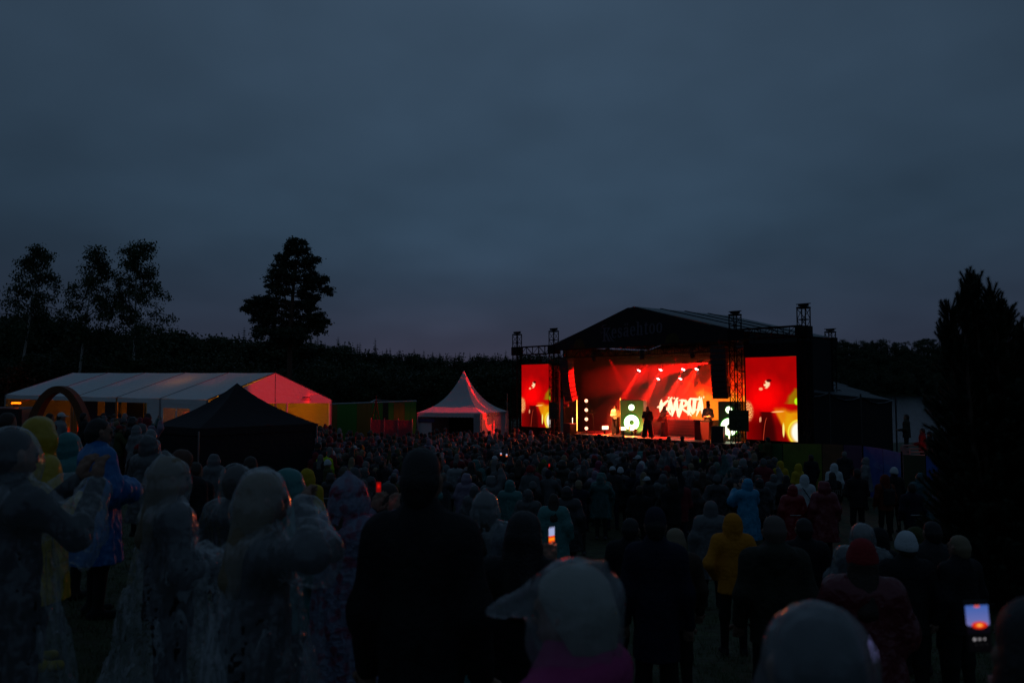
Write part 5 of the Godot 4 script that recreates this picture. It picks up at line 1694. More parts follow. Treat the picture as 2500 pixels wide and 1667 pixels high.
	var torch := at(2281, 1094, 30.0)
	var ta := thing("amber_lantern", "small amber lantern beside the wooden steps", "lantern", Vector3(torch.x, ground_height(torch.x, torch.z), torch.z))
	var tg := Geo.new()
	tg.tube([Vector3.ZERO, Vector3(0, torch.y - ta.position.y - 0.05, 0)], [0.02, 0.02], 6)
	part("post", tg, paint("black_truss", rgb(0.02, 0.02, 0.022), 0.5), ta)
	var fl := Geo.new()
	fl.lathe([Vector2(0.0, -0.05), Vector2(0.035, -0.03), Vector2(0.03, 0.03), Vector2(0.0, 0.07)], Transform3D(Basis.IDENTITY, Vector3(0, torch.y - ta.position.y, 0)), 10)
	part("bulb", fl, paint("lantern_light", rgb(0.6, 0.25, 0.03), 0.4, {"glow": Color(1.0, 0.36, 0.03), "power": 2.0}), ta)
	omni(ta, "bulb_light", Vector3(0, torch.y - ta.position.y, 0), Color(1.0, 0.4, 0.05), 0.03, 0.03)
	# crowd barrier near the gazebo
	var bp := at(768, 1186, 17.0)
	var by := ground_height(bp.x, bp.z)
	var br := thing("crowd_barrier", "short steel crowd barrier between the flowered poncho and the gazebo", "barrier", Vector3(bp.x, by, bp.z), Basis(Vector3.UP, 0.1))
	var alloy := paint("dull_steel", rgb(0.2, 0.2, 0.2), 0.4, {"metal": 0.8})
	var fr := Geo.new()
	fr.tube([Vector3(-1.0, 0.1, 0), Vector3(-1.0, 1.0, 0), Vector3(-0.94, 1.05, 0), Vector3(0.94, 1.05, 0), Vector3(1.0, 1.0, 0), Vector3(1.0, 0.1, 0)], [0.02, 0.02, 0.02, 0.02, 0.02, 0.02], 6)
	fr.tube([Vector3(-1.0, 0.2, 0), Vector3(1.0, 0.2, 0)], [0.015, 0.015], 5)
	part("frame", fr, alloy, br)
	for k in 13:
		var g := Geo.new()
		g.tube([Vector3(-0.86 + 0.143 * k, 0.2, 0), Vector3(-0.86 + 0.143 * k, 1.04, 0)], [0.008, 0.008], 4)
		part("bar", g, alloy, br)
	for x in [-0.8, 0.8]:
		boxed("foot", Vector3(x, 0.03, 0), Vector3(0.05, 0.04, 0.6), alloy, br)

# ---------------------------------------------------------------- people
# Built facing -z, feet at the origin, 1.75 m tall; colours of the body: trousers, skin, shoes, shirt
const PALETTES := [
	[Color(0.012, 0.012, 0.015), Color(0.30, 0.17, 0.12), Color(0.015, 0.015, 0.015), Color(0.02, 0.02, 0.024)],
	[Color(0.014, 0.020, 0.045), Color(0.33, 0.19, 0.14), Color(0.03, 0.03, 0.03), Color(0.03, 0.03, 0.035)],
	[Color(0.03, 0.028, 0.026), Color(0.28, 0.16, 0.11), Color(0.10, 0.10, 0.10), Color(0.014, 0.016, 0.022)],
	[Color(0.012, 0.012, 0.015), Color(0.30, 0.17, 0.12), Color(0.45, 0.34, 0.02), Color(0.02, 0.02, 0.024)],
	[Color(0.30, 0.17, 0.12), Color(0.30, 0.17, 0.12), Color(0.02, 0.02, 0.02), Color(0.02, 0.02, 0.024)],
]

func arm(pose: String, s: float) -> Array:      # shoulder, elbow, wrist, where the hand points
	var sh := Vector3(0.185 * s, 1.415, 0.0)
	match pose:
		"pockets": return [sh, Vector3(0.30 * s, 1.14, 0.07), Vector3(0.21 * s, 0.95, -0.12), Vector3(-0.3 * s, -0.5, -0.8)]
		"front": return [sh, Vector3(0.26 * s, 1.13, -0.02), Vector3(0.09 * s, 1.10, -0.27), Vector3(-0.6 * s, 0.1, -0.8)]
		"phone": return [sh, Vector3(0.27 * s, 1.24, -0.17), Vector3(0.09 * s, 1.47, -0.36), Vector3(-0.25 * s, 0.9, -0.2)]
		"film":
			if s > 0: return [sh, Vector3(0.28, 1.20, -0.17), Vector3(0.075, 1.385, -0.34), Vector3(-0.05, 0.95, -0.2)]
		"film_left":
			if s < 0: return [sh, Vector3(-0.32, 1.28, -0.18), Vector3(-0.22, 1.52, -0.36), Vector3(0.2, 0.9, -0.3)]
		"brow":
			if s > 0: return [sh, Vector3(0.46, 1.46, -0.10), Vector3(0.185, 1.625, -0.13), Vector3(-0.8, 0.3, -0.3)]
		"raised":
			if s > 0: return [sh, Vector3(0.30, 1.66, -0.06), Vector3(0.26, 1.92, -0.12), Vector3(0, 1, -0.1)]
		"fiddle":
			if s > 0: return [sh, Vector3(0.36, 1.22, -0.18), Vector3(0.30, 1.34, -0.38), Vector3(-0.6, 0.4, -0.5)]
			return [sh, Vector3(-0.32, 1.20, -0.22), Vector3(-0.40, 1.42, -0.40), Vector3(-0.3, 0.6, -0.5)]
		"mike":
			if s > 0: return [sh, Vector3(0.27, 1.18, -0.08), Vector3(0.07, 1.43, -0.20), Vector3(-0.4, 0.8, -0.1)]
			return [sh, Vector3(-0.26, 1.16, 0.03), Vector3(-0.24, 0.93, -0.1), Vector3(0, -0.9, -0.4)]
		"guitar":
			if s > 0: return [sh, Vector3(0.36, 1.16, 0.0), Vector3(0.14, 1.02, -0.20), Vector3(-0.8, -0.2, -0.2)]
			return [sh, Vector3(-0.34, 1.18, -0.10), Vector3(-0.46, 1.20, -0.28), Vector3(-0.1, 0.7, -0.5)]
	return [sh, Vector3(0.25 * s, 1.15, 0.03), Vector3(0.27 * s, 0.92, -0.06), Vector3(0, -0.95, -0.2)]

func hand_bones(wrist: Vector3, point: Vector3, s: float) -> Array:
	var f := point.normalized()
	var side := f.cross(Vector3(0, 0.2, 1)).normalized() * -s
	var palm_in := f.cross(side).normalized()
	if palm_in.z > 0: palm_in = -palm_in
	var out := [[wrist, wrist + f * 0.055, 0.028, 0.034, 0.8, 1], [wrist + f * 0.05 - side * 0.022, wrist + f * 0.09 - side * 0.026, 0.02, 0.016, 1.0, 1], [wrist + f * 0.05 + side * 0.022, wrist + f * 0.09 + side * 0.026, 0.02, 0.016, 1.0, 1]]
	for k in 4:
		var root := wrist + f * 0.088 + side * (0.033 - 0.022 * k)
		var long: float = [0.040, 0.046, 0.043, 0.034][k]
		var knuckle := root + f * long * 0.9 + palm_in * 0.012
		out.append([root, knuckle, 0.0105, 0.0095, 1.0, 1])
		out.append([knuckle, knuckle + (f * 0.6 + palm_in * 0.8).normalized() * long * 0.8, 0.0095, 0.008, 1.0, 1])
	var base := wrist + f * 0.03 + side * 0.030
	var joint := base + (f * 0.6 + side * 0.7 + palm_in * 0.4).normalized() * 0.042
	out.append([base, joint, 0.014, 0.012, 1.0, 1])
	out.append([joint, joint + (f * 0.9 + palm_in * 0.4).normalized() * 0.034, 0.012, 0.009, 1.0, 1])
	return out

func body_bones(pose: String, stance: float) -> Array:
	var b := []
	for s in [-1.0, 1.0]:
		var ankle := Vector3((0.10 + stance * 0.5) * s, 0.075, 0.02 * s * stance * 8.0)
		var knee := Vector3((0.10 + stance * 0.22) * s, 0.49, -0.02)
		var hip := Vector3(0.09 * s, 0.92, 0)
		b.append([ankle + Vector3(0, -0.03, 0.05), ankle + Vector3(0.02 * s, -0.04, -0.15), 0.042, 0.036, 1.0, 2])
		b.append([ankle, knee, 0.045, 0.062, 1.0, 0])
		b.append([knee, hip, 0.066, 0.092, 1.0, 0])
		var a := arm(pose, s)
		b.append([a[0], a[1], 0.056, 0.046, 1.0, 3])
		b.append([a[1], a[2], 0.045, 0.030, 1.0, 3])
	b.append([Vector3(-0.05, 0.97, 0.01), Vector3(0.05, 0.97, 0.01), 0.125, 0.125, 0.8, 0])
	b.append([Vector3(0, 1.08, 0), Vector3(0, 1.32, 0.0), 0.135, 0.155, 0.72, 3])
	b.append([Vector3(-0.13, 1.40, 0.01), Vector3(0.13, 1.40, 0.01), 0.075, 0.075, 0.9, 3])
	b.append([Vector3(0, 1.44, 0.015), Vector3(0, 1.54, 0.0), 0.058, 0.052, 1.0, 1])
	return b

func head_bones() -> Array:
	return [[Vector3(0, 1.60, 0.0), Vector3(0, 1.665, 0.012), 0.074, 0.083, 1.15, 1], [Vector3(0, 1.555, -0.045), Vector3(0, 1.60, -0.03), 0.038, 0.055, 1.0, 1], [Vector3(0, 1.625, -0.088), Vector3(0, 1.60, -0.108), 0.010, 0.014, 1.0, 1],
		[Vector3(0.078, 1.60, 0.0), Vector3(0.084, 1.635, 0.008), 0.014, 0.017, 1.0, 1], [Vector3(-0.078, 1.60, 0.0), Vector3(-0.084, 1.635, 0.008), 0.014, 0.017, 1.0, 1],
		[Vector3(-0.03, 1.655, -0.083), Vector3(0.03, 1.655, -0.083), 0.016, 0.016, 1.0, 1], [Vector3(-0.018, 1.565, -0.086), Vector3(0.018, 1.565, -0.086), 0.010, 0.010, 1.0, 4], [Vector3(-0.032, 1.63, -0.086), Vector3(-0.031, 1.63, -0.086), 0.011, 0.011, 1.0, 5], [Vector3(0.032, 1.63, -0.086), Vector3(0.031, 1.63, -0.086), 0.011, 0.011, 1.0, 5]]

func body_mesh(pose: String, stance: float, palette: int, cell: float) -> Mesh:
	var key := "body %s %.2f %d %.3f" % [pose, stance, palette, cell]
	if not mesh_cache.has(key):
		var colors: Array = PALETTES[palette].duplicate()
		colors.append(Color(0.25, 0.09, 0.08))
		colors.append(Color(0.02, 0.015, 0.012))
		var bones := body_bones(pose, stance)
		var g: Geo
		if cell > 0.02:           # far people: head and mitten-sized hands in the same grid
			bones.append_array(head_bones().slice(0, 2))
			for s in [-1.0, 1.0]:
				var a := arm(pose, s)
				bones.append([a[2], a[2] + a[3].normalized() * 0.13, 0.033, 0.024, 1.0, 1])
			g = figure(bones, cell, 0.05, colors)
		else:
			g = figure(bones, cell, 0.05, colors)
			g.add(figure(head_bones(), 0.008, 0.022, colors))
			for s in [-1.0, 1.0]:
				var a := arm(pose, s)
				g.add(figure(hand_bones(a[2], a[3], s), 0.0055, 0.010, colors))
		mesh_cache[key] = g.mesh(true)
	return mesh_cache[key]

func garment_bones(kind: String, pose: String, hem: float, flare := 0.335) -> Array:
	var b := []
	if kind == "poncho":
		b.append([Vector3(-0.145, 1.385, 0.02), Vector3(0.145, 1.385, 0.02), 0.115, 0.115, 0.95, 0])
		b.append([Vector3(0, 1.33, 0.01), Vector3(0, hem - 0.1, 0.02), 0.205, flare, 0.74, 0])
		b.append([Vector3(0, 1.49, 0.02), Vector3(0, 1.41, 0.03), 0.085, 0.12, 1.0, 0])
		for s in [-1.0, 1.0]:
			var a := arm(pose, s)
			b.append([a[0], a[1], 0.098, 0.115, 1.0, 0])
			b.append([a[1], a[1].lerp(a[2], 0.82), 0.105, 0.085 if a[2].y > 1.3 else 0.115, 1.0, 0])
	else:
		b.append([Vector3(-0.14, 1.40, 0.012), Vector3(0.14, 1.40, 0.012), 0.098, 0.098, 0.95, 0])
		b.append([Vector3(0, 1.33, 0.0), Vector3(0, 1.08, 0.005), 0.19, 0.175, 0.74, 0])
		b.append([Vector3(0, 1.08, 0.005), Vector3(0, hem - 0.12, 0.01), 0.175, 0.205, 0.8, 0])
		b.append([Vector3(0, 1.47, 0.015), Vector3(0, 1.52, 0.012), 0.092, 0.085, 1.0, 0])
		if kind == "shirt":
			for k in b:
				k[2] -= 0.022
				k[3] -= 0.022
		for s in [-1.0, 1.0]:
			var a := arm(pose, s)
			if kind == "shirt":
				b.append([a[0], a[1], 0.068, 0.056, 1.0, 0])
				b.append([a[1], a[2], 0.056, 0.042, 1.0, 0])
				continue
			b.append([a[0], a[1], 0.082, 0.066, 1.0, 0])
			b.append([a[1], a[2], 0.066, 0.05, 1.0, 0])
		if kind == "hood_down":
			b.append([Vector3(-0.075, 1.475, 0.105), Vector3(0.075, 1.475, 0.105), 0.055, 0.055, 1.0, 0])
			b.append([Vector3(0, 1.40, 0.13), Vector3(0, 1.47, 0.11), 0.05, 0.07, 0.8, 0])
	return b

func garment_mesh(kind: String, pose: String, hem: float, cell: float, seed_at: int, film := false, flare := 0.335) -> Mesh:
	var key := "garment %s %s %.2f %.3f %d %s %.2f" % [kind, pose, hem, cell, seed_at, film, flare]
	if not mesh_cache.has(key):
		var fold := 0.036 if kind == "poncho" else 0.018
		mesh_cache[key] = figure(garment_bones(kind, pose, hem, flare), cell, 0.07, [Color.WHITE], {"fold": 0.06 if film else fold, "hem": hem, "seed": seed_at, "film": film}).mesh()
	return mesh_cache[key]

func head_mesh(kind: String, cell: float, seed_at: int, film := false) -> Mesh:
	var key := "head %s %.3f %d %s" % [kind, cell, seed_at, film]
	if mesh_cache.has(key):
		return mesh_cache[key]
	var b := []
	var opts := {"fold": 0.008, "seed": seed_at, "fold_top": 1.75}
	var blend := 0.04
	match kind:
		"hood":
			b = [[Vector3(0, 1.595, 0.015), Vector3(0, 1.655, 0.03), 0.122, 0.112, 1.1, 0], [Vector3(0, 1.66, 0.045), Vector3(0, 1.70, 0.06), 0.09, 0.06, 1.0, 0], [Vector3(0, 1.47, 0.02), Vector3(0, 1.55, 0.02), 0.115, 0.112, 1.0, 0]]
			opts.fold = 0.022
			opts.cut = Plane(Vector3(0, 0.12, -1).normalized(), 0.0) if false else Plane(Vector3(0, 0, -1), 0.108)
		"pointed_hood":
			b = [[Vector3(0, 1.59, 0.015), Vector3(0, 1.65, 0.02), 0.128, 0.112, 1.1, 0], [Vector3(0, 1.67, 0.03), Vector3(0, 1.775, 0.035), 0.092, 0.022, 1.0, 0], [Vector3(0, 1.46, 0.03), Vector3(0, 1.55, 0.02), 0.125, 0.118, 1.0, 0]]
			opts.fold = 0.026
			opts.cut = Plane(Vector3(0, 0, -1), 0.11)
		"square_hood":
			b = [[Vector3(-0.03, 1.60, 0.015), Vector3(0.03, 1.60, 0.015), 0.118, 0.118, 1.1, 0], [Vector3(-0.05, 1.70, 0.0), Vector3(0.05, 1.70, 0.03), 0.075, 0.07, 1.3, 0], [Vector3(0, 1.46, 0.02), Vector3(0, 1.55, 0.02), 0.125, 0.118, 1.0, 0]]
			opts.fold = 0.028
			opts.cut = Plane(Vector3(0, 0, -1), 0.11)
		"short":
			b = [[Vector3(0, 1.635, 0.028), Vector3(0, 1.675, 0.014), 0.082, 0.084, 1.14, 0], [Vector3(0, 1.575, 0.05), Vector3(0, 1.62, 0.04), 0.062, 0.075, 1.0, 0]]
			opts.cut = Plane(Vector3(0, -0.62, -0.78).normalized(), -1.008)
			opts.fold = 0.012
		"curly":
			b = [[Vector3(0, 1.63, 0.03), Vector3(0, 1.675, 0.014), 0.098, 0.10, 1.14, 0], [Vector3(0, 1.56, 0.05), Vector3(0, 1.62, 0.04), 0.085, 0.09, 1.0, 0]]
			opts.cut = Plane(Vector3(0, -0.62, -0.78).normalized(), -0.995)
			opts.fold = 0.03
		"long":
			b = [[Vector3(0, 1.63, 0.028), Vector3(0, 1.675, 0.014), 0.090, 0.090, 1.14, 0], [Vector3(0, 1.60, 0.05), Vector3(0, 1.30, 0.125), 0.092, 0.085, 0.75, 0], [Vector3(0.05, 1.56, 0.02), Vector3(0.085, 1.36, 0.06), 0.055, 0.04, 1.0, 0], [Vector3(-0.05, 1.56, 0.02), Vector3(-0.085, 1.36, 0.06), 0.055, 0.04, 1.0, 0]]
			opts.cut = Plane(Vector3(0, -0.3, -0.95).normalized(), -0.435)
			opts.fold = 0.018
		"beanie":
			b = [[Vector3(0, 1.66, 0.012), Vector3(0, 1.705, 0.02), 0.098, 0.088, 1.12, 0], [Vector3(0, 1.635, 0.014), Vector3(0, 1.64, 0.014), 0.100, 0.100, 1.14, 0]]
			opts.cut = Plane(Vector3(0, -1, -0.1).normalized(), -1.60)
			opts.fold = 0.010
		"cap":
			b = [[Vector3(0, 1.665, 0.01), Vector3(0, 1.685, 0.012), 0.096, 0.09, 1.12, 0], [Vector3(-0.045, 1.665, -0.10), Vector3(0.045, 1.665, -0.10), 0.012, 0.012, 4.5, 0], [Vector3(-0.03, 1.655, -0.15), Vector3(0.03, 1.655, -0.15), 0.010, 0.010, 4.0, 0]]
			opts.cut = Plane(Vector3(0, -1, 0), -1.645)
			opts.fold = 0.0
			blend = 0.02
		"top_hat":
			b = [[Vector3(0, 1.70, 0.01), Vector3(0, 1.86, 0.01), 0.088, 0.092, 1.05, 0], [Vector3(-0.09, 1.685, 0.01), Vector3(0.09, 1.685, 0.01), 0.014, 0.014, 9.0, 0]]
			opts = {"hem": 1.67, "cut": Plane(Vector3.UP, 1.88)}
			blend = 0.01
		"brim_hood":
			b = [[Vector3(0, 1.59, 0.015), Vector3(0, 1.665, 0.03), 0.132, 0.122, 1.1, 0], [Vector3(0, 1.69, -0.02), Vector3(0, 1.60, -0.27), 0.085, 0.014, 1.0, 0], [Vector3(0, 1.71, 0.05), Vector3(0, 1.785, 0.11), 0.06, 0.010, 1.0, 0], [Vector3(0, 1.46, 0.03), Vector3(0, 1.55, 0.02), 0.125, 0.125, 1.0, 0]]
			opts.fold = 0.03
		"animal_hood":
			b = [[Vector3(0, 1.60, 0.015), Vector3(0, 1.66, 0.02), 0.125, 0.118, 1.1, 0], [Vector3(0.10, 1.74, 0.0), Vector3(0.16, 1.83, 0.0), 0.035, 0.015, 1.0, 0], [Vector3(-0.10, 1.74, 0.0), Vector3(-0.16, 1.83, 0.0), 0.035, 0.015, 1.0, 0], [Vector3(0, 1.46, 0.03), Vector3(0, 1.55, 0.02), 0.125, 0.118, 1.0, 0]]
			opts.cut = Plane(Vector3(0, 0, -1), 0.11)
	if film:
		opts.film = true
		opts.fold = 0.038
	mesh_cache[key] = figure(b, cell, blend, [Color.WHITE], opts).mesh()
	return mesh_cache[key]

const HOODS := ["hood", "pointed_hood", "square_hood", "animal_hood"]
const HAIR := {"black": Color(0.008, 0.007, 0.007), "brown": Color(0.035, 0.02, 0.012), "fair": Color(0.22, 0.16, 0.09), "grey": Color(0.16, 0.15, 0.14), "white": Color(0.30, 0.30, 0.25), "red": Color(0.09, 0.03, 0.012)}
const DYES := {
	"clear": Color(0.62, 0.68, 0.72), "grey": Color(0.11, 0.118, 0.122), "pale": Color(0.22, 0.235, 0.245), "white": Color(0.55, 0.6, 0.63), "black": Color(0.012, 0.012, 0.014), "charcoal": Color(0.03, 0.031, 0.034),
	"navy": Color(0.008, 0.011, 0.028), "khaki": Color(0.030, 0.032, 0.022), "olive": Color(0.06, 0.065, 0.02), "lime": Color(0.12, 0.15, 0.03), "teal": Color(0.045, 0.23, 0.22), "turquoise": Color(0.02, 0.20, 0.24), "blue": Color(0.006, 0.15, 0.42), "sky blue": Color(0.02, 0.30, 0.52),
	"yellow": Color(0.50, 0.34, 0.018), "orange": Color(0.62, 0.22, 0.010), "red": Color(0.27, 0.010, 0.014), "burgundy": Color(0.19, 0.020, 0.030), "rust": Color(0.16, 0.03, 0.012), "magenta": Color(0.24, 0.012, 0.07), "pink": Color(0.42, 0.05, 0.18), "lilac": Color(0.22, 0.17, 0.24), "brown": Color(0.05, 0.03, 0.02),
	"neon yellow": Color(0.50, 0.72, 0.02),
}

func dye(cloth: String, color: String, clear: float) -> StandardMaterial3D:
	var c: Color = DYES[color]
	var base := rgb(c.r, c.g, c.b)
	if clear < 0.35:         # thin clear sheet that mirrors the sky in its creases
		return paint("film_%s_%.2f" % [color, clear], base, 0.15, {"clear": clear, "spec": 0.55, "relief": crease, "relief_cm": 1.6, "relief_scale": 0.55})
	if clear < 1.0:
		return paint("film_%s_%.2f" % [color, clear], base, 0.34, {"clear": clear, "spec": 0.6, "relief": crease, "relief_cm": 1.2, "relief_scale": 1.3})
	if cloth == "poncho":
		return paint("poncho_" + color, base, 0.38, {"spec": 0.5, "relief": crease, "relief_cm": 0.8, "relief_scale": 1.2})
	return paint("coat_" + color, base, 0.72, {"spec": 0.35, "relief": wrinkle, "relief_cm": 0.8, "relief_scale": 3.0})

func person(d: Dictionary) -> Node3D:
	# d: px, py (top of the head in the picture) or at; tall; turn; wear, color, film (opacity of a clear film); head, hair, hat; pose; legs; cell; seed; label
	var tall: float = d.get("tall", 1.72)
	var lid := 0.03 if d.get("head", "hood") in HOODS else 0.015
	var where := Vector3.ZERO
	if d.has("at"):
		where = d.at
	elif d.has("far"):
		var q := at(d.px, d.py, d.far)
		where = Vector3(q.x, ground_height(q.x, q.z), q.z)
		tall = clampf(q.y - where.y, 1.0 if tall < 1.3 else 1.5, 1.98)
	else:
		where = stand(d.px, d.py, tall)
	var o := Node3D.new()
	o.name = numbered("person")
	add_child(o)
	var to_stage := on_stage(9.8, -1.0, 0) - where
	var turn: float = atan2(-to_stage.x, -to_stage.z) + float(d.get("turn", 0.0))
	if d.has("face"): turn = d.face
	o.transform = Transform3D(Basis(Vector3.UP, turn).scaled(Vector3(d.get("slim", 1.0), 1.0, d.get("slim", 1.0)) * tall / (1.75 + lid)), where)
	tag(o, d.get("label", ""), "person", d.get("group", ""))
	var far := Vector2(where.x, where.z).length()
	var cell: float = d.get("cell", 0.014 if far < 9.0 else 0.022 if far < 19.0 else 0.028)
	var pose: String = d.get("pose", "down")
	var head: String = d.get("head", "hood")
	var wear: String = d.get("wear", "poncho")
	var color: String = d.get("color", "grey")
	var seed_at: int = d.get("seed", 0)
	var film: float = d.get("film", 1.0)
	var skin := paint("body_and_clothes", Color.WHITE, 0.7, {"colors": true, "spec": 0.35})
	part("body", body_mesh(pose, d.get("stance", 0.03), d.get("legs", 0), maxf(cell, 0.016) if cell < 0.02 else cell), skin, o)
	var hem: float = d.get("hem", 0.62 if wear == "poncho" else 0.80)
	if film < 1.0:           # a clear film over a dark jacket
		var inner: String = d.get("inner", "black")
		part("jacket", garment_mesh("shirt", pose, 0.84, cell, 0), dye("coat", inner, 1.0), o)
	var over := part({"poncho": "poncho", "coat": "jacket", "hood_down": "jacket"}[wear], garment_mesh(wear, pose, hem, 0.0105 if film < 0.35 and far < 6.0 else cell, seed_at, film < 0.35, d.get("flare", 0.335)), dye(wear, color, film), o)
	var fine := minf(cell, 0.012) if far < 9.0 else cell * 0.8
	var strands := paint("hair_" + d.get("hair", "brown"), rgb(HAIR[d.get("hair", "brown")].r, HAIR[d.get("hair", "brown")].g, HAIR[d.get("hair", "brown")].b), 0.55, {"relief": crease, "relief_cm": 0.3, "relief_scale": 7.0})
	if head in HOODS:
		if film < 1.0:
			part("hair", head_mesh(d.get("under", "short"), fine, 0), strands, o)
		part("hood", head_mesh(head, 0.009 if film < 0.35 and far < 9.0 else fine, seed_at, film < 0.35), dye(wear, color, film), over)
	elif head == "bald":
		part("hair", head_mesh("short", fine, 3), paint("stubble", rgb(0.10, 0.07, 0.055), 0.6), o)
	elif head in ["beanie", "cap", "top_hat"]:
		part("hair", head_mesh(d.get("under", "short"), fine, 0), strands, o)
		var c: Color = DYES[d.get("hat", "black")]
		part("hat", head_mesh(head, fine, 0), paint("hat_" + d.get("hat", "black"), rgb(c.r, c.g, c.b), 0.85, {"relief": wrinkle, "relief_cm": 0.5, "relief_scale": 6.0}), o)
	else:
		part("hair", head_mesh(head, fine, 0), strands, o)
	if d.has("bag"):
		var g := Geo.new()
		g.box(Vector3(0, 1.18, 0.22), Vector3(0.30, 0.44, 0.15), Basis(Vector3.RIGHT, 0.06), 0.05)
		var c: Color = DYES[d.bag]
		var bag := part("backpack", g, paint("bag_" + d.bag, rgb(c.r, c.g, c.b), 0.8), o)
		for s in [-1.0, 1.0]:
			var st := Geo.new()
			st.tube([Vector3(0.10 * s, 1.38, 0.17), Vector3(0.12 * s, 1.50, 0.06), Vector3(0.13 * s, 1.47, -0.09)], [0.02, 0.02, 0.02], 5)
			part("strap", st, paint("bag_" + d.bag, Color.WHITE), bag)
	if d.has("strap"):
		var st := Geo.new()
		st.tube([Vector3(-0.13, 1.50, 0.03), Vector3(-0.05, 1.38, 0.165), Vector3(0.08, 1.18, 0.185), Vector3(0.20, 1.0, 0.10)], [0.012, 0.012, 0.012, 0.012], 5)
		part("bag_strap", st, paint("bag_black", rgb(0.012, 0.012, 0.013), 0.8), o)
	return o

func phone(where: Vector3, turn: Basis, size: float, label: String, picture: String) -> void:
	var t := thing("phone", label, "phone", where, turn, "phones held up by the crowd")
	boxed("case", Vector3(0, 0, -0.006), Vector3(0.078, 0.162, 0.009) * size, paint("phone_case", rgb(0.012, 0.012, 0.014), 0.3), t, 0.003)
	var g := Geo.new()
	var w := 0.035 * size
	var h := 0.075 * size
	g.quad(Vector3(-w, -h, 0), Vector3(w, -h, 0), Vector3(w, h, 0), Vector3(-w, h, 0))
	var im := Image.create(48, 104, false, Image.FORMAT_RGB8)
	for y in 104:
		for x in 48:
			var c := Color(0.01, 0.01, 0.012)
			var u := x / 48.0
			var v := y / 104.0
			if picture == "dusk":            # a picture being taken of the stage, with the camera buttons below
				if v > 0.04 and v < 0.62:
					c = Color(0.22, 0.36, 0.66).lerp(Color(0.42, 0.42, 0.66), clampf(v * 2.4, 0, 1))
					if v > 0.44 + 0.03 * sin(u * 9.0): c = Color(0.03, 0.02, 0.05)
					var d := Vector2((u - 0.55) / 0.34, (v - 0.455) / 0.075).length()
					if d < 1.0: c = Color(0.85, 0.14, 0.02).lerp(Color(1.0, 0.75, 0.3), clampf(1.4 - d * 2.2, 0, 1))
					if v < 0.09 and absf(u - 0.5) < 0.12: c = Color(0.85, 0.35, 0.35)
				for k in 3:
					if Vector2((u - 0.28 - 0.22 * k) * 48.0, (v - 0.74) * 104.0).length() < 3.2 - 0.5 * k: c = Color(0.62, 0.6, 0.62)
					if Vector2((u - 0.34 - 0.22 * k) * 48.0, (v - 0.85) * 104.0).length() < 1.6: c = Color(0.14, 0.14, 0.14)
			elif picture == "stage":
				if v < 0.5: c = Color(0.62, 0.66, 0.82)
				elif v < 0.86: c = Color(0.9, 0.16, 0.02).lerp(Color(1.0, 0.6, 0.1), clampf(1.0 - absf(v - 0.68) * 6.0, 0, 1))
				if v < 0.07 and int(u * 8.0) % 2 == 0: c = Color(0.1, 0.1, 0.1)
			else:
				c = Color(0.45, 0.02, 0.02).lerp(Color(0.9, 0.06, 0.03), clampf(1.0 - Vector2((u - 0.5) * 2.0, (v - 0.4) * 3.0).length(), 0, 1))
			im.set_pixel(x, y, c)
	part("display", g, glowing("phone_picture_" + picture + label.substr(0, 5), ImageTexture.create_from_image(im), 1.0), t)
	var l := AreaLight3D.new()
	l.name = "display_light"
	l.area_size = Vector2(w * 2, h * 2)
	l.light_color = {"dusk": Color(0.6, 0.6, 0.9), "stage": Color(1.0, 0.6, 0.5)}.get(picture, Color(1, 0.1, 0.08))
	l.light_energy = 0.003
	l.shadow_enabled = true
	t.add_child(l)
	l.transform = Transform3D(Basis.looking_at(Vector3(0, 0, 1)), Vector3(0, 0, 0.003))

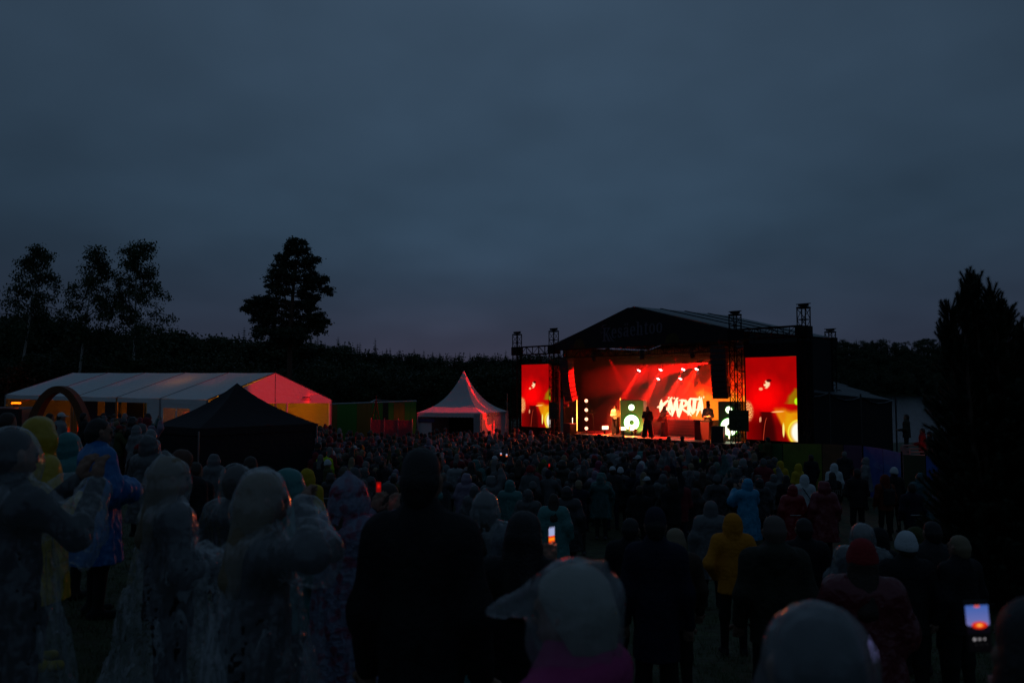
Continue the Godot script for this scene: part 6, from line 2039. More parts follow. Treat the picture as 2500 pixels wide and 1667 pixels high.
# ---------------------------------------------------------------- who stands where
func performers() -> void:
	var n := noise_texture(FastNoiseLite.TYPE_CELLULAR, 0.06, 3, 1)
	var spots := Gradient.new()
	spots.set_color(0, Color(0.12, 0.05, 0.02))
	spots.set_color(1, Color(0.9, 0.78, 0.6))
	spots.add_point(0.35, Color(0.85, 0.7, 0.5))
	n.color_ramp = spots
	var leopard := paint("leopard_fur", Color.WHITE, 0.9, {"rim": 0.4})
	leopard.albedo_texture = n
	leopard.uv1_triplanar = true
	leopard.uv1_scale = Vector3.ONE * 3.0
	var pale := paint("pale_jacket", rgb(0.7, 0.62, 0.5), 0.8)
	var list := [
		[1503, 1060, "front", "performer in pale puffy jacket standing left of the green loudspeaker", "short", 0.3],
		[1582, 1070, "mike", "performer in dark jacket and wide trousers singing at the deck edge", "short", 0.9],
		[1623, 1066, "guitar", "performer in leopard fur coat playing guitar before the glowing letters", "bald", -0.2],
		[1730, 1073, "front", "performer in top hat and pale patterned jacket behind the red keyboard", "top_hat", 0.1],
	]
	var face := atan2(-outward.x, -outward.z)
	for k in 4:
		var p := Vector3.ZERO
		var depth := 38.0
		while depth < 56.0:            # where the sight line to the feet meets the deck
			p = at(list[k][0], list[k][1], depth)
			if p.y <= DECK: break
			depth += 0.05
		var o := person({"at": Vector3(p.x, DECK + 0.003, p.z), "face": face + list[k][5], "tall": [1.72, 1.74, 1.76, 1.95][k], "wear": "coat", "color": ["white", "brown", "olive", "white"][k], "hem": [0.93, 1.02, 0.80, 0.9][k], "head": list[k][4], "hat": "burgundy", "hair": "black", "pose": list[k][2], "stance": [0.05, 0.22, 0.16, 0.05][k], "cell": 0.022, "label": list[k][3], "group": "performers on the stage"})
		o.get_node("jacket").material_override = [pale, paint("dark_wine_jacket", rgb(0.06, 0.012, 0.010), 0.5), leopard, leopard][k]
		var wide := Geo.new()
		var st: float = [0.05, 0.22, 0.16, 0.05][k]
		var bones := [[Vector3(-0.06, 0.96, 0), Vector3(0.06, 0.96, 0), 0.14, 0.14, 0.85, 0]]
		for s in [-1.0, 1.0]:
			bones.append([Vector3(0.09 * s, 0.90, 0), Vector3((0.10 + st * 0.5) * s, 0.02, 0.16 * s * st), 0.105, 0.15, 1.0, 0])
		part("trousers", figure(bones, 0.022, 0.04, [Color.WHITE], {"fold": 0.02, "hem": 0.05, "seed": k, "fold_top": 1.0}), paint("stage_trousers", rgb(0.02, 0.012, 0.012), 0.7), o)
		if k == 1:
			for s in [-1.0, 1.0]:
				var g := Geo.new()
				g.tube([Vector3(0.19 * s, 0.95, 0.0), Vector3((0.235 + 0.05) * s, 0.5, 0.02 * s), Vector3((0.25 + 0.11) * s, 0.08, 0.035 * s)], [0.012, 0.012, 0.012], 5)
				part("side_stripe", g, paint("white_piping", rgb(0.7, 0.66, 0.6), 0.6), o)
			var mike := thing("microphone", "handheld microphone at the singer's mouth", "microphone", o.transform * Vector3(0.04, 1.56, -0.19))
			var g2 := Geo.new()
			g2.tube([Vector3(0, -0.12, 0), Vector3(0, 0, 0)], [0.014, 0.018], 8)
			part("handle", g2, paint("black_lamp_body", rgb(0.02, 0.02, 0.02), 0.4), mike)
			var g3 := Geo.new()
			g3.lathe([Vector2(0.0, -0.01), Vector2(0.026, 0.01), Vector2(0.026, 0.035), Vector2(0.0, 0.055)], Transform3D.IDENTITY, 12)
			part("grille", g3, paint("dull_steel", rgb(0.2, 0.2, 0.2), 0.4), mike)
		if k == 2:
			var gt := thing("guitar", "electric guitar across the leopard coat", "guitar", o.transform * Vector3(0.02, 1.03, -0.24), o.transform.basis.orthonormalized() * Basis(Vector3.BACK, -0.45))
			var bodyg := Geo.new()
			var poly := PackedVector2Array()
			for i in 28:
				var a := TAU * i / 28
				var r := 0.16 + 0.045 * cos(2.0 * a) + 0.02 * cos(3.0 * a)
				poly.append(Vector2(cos(a) * r * 1.1 + 0.1, sin(a) * r))
			bodyg.prism(poly, Transform3D.IDENTITY, 0.045)
			part("body", bodyg, paint("guitar_body", rgb(0.25, 0.03, 0.02), 0.2), gt)
			boxed("neck", Vector3(-0.38, 0.0, -0.01), Vector3(0.62, 0.05, 0.022), paint("guitar_neck", rgb(0.12, 0.06, 0.03), 0.5), gt, 0.004)
			boxed("headstock", Vector3(-0.74, 0.0, -0.01), Vector3(0.14, 0.08, 0.018), paint("guitar_neck", Color.WHITE), gt, 0.004)
		if k == 3:
			var kb := thing("keyboard_stand", "keyboard on a tall red lit cloth-covered stand", "keyboard", o.position + outward * 0.42 * 1.0, stage_basis())
			boxed("stand", Vector3(0, 0.48, 0), Vector3(0.95, 0.96, 0.36), paint("wine_cloth", rgb(0.10, 0.01, 0.012), 0.8), kb, 0.02)
			boxed("keyboard", Vector3(0, 1.0, 0), Vector3(1.05, 0.09, 0.34), paint("black_lamp_body", rgb(0.02, 0.02, 0.02), 0.4), kb, 0.01)

func named_crowd() -> void:
	var P := [
		# the near left
		{"px": 36, "py": 1036, "far": 4.0, "tall": 1.82, "turn": -0.35, "color": "clear", "film": 0.10, "head": "square_hood", "under": "short", "hair": "black", "pose": "phone", "hem": 0.35, "flare": 0.44, "seed": 11, "label": "person in clear wet poncho with arms raised at the left edge"},
		{"px": 98, "py": 1014, "far": 6.0, "tall": 1.84, "turn": -0.6, "color": "yellow", "head": "square_hood", "pose": "front", "hem": 0.5, "legs": 3, "seed": 12, "label": "person in yellow hooded poncho and yellow shoes behind the left edge poncho"},
		{"px": 243, "py": 1019, "far": 7.6, "tall": 1.86, "turn": -0.55, "color": "blue", "head": "short", "hair": "black", "pose": "front", "hem": 0.5, "seed": 13, "label": "tall dark-haired person in bright blue poncho below the arch"},
		{"px": 172, "py": 1052, "far": 8.3, "tall": 1.66, "turn": 0.1, "color": "teal", "head": "hood", "hem": 0.6, "seed": 2, "label": "person in dark green poncho behind the bright blue poncho"},
		{"px": 418, "py": 1106, "far": 4.75, "tall": 1.72, "turn": -0.75, "color": "clear", "film": 0.16, "head": "pointed_hood", "under": "long", "hair": "fair", "inner": "charcoal", "pose": "front", "hem": 0.28, "flare": 0.52, "seed": 14, "label": "person with long fair hair under a large clear poncho, left of centre"},
		{"px": 584, "py": 1127, "far": 5.7, "tall": 1.76, "turn": -0.2, "color": "clear", "film": 0.07, "head": "hood", "under": "short", "hair": "brown", "inner": "black", "pose": "down", "hem": 0.5, "seed": 15, "label": "short-haired person in dark shirt under a thin clear poncho"},
		{"px": 645, "py": 1140, "far": 3.7, "tall": 1.70, "turn": -0.85, "color": "clear", "film": 0.14, "head": "square_hood", "under": "long", "hair": "fair", "inner": "black", "pose": "brow", "hem": 0.28, "flare": 0.50, "seed": 16, "label": "fair-haired person in clear poncho raising a black sleeved arm to the brow"},
		{"px": 712, "py": 1138, "far": 6.9, "tall": 1.70, "turn": -0.4, "color": "teal", "head": "hood", "hem": 0.55, "seed": 3, "label": "person in teal hooded poncho behind the raised arm"},
		{"px": 752, "py": 1141, "far": 13.5, "tall": 1.62, "color": "yellow", "head": "hood", "hem": 0.6, "label": "person in yellow hooded coat beside the black gazebo pole", "wear": "coat"},
		{"px": 857, "py": 1126, "far": 5.7, "tall": 1.72, "turn": -0.25, "color": "lilac", "film": 0.45, "head": "pointed_hood", "under": "long", "hair": "brown", "inner": "charcoal", "pose": "phone", "hem": 0.4, "seed": 17, "label": "person in milky poncho with pink flowers and a tall pointed hood"},
		{"px": 948, "py": 1155, "far": 7.6, "tall": 1.66, "turn": -0.3, "color": "charcoal", "wear": "coat", "head": "long", "hair": "brown", "pose": "front", "label": "brown-haired person in dark coat beside the flowered poncho"},
		{"px": 1030, "py": 1087, "far": 3.4, "slim": 0.86, "tall": 1.87, "turn": 0.02, "color": "black", "wear": "coat", "head": "short", "hair": "black", "pose": "down", "hem": 0.82, "seed": 18, "label": "large dark silhouette of a short-haired person in black jacket, back to the camera"},
		{"px": 1187, "py": 1195, "far": 7.4, "tall": 1.68, "turn": -0.1, "color": "clear", "film": 0.2, "head": "pointed_hood", "under": "long", "hair": "brown", "inner": "navy", "pose": "front", "hem": 0.6, "seed": 19, "label": "person in clear poncho over blue denim beside the teal poncho"},
		{"px": 1090, "py": 1262, "far": 6.2, "tall": 1.20, "turn": 0.0, "color": "teal", "head": "hood", "hem": 0.4, "seed": 1, "label": "child in teal hood beside the large dark silhouette"},
		{"px": 1246, "py": 1167, "tall": 1.74, "color": "teal", "film": 0.8, "head": "hood", "hem": 0.55, "seed": 4, "label": "person in plain teal hooded poncho, left of the filming woman"},
		{"px": 1160, "py": 1182, "tall": 1.66, "color": "grey", "film": 0.7, "head": "hood", "hem": 0.6, "seed": 5, "label": "person in small grey hood just left of the clear denim poncho"},
		{"px": 1352, "py": 1203, "tall": 1.68, "turn": 0.15, "color": "teal", "head": "long", "hair": "brown", "hem": 0.45, "pose": "down", "seed": 6, "label": "brown-haired person in teal raincoat right of the long dark hair"},
		{"px": 1385, "py": 1184, "tall": 1.74, "color": "charcoal", "head": "hood", "hem": 0.5, "seed": 7, "label": "person in dark hooded poncho right of the teal raincoat"},
		{"px": 1290, "py": 1190, "tall": 1.66, "color": "grey", "film": 0.6, "head": "hood", "under": "short", "hem": 0.6, "seed": 8, "label": "person in grey hood between the two teal figures"},
		{"px": 1280, "py": 1245, "far": 4.1, "tall": 1.68, "turn": -0.05, "color": "black", "wear": "coat", "head": "long", "hair": "black", "pose": "film", "hem": 0.8, "seed": 20, "label": "person with long dark hair filming the stage on a lit phone"},
		{"px": 1390, "py": 1382, "far": 2.1, "tall": 1.62, "turn": 1.25, "color": "pink", "wear": "hood_down", "head": "curly", "hair": "white", "pose": "front", "hem": 0.8, "seed": 21, "label": "white-haired person in pink jacket with a clear rain cover, close to the camera"},
		{"px": 1600, "py": 1239, "far": 5.9, "slim": 0.86, "tall": 1.86, "turn": 0.0, "color": "navy", "wear": "coat", "head": "cap", "hat": "navy", "hair": "black", "pose": "down", "hem": 0.68, "stance": 0.06, "seed": 22, "label": "tall person in navy jacket and cap standing on open grass"},
		{"px": 1648, "py": 1288, "far": 7.2, "tall": 1.48, "turn": 0.3, "color": "brown", "wear": "coat", "head": "long", "hair": "fair", "label": "shorter fair-haired person half hidden behind the navy jacket"},
		{"px": 1540, "py": 1262, "far": 8.0, "tall": 1.52, "turn": -0.2, "color": "black", "wear": "coat", "head": "short", "hair": "black", "label": "short black clad person left of the navy jacket"},
		{"px": 1735, "py": 1217, "tall": 1.70, "color": "pale", "film": 0.55, "head": "hood", "under": "short", "hem": 0.5, "seed": 9, "label": "person in pale grey see-through poncho left of the orange jacket"},
		{"px": 1788, "py": 1248, "tall": 1.70, "turn": 0.05, "color": "orange", "wear": "coat", "head": "hood", "pose": "pockets", "hem": 0.78, "legs": 0, "cell": 0.016, "seed": 23, "label": "person in bright orange hooded rain jacket with hands in pockets"},
		{"px": 1824, "py": 1164, "tall": 1.78, "turn": 0.35, "color": "sky blue", "head": "hood", "pose": "phone", "hem": 0.42, "seed": 24, "cell": 0.018, "label": "person in sky blue poncho holding something pale"},
		{"px": 1890, "py": 1255, "far": 6.1, "tall": 1.80, "turn": 0.05, "color": "khaki", "wear": "hood_down", "head": "bald", "pose": "down", "hem": 0.78, "seed": 25, "label": "shaven-headed person in dark khaki jacket right of the orange jacket"},
		{"px": 1962, "py": 1262, "far": 8.2, "tall": 1.62, "turn": 0.1, "color": "black", "wear": "coat", "head": "short", "hair": "black", "label": "dark-haired person in black right of the shaven head"},
		{"px": 2106, "py": 1272, "far": 7.6, "tall": 1.70, "turn": -0.45, "color": "clear", "film": 0.17, "head": "hood", "under": "short", "hair": "grey", "inner": "charcoal", "hem": 0.5, "seed": 26, "label": "person in clear hooded poncho behind the red beanie"},
		{"px": 2140, "py": 1284, "far": 7.9, "tall": 1.62, "turn": 0.2, "color": "black", "film": 1.0, "wear": "coat", "head": "hood", "label": "small dark hooded person between clear poncho and white beanie"},
		{"px": 2105, "py": 1338, "far": 4.9, "tall": 1.66, "turn": -0.1, "color": "burgundy", "film": 0.75, "head": "beanie", "hat": "red", "hair": "brown", "under": "long", "pose": "front", "hem": 0.5, "seed": 27, "label": "person in dark red beanie and red film poncho"},
		{"px": 2212, "py": 1301, "far": 7.0, "tall": 1.70, "turn": 0.0, "color": "black", "wear": "coat", "head": "beanie", "hat": "white", "hair": "brown", "pose": "pockets", "seed": 28, "label": "person in white beanie and black jacket"},
		{"px": 2232, "py": 1282, "far": 8.6, "tall": 1.74, "turn": 0.1, "color": "olive", "wear": "coat", "head": "hood", "label": "person in olive hood behind the white beanie"},
		{"px": 2275, "py": 1270, "far": 7.8, "tall": 1.78, "turn": 0.1, "color": "charcoal", "wear": "coat", "head": "short", "hair": "black", "label": "dark-haired person in charcoal coat right of the white beanie"},
		{"px": 2340, "py": 1304, "far": 7.0, "tall": 1.70, "turn": 0.5, "color": "black", "wear": "coat", "head": "short", "hair": "fair", "label": "fair-haired person half lost in the shade of the close pine"},
		{"px": 1990, "py": 1447, "far": 1.5, "tall": 1.62, "turn": 0.0, "color": "clear", "film": 0.17, "head": "hood", "under": "short", "hair": "black", "inner": "black", "hem": 0.5, "seed": 29, "label": "closest person, head in a clear wet hood at the bottom edge"},
		{"px": 2545, "py": 1450, "far": 1.55, "tall": 1.66, "turn": -0.1, "color": "black", "wear": "coat", "head": "long", "hair": "black", "pose": "film", "seed": 30, "label": "dark-haired person holding a lit phone at the bottom right corner"},
		# the right middle ground
		{"px": 1935, "py": 1181, "tall": 1.64, "color": "red", "head": "hood", "hem": 0.42, "seed": 2, "label": "person in deep red hooded poncho with a pale stripe across the back", "stripe": true},
		{"px": 1964, "py": 1155, "tall": 1.72, "color": "white", "wear": "coat", "head": "hood", "hem": 0.62, "strap": true, "turn": -0.1, "label": "person in white hooded coat with a dark strap across the back"},
		{"px": 2012, "py": 1172, "tall": 1.72, "color": "burgundy", "head": "square_hood", "hem": 0.42, "seed": 3, "label": "person in burgundy hooded poncho right of the white coat"},
		{"px": 2036, "py": 1128, "tall": 1.72, "color": "white", "wear": "coat", "head": "hood", "label": "person in white hood behind the black lettered jacket"},
		{"px": 2032, "py": 1150, "tall": 1.66, "color": "black", "wear": "coat", "head": "long", "hair": "black", "print": true, "label": "person in black jacket with pale gothic lettering on the back"},
		{"px": 2062, "py": 1100, "tall": 1.82, "color": "charcoal", "wear": "hood_down", "head": "short", "hair": "grey", "turn": -0.6, "label": "tall grey-haired person before the brown banner"},
		{"px": 2092, "py": 1140, "tall": 1.84, "color": "black", "wear": "coat", "head": "short", "hair": "black", "pose": "front", "label": "tall person in black with hands clasped, left of the blue banner"},
		{"px": 2112, "py": 1113, "tall": 1.78, "color": "pale", "film": 0.6, "head": "hood", "under": "short", "turn": 0.8, "label": "person in pale film poncho turned to a neighbour before the blue banner"},
		{"px": 2160, "py": 1156, "tall": 1.70, "color": "rust", "wear": "coat", "head": "hood", "bag": "black", "label": "person in rust red hood with a black backpack before the blue banner"},
		{"px": 2183, "py": 1141, "tall": 1.76, "color": "black", "wear": "coat", "head": "beanie", "hat": "white", "label": "person in white cap and black coat before the blue banner"},
		{"px": 2226, "py": 1178, "tall": 1.68, "color": "navy", "wear": "coat", "head": "short", "hair": "black", "stripe": true, "label": "person in navy jacket with a thin reflective line"},
		{"px": 2248, "py": 1152, "tall": 1.74, "color": "turquoise", "film": 0.5, "head": "hood", "under": "short", "turn": -0.5, "hem": 0.5, "seed": 1, "label": "person in pale turquoise film poncho near the close pine"},
		{"px": 2306, "py": 1158, "tall": 1.72, "color": "lilac", "wear": "coat", "head": "animal_hood", "hem": 0.5, "turn": -0.4, "label": "person in pale pink one-piece costume with horned hood beside the pine"},
		{"px": 1905, "py": 1122, "tall": 1.70, "color": "yellow", "wear": "coat", "head": "hood", "label": "person in yellow hooded jacket before the green banner"},
		{"px": 1948, "py": 1130, "tall": 1.66, "color": "yellow", "wear": "coat", "head": "hood", "turn": 0.5, "pose": "front", "label": "second yellow jacket before the green banner, half turned"},
		{"px": 1980, "py": 1108, "tall": 1.76, "color": "black", "wear": "coat", "head": "short", "hair": "black", "label": "broad dark person standing against the green banner"},
		{"px": 1920, "py": 1158, "tall": 1.62, "color": "black", "wear": "coat", "head": "long", "hair": "black", "label": "dark-haired person behind the deep red poncho"},
		{"px": 1858, "py": 1130, "tall": 1.70, "color": "grey", "film": 0.8, "head": "hood", "seed": 1, "label": "person in grey film poncho right of the sky blue poncho"},
		# the middle ground before the stage
		{"px": 1462, "py": 1122, "tall": 1.74, "color": "magenta", "head": "hood", "hem": 0.45, "seed": 2, "label": "person in dark magenta poncho before the stage"},
		{"px": 1328, "py": 1120, "tall": 1.72, "color": "lime", "wear": "coat", "head": "pointed_hood", "pose": "phone", "hem": 0.7, "label": "person in yellow-green hooded coat lifting a phone"},
		{"px": 1405, "py": 1116, "tall": 1.74, "color": "grey", "head": "pointed_hood", "hem": 0.5, "seed": 1, "label": "person in plain grey pointed poncho beside the magenta one"},
		{"px": 1567, "py": 1124, "tall": 1.72, "color": "white", "wear": "coat", "head": "hood", "bag": "black", "legs": 4, "label": "person in white top with a black backpack and bare legs"},
		{"px": 1515, "py": 1138, "tall": 1.66, "color": "charcoal", "film": 0.7, "head": "beanie", "hat": "white", "label": "person in white knitted hat and dark poncho before the stage"},
		{"px": 1619, "py": 1153, "tall": 1.64, "color": "grey", "film": 0.8, "head": "hood", "hem": 0.5, "seed": 3, "label": "person in wide grey poncho right of the white backpack top"},
		{"px": 1687, "py": 1128, "tall": 1.74, "color": "pale", "film": 0.55, "head": "short", "hair": "fair", "hem": 0.5, "seed": 2, "label": "bare-headed person in clear poncho in front of a bearskin-dark neighbour"},
		{"px": 1716, "py": 1148, "tall": 1.66, "color": "brown", "wear": "coat", "head": "long", "hair": "brown", "label": "long brown-haired person right of the bare-headed clear poncho"},
		{"px": 1750, "py": 1157, "tall": 1.70, "color": "charcoal", "film": 0.75, "head": "beanie", "hat": "grey", "pose": "pockets", "label": "person in knitted hat and dark film poncho left of the sky blue one"},
		{"px": 1748, "py": 1130, "tall": 1.64, "color": "yellow", "wear": "coat", "head": "hood", "label": "person in yellow hood before the stage end"},
		{"px": 1760, "py": 1112, "tall": 1.68, "color": "magenta", "wear": "coat", "head": "hood", "label": "person in dark pink hood before the stage end"},
		{"px": 1713, "py": 1107, "tall": 1.70, "color": "neon yellow", "wear": "coat", "head": "short", "hair": "brown", "label": "person in neon yellow vest deep in the crowd before the stage"},
		{"px": 792, "py": 1098, "tall": 1.74, "color": "neon yellow", "wear": "coat", "head": "short", "hair": "black", "turn": 0.6, "label": "person in neon yellow vest beside the black gazebo"},
		{"px": 827, "py": 1090, "tall": 1.74, "color": "pale", "wear": "coat", "head": "short", "hair": "grey", "strap": true, "label": "person in pale jacket with a dark strap near the black gazebo"},
		{"px": 883, "py": 1082, "tall": 1.74, "color": "orange", "wear": "coat", "head": "hood", "label": "person in orange hood deep in the crowd by the gazebo"},
		{"px": 872, "py": 1100, "tall": 1.66, "color": "yellow", "wear": "coat", "head": "short", "hair": "fair", "label": "person in yellow jacket before the orange hood"},
		{"px": 928, "py": 1076, "tall": 1.62, "color": "neon yellow", "wear": "coat", "head": "hood", "label": "small neon yellow hood deep in the crowd"},
		# left, between the arch and the gazebo
		{"px": 340, "py": 1105, "far": 13.0, "tall": 1.60, "color": "charcoal", "wear": "coat", "head": "cap", "hat": "red", "label": "person in red cap left of the large clear poncho"},
		{"px": 334, "py": 1035, "tall": 1.70, "color": "pale", "film": 0.7, "head": "pointed_hood", "label": "person in pale hood below the tent windows, left of the pair"},
		{"px": 349, "py": 1032, "tall": 1.72, "color": "grey", "head": "hood", "label": "person in grey hood below the tent windows, right of the pair"},
		{"px": 369, "py": 1046, "tall": 1.66, "color": "pale", "head": "square_hood", "label": "person in white square hood beside the gazebo edge"},
		{"px": 366, "py": 1060, "tall": 1.72, "color": "grey", "film": 0.8, "head": "hood", "pose": "front", "label": "person in grey film poncho beside the gazebo edge"},
		{"px": 302, "py": 1022, "tall": 1.70, "color": "olive", "wear": "coat", "head": "beanie", "hat": "grey", "label": "person in olive coat and pale hat before the tent"},
		{"px": 150, "py": 1002, "far": 24.0, "tall": 1.72, "color": "pale", "wear": "hood_down", "head": "cap", "hat": "white", "turn": -0.4, "label": "person in white cap and grey jacket under the arch"},
		{"px": 122, "py": 1008, "far": 22.0, "tall": 1.68, "color": "navy", "wear": "coat", "head": "short", "hair": "black", "label": "person in violet-blue jacket under the arch"},
		{"px": 205, "py": 1000, "far": 26.0, "tall": 1.76, "color": "black", "wear": "coat", "head": "short", "hair": "black", "label": "dark person beside the arch foot"},
		{"px": 20, "py": 1005, "far": 11.0, "tall": 1.74, "color": "brown", "wear": "coat", "head": "short", "hair": "brown", "label": "person in brown jacket at the far left before the truck"},
		{"px": 445, "py": 1098, "far": 7.5, "tall": 1.66, "color": "black", "wear": "coat", "head": "curly", "hair": "red", "label": "curly-haired person behind the large clear poncho"},
		{"px": 523, "py": 1108, "far": 15.0, "tall": 1.66, "color": "pale", "film": 0.55, "head": "square_hood", "label": "person in pale square hood before the black gazebo"},
		{"px": 478, "py": 1126, "far": 9.5, "tall": 1.58, "color": "black", "wear": "coat", "head": "short", "hair": "brown", "label": "short person before the black gazebo pole"},
		{"px": 610, "py": 1112, "far": 11.0, "tall": 1.70, "color": "navy", "wear": "coat", "head": "short", "hair": "brown", "turn": 0.9, "label": "dark person turned sideways before the black gazebo"},
	]
	for d in P:
		var o := person(d)
		placed.append(Vector2(o.position.x, o.position.z))
		if d.get("stripe", false):
			boxed("reflective_stripe", Vector3(0, 1.06, 0.215 if d.get("wear", "poncho") == "poncho" else 0.18), Vector3(0.26, 0.02, 0.012), paint("reflective_tape", rgb(0.5, 0.5, 0.5), 0.3), o, 0.003)
		if d.get("print", false):
			var w := lettering("back_print", "Synj", "Droid Serif", 0.20, paint("pale_gothic_print", rgb(0.22, 0.20, 0.16), 0.8), o, Transform3D(Basis.IDENTITY, Vector3(0, 1.22, 0.215)))
			w.scale = Vector3(1, 1.1, 1)
	# pink flowers printed on the milky poncho
	var flowered: Node3D = null
	for c in get_children():
		if c.has_meta("label") and "flowers" in str(c.get_meta("label")): flowered = c
	var spots := noise_texture(FastNoiseLite.TYPE_CELLULAR, 0.02, 8, 2)
	var tones := Gradient.new()
	tones.set_color(0, Color(0.95, 0.25, 0.4))
	tones.set_color(1, Color(0.9, 0.92, 1.0))
	tones.add_point(0.3, Color(0.95, 0.6, 0.7))
	tones.add_point(0.42, Color(0.85, 0.9, 1.0))
	spots.color_ramp = tones
	var film := paint("flower_film", rgb(0.5, 0.5, 0.56), 0.35, {"clear": 0.55, "relief": crease, "relief_cm": 2.0, "relief_scale": 2.4})
	film.albedo_texture = spots
	flowered.get_node("poncho").material_override = film
	flowered.get_node("poncho/hood").material_override = film
	# the white-haired woman's rain cover: a clear bag blown out to the left
	for c in get_children():
		if c.has_meta("label") and "white-haired" in str(c.get_meta("label")):
			part("rain_cover", head_mesh("brim_hood", 0.009, 44, true), dye("poncho", "clear", 0.14), c)
	# phones
	phone(at(1347, 1308, 4.46), Basis(Vector3.UP, 0.75), 0.66, "phone with a white and orange picture beside the long dark hair", "stage")
	phone(at(924, 1189, 6.05), Basis(Vector3.UP, 0.1), 0.5, "phone glowing plain red beside the flowered poncho", "red")
	phone(at(2390, 1531, 1.93), Basis(Vector3.UP, -0.05) * Basis(Vector3.BACK, 0.06), 0.76, "large lit phone taking a picture of the stage, bottom right", "dusk")
	for far_phone in [[1237, 1112, 20.0, "tiny white lit phone deep in the middle of the crowd"], [1341, 1136, 19.5, "tiny red lit phone in the hands of the yellow-green coat"], [1223, 1109, 21.0, "tiny red glowing phone beside the tiny white one"]]:
		phone(at(far_phone[0], far_phone[1], far_phone[2]), Basis.IDENTITY, 0.55, far_phone[3], "stage" if far_phone[3].contains("white") else "red")
	# people above the fence by the lake, and a guard on the barrier step
	var lake := [[2213, 1010, 33.0, "khaki", "dark person standing high against the lake", 1.8, "short"], [2252, 1044, 31.0, "red", "person in red jacket by the wooden steps", 1.66, "short"], [2270, 1053, 31.5, "black", "dark person in a cap by the wooden steps", 1.66, "cap"]]
	for l in lake:
		var p := at(l[0], l[1], l[2])
		var block: float = p.y - l[5]
		var gy := ground_height(p.x, p.z)
		var b := thing("platform", "dark platform under the " + l[4], "platform", Vector3(p.x, gy, p.z))
		boxed("deck", Vector3(0, (block - gy) / 2, 0), Vector3(0.8, block - gy, 0.7), paint("black_stage_cloth", Color.BLACK), b, 0.01)
		person({"at": Vector3(p.x, block, p.z), "tall": l[5], "wear": "coat", "color": l[3], "head": l[6], "label": l[4], "turn": 0.4, "pose": "front"})
	var hv := at(1874, 1066, 33.5)
	var gy2 := ground_height(hv.x, hv.z)
	var step := thing("platform", "low platform under the person in yellow vest by the screen", "platform", Vector3(hv.x, gy2, hv.z))
	boxed("deck", Vector3(0, (hv.y - 1.72 - gy2) / 2, 0), Vector3(0.7, hv.y - 1.72 - gy2, 0.6), paint("black_stage_cloth", Color.BLACK), step, 0.01)
	person({"at": Vector3(hv.x, hv.y - 1.72, hv.z), "tall": 1.72, "wear": "coat", "color": "olive", "head": "short", "hair": "black", "label": "person in dark jacket with yellow sleeves raised above the crowd below the near screen", "turn": 0.5, "pose": "front"})

var placed := []
const NUMERALS := ["first", "second", "third", "fourth", "fifth", "sixth", "seventh", "eighth", "ninth", "tenth", "eleventh", "twelfth", "thirteenth", "fourteenth", "fifteenth", "sixteenth", "seventeenth", "eighteenth", "nineteenth", "twentieth"]

func zone_of(p: Vector3) -> String:
	var px := column(p)
	var side := "beside the black gazebo" if px < 860 else "before the striped enclosure" if px < 1015 else "before the pagoda tent" if px < 1240 else "before the far screen" if px < 1380 else "before the dark stage end" if px < 1500 else "before the stage middle" if px < 1640 else "before the bright stage end" if px < 1800 else "before the near screen"
	return side

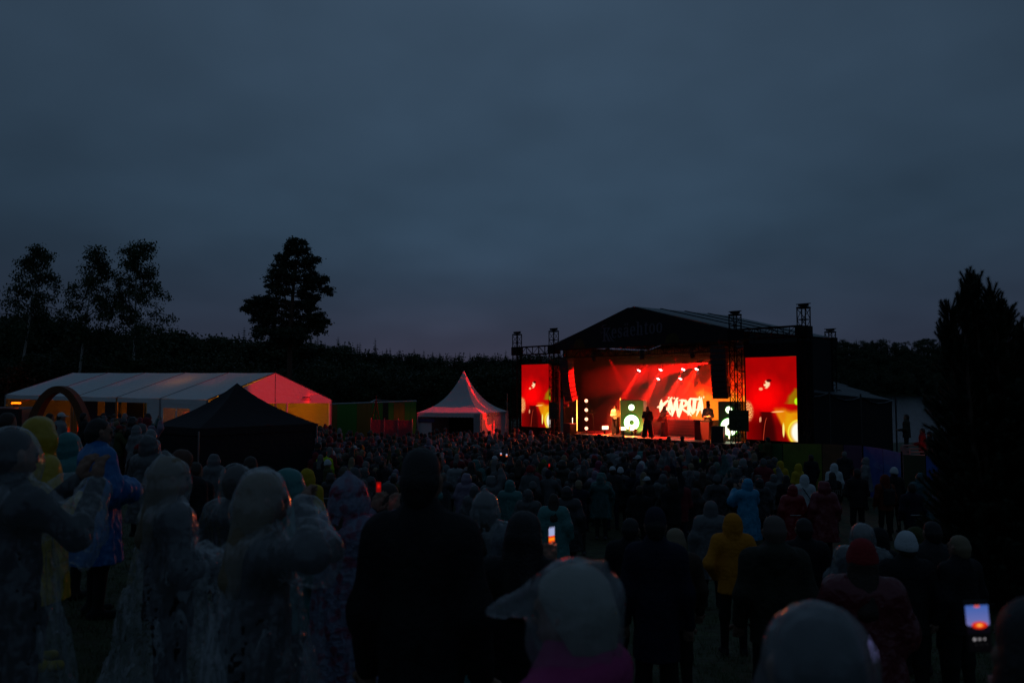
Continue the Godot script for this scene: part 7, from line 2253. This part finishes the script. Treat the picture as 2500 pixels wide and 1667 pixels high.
func generated_crowd() -> void:
	var spots := []
	var z := -17.5
	while z > -50.0:
		var far := -z
		var step := 0.92 if far < 24 else 0.72
		var x := -far * 0.26
		while x < far * 0.32:
			var p := Vector3(x + rng.randf_range(-0.42, 0.42), 0, z + rng.randf_range(-0.42, 0.42))
			x += step * rng.randf_range(0.6, 1.35)
			var px := column(p)
			var e := (p - STAGE_ORIGIN).dot(outward)
			if e < 1.9 or px < 772 or px > 1990 or (px > 1850 and far > 29.0):
				continue
			if far < 21.0 and rng.randf() < 0.62: continue
			if far < 24.0 and px < 1150 and rng.randf() < 0.3: continue
			if px < 1010 and far > 46.0: continue
			if p.distance_to(Vector3(-4.2, 0, -52.9)) < 4.2: continue
			var free := true
			for q in placed:
				if q.distance_to(Vector2(p.x, p.z)) < 0.42: free = false
			if not free: continue
			placed.append(Vector2(p.x, p.z))
			p.y = ground_height(p.x, p.z)
			spots.append(p)
		z -= 0.80 if far < 24 else 0.68
	# a queue of people by the tent side and behind the arch
	for i in 46:
		var px := rng.randf_range(240, 372)
		var depth := rng.randf_range(22, 46)
		var p := at(px, 1000, depth)
		p.y = ground_height(p.x, p.z)
		spots.append(p)
	for i in 16:
		var p := at(rng.randf_range(715, 808), 1000, rng.randf_range(44, 54))
		p.y = ground_height(p.x, p.z)
		spots.append(p)
	spots.sort_custom(func(a, b): return -a.z < -b.z)
	var near := spots.slice(0, 204)
	var rest := spots.slice(204)
	print("crowd ", spots.size())
	var made := []
	for p in near:
		var roll := rng.randf()
		var d := {"at": p, "tall": rng.randf_range(1.5, 1.88), "turn": rng.randfn() * 0.38, "seed": rng.randi() % 4, "pose": ["down", "front", "pockets", "down", "phone", "raised", "front", "film"][rng.randi() % 8], "hair": ["black", "brown", "fair", "grey", "brown"][rng.randi() % 5], "legs": rng.randi() % 3, "cell": 0.028}
		if roll < 0.46:
			d.wear = "poncho"
			d.color = ["grey", "pale", "grey", "charcoal", "charcoal", "lilac", "teal", "grey", "charcoal", "khaki"][rng.randi() % 10]
			d.film = [1.0, 0.6, 0.4][rng.randi() % 3]
			d.head = ["hood", "pointed_hood", "square_hood", "hood", "short"][rng.randi() % 5]
			d.hem = [0.62, 0.5][rng.randi() % 2]
			if d.pose == "pockets": d.pose = "down"
		else:
			d.wear = "coat"
			d.color = ["black", "charcoal", "navy", "khaki", "black", "olive", "brown", "burgundy", "grey", "charcoal", "black"][rng.randi() % 11]
			d.head = ["short", "long", "hood", "beanie", "curly", "long", "cap", "short"][rng.randi() % 8]
			d.hat = ["black", "grey", "red", "white", "navy"][rng.randi() % 5]
			d.hem = 0.80
		var head_word: String = {"hood": "hood up", "pointed_hood": "pointed hood", "square_hood": "square hood", "short": "short %s hair" % d.hair, "long": "long %s hair" % d.hair, "curly": "curly %s hair" % d.hair, "beanie": "%s knitted hat" % d.get("hat", ""), "cap": "%s cap" % d.get("hat", "")}[d.head]
		var who := "person in %s%s, %s," % [d.color, " film poncho" if d.get("film", 1.0) < 1.0 else " poncho" if d.wear == "poncho" else " coat", head_word]
		if column(p) < 400: who += " queueing beside the tent"
		else: who += " " + zone_of(p)
		d.label = who
		d.group = "people in the crowd"
		made.append(person(d))
	# where several read alike, count them from the left
	var alike := {}
	for o in made:
		var l: String = o.get_meta("label")
		if not alike.has(l): alike[l] = []
		alike[l].append(o)
	for l in alike:
		if alike[l].size() > 1:
			alike[l].sort_custom(func(a, b): return column(a.position) < column(b.position))
			for k in alike[l].size():
				alike[l][k].set_meta("label", l + ", %s from left" % NUMERALS[mini(k, 19)])
	# everybody farther off reads as one mass
	var mass := Node3D.new()
	mass.name = "crowd"
	add_child(mass)
	tag(mass, "dense far part of the crowd pressed towards the stage", "crowd", "", "stuff")
	var kinds := []
	for v in 4:
		var g := figure(garment_bones("poncho" if v % 2 == 0 else "coat", ["down", "front", "phone", "down"][v], 0.6) + body_bones("down", 0.03).slice(0, 3) + body_bones("down", 0.03).slice(5, 8), 0.036, 0.06, [Color.WHITE, Color(0.6, 0.4, 0.3), Color(0.1, 0.1, 0.1), Color.WHITE], {"fold": 0.02, "seed": v})
		var h := [[Vector3(0, 1.595, 0.015), Vector3(0, 1.675, 0.03), 0.108, 0.09, 1.15, 0], [Vector3(0, 1.46, 0.02), Vector3(0, 1.55, 0.02), 0.115, 0.112, 1.0, 0]] if v % 2 == 0 else [[Vector3(0, 1.60, 0.01), Vector3(0, 1.67, 0.012), 0.086, 0.092, 1.15, 0], [Vector3(0, 1.45, 0.02), Vector3(0, 1.56, 0.01), 0.06, 0.055, 1.0, 0]]
		g.add(figure(h, 0.03, 0.04, [Color.WHITE if v % 2 == 0 else Color(0.6, 0.45, 0.35)], {"fold": 0.012, "seed": v, "fold_top": 1.8}))
		kinds.append(g)
	var sorted := [[], [], [], []]
	for p in rest:
		sorted[rng.randi() % 4].append(p)
	for v in 4:
		var many := MultiMesh.new()
		many.transform_format = MultiMesh.TRANSFORM_3D
		many.use_colors = true
		many.mesh = kinds[v].mesh(true)
		many.instance_count = sorted[v].size()
		for i in sorted[v].size():
			var p: Vector3 = sorted[v][i]
			var to_stage := on_stage(9.8, -1.0, 0) - p
			var s := rng.randf_range(0.86, 1.1)
			many.set_instance_transform(i, Transform3D(Basis(Vector3.UP, atan2(-to_stage.x, -to_stage.z) + rng.randfn() * 0.2).scaled(Vector3(s, s, s)), p))
			var c: Color = DYES[["grey", "pale", "charcoal", "grey", "black", "brown", "lilac", "khaki", "navy", "black", "olive", "burgundy", "charcoal"][rng.randi() % 13]]
			many.set_instance_color(i, c)
		var o := MultiMeshInstance3D.new()
		o.name = "figures"
		o.multimesh = many
		o.material_override = paint("far_clothes", Color.WHITE, 0.5, {"colors": true})
		mass.add_child(o, true)
		tag(o, "", "", "", "stuff")

# ---------------------------------------------------------------- the scene
func _ready() -> void:
	rng.seed = 20240614
	cloth_noise.seed = 3
	cloth_noise.frequency = 1.0
	cloth_noise.fractal_octaves = 3
	ground_noise.frequency = 0.2
	film_noise.seed = 9
	film_noise.frequency = 1.0
	film_noise.fractal_octaves = 3
	film_noise.fractal_type = FastNoiseLite.FRACTAL_RIDGED
	var camera := Camera3D.new()
	camera.name = "camera"
	camera.position = EYE
	camera.rotation.x = PITCH
	camera.fov = rad_to_deg(2.0 * atan(833.5 / FOCAL))
	camera.near = 0.2
	camera.far = 4000.0
	var lens := CameraAttributesPhysical.new()
	lens.frustum_focal_length = 28.0
	lens.exposure_aperture = 2.8
	lens.frustum_focus_distance = 42.0
	lens.exposure_sensitivity = 100.0
	camera.attributes = lens
	camera.fov = rad_to_deg(2.0 * atan(833.5 / FOCAL))
	add_child(camera)
	camera.current = true
	var env := Environment.new()
	env.background_mode = Environment.BG_SKY
	var sky := Sky.new()
	var pano := PanoramaSkyMaterial.new()
	pano.panorama = ImageTexture.create_from_image(dusk_sky())
	sky.sky_material = pano
	env.sky = sky
	env.tonemap_mode = Environment.TONE_MAPPER_LINEAR
	env.tonemap_exposure = 1.0
	env.volumetric_fog_enabled = true
	env.volumetric_fog_density = 0.0
	env.sdfgi_enabled = true
	env.ssao_enabled = true
	env.ssil_enabled = true
	var world := WorldEnvironment.new()
	world.name = "world"
	world.environment = env
	add_child(world)
	wrinkle = noise_texture(FastNoiseLite.TYPE_SIMPLEX_SMOOTH, 0.02, 2, 4)
	crease = noise_texture(FastNoiseLite.TYPE_SIMPLEX_SMOOTH, 0.018, 6, 4)
	(crease.noise as FastNoiseLite).fractal_type = FastNoiseLite.FRACTAL_RIDGED
	var t0 := Time.get_ticks_msec()
	build_ground()
	build_forest()
	birch(50, 588, 95, 1.2, 6.4, 0.42, "leftmost leaning birch with a pale trunk behind the long tent")
	birch(198, 590, 96, 0.6, 6.0, 0.36, "slender middle birch of the three behind the long tent")
	birch(320, 578, 97, 0.2, 8.0, 0.34, "broadest birch of the three, nearest the pine", 1.35)
	tall_pine()
	young_pine()
	print("nature ", Time.get_ticks_msec() - t0)
	build_stage()
	build_screens()
	build_name_sign()
	build_stage_gear()
	build_stage_lights()
	build_haze()
	build_long_tent()
	build_gazebo()
	build_pagoda()
	build_enclosure()
	build_arch()
	build_right_side()
	print("structures ", Time.get_ticks_msec() - t0)
	performers()
	named_crowd()
	print("named ", Time.get_ticks_msec() - t0)
	generated_crowd()
	print("all ", Time.get_ticks_msec() - t0)
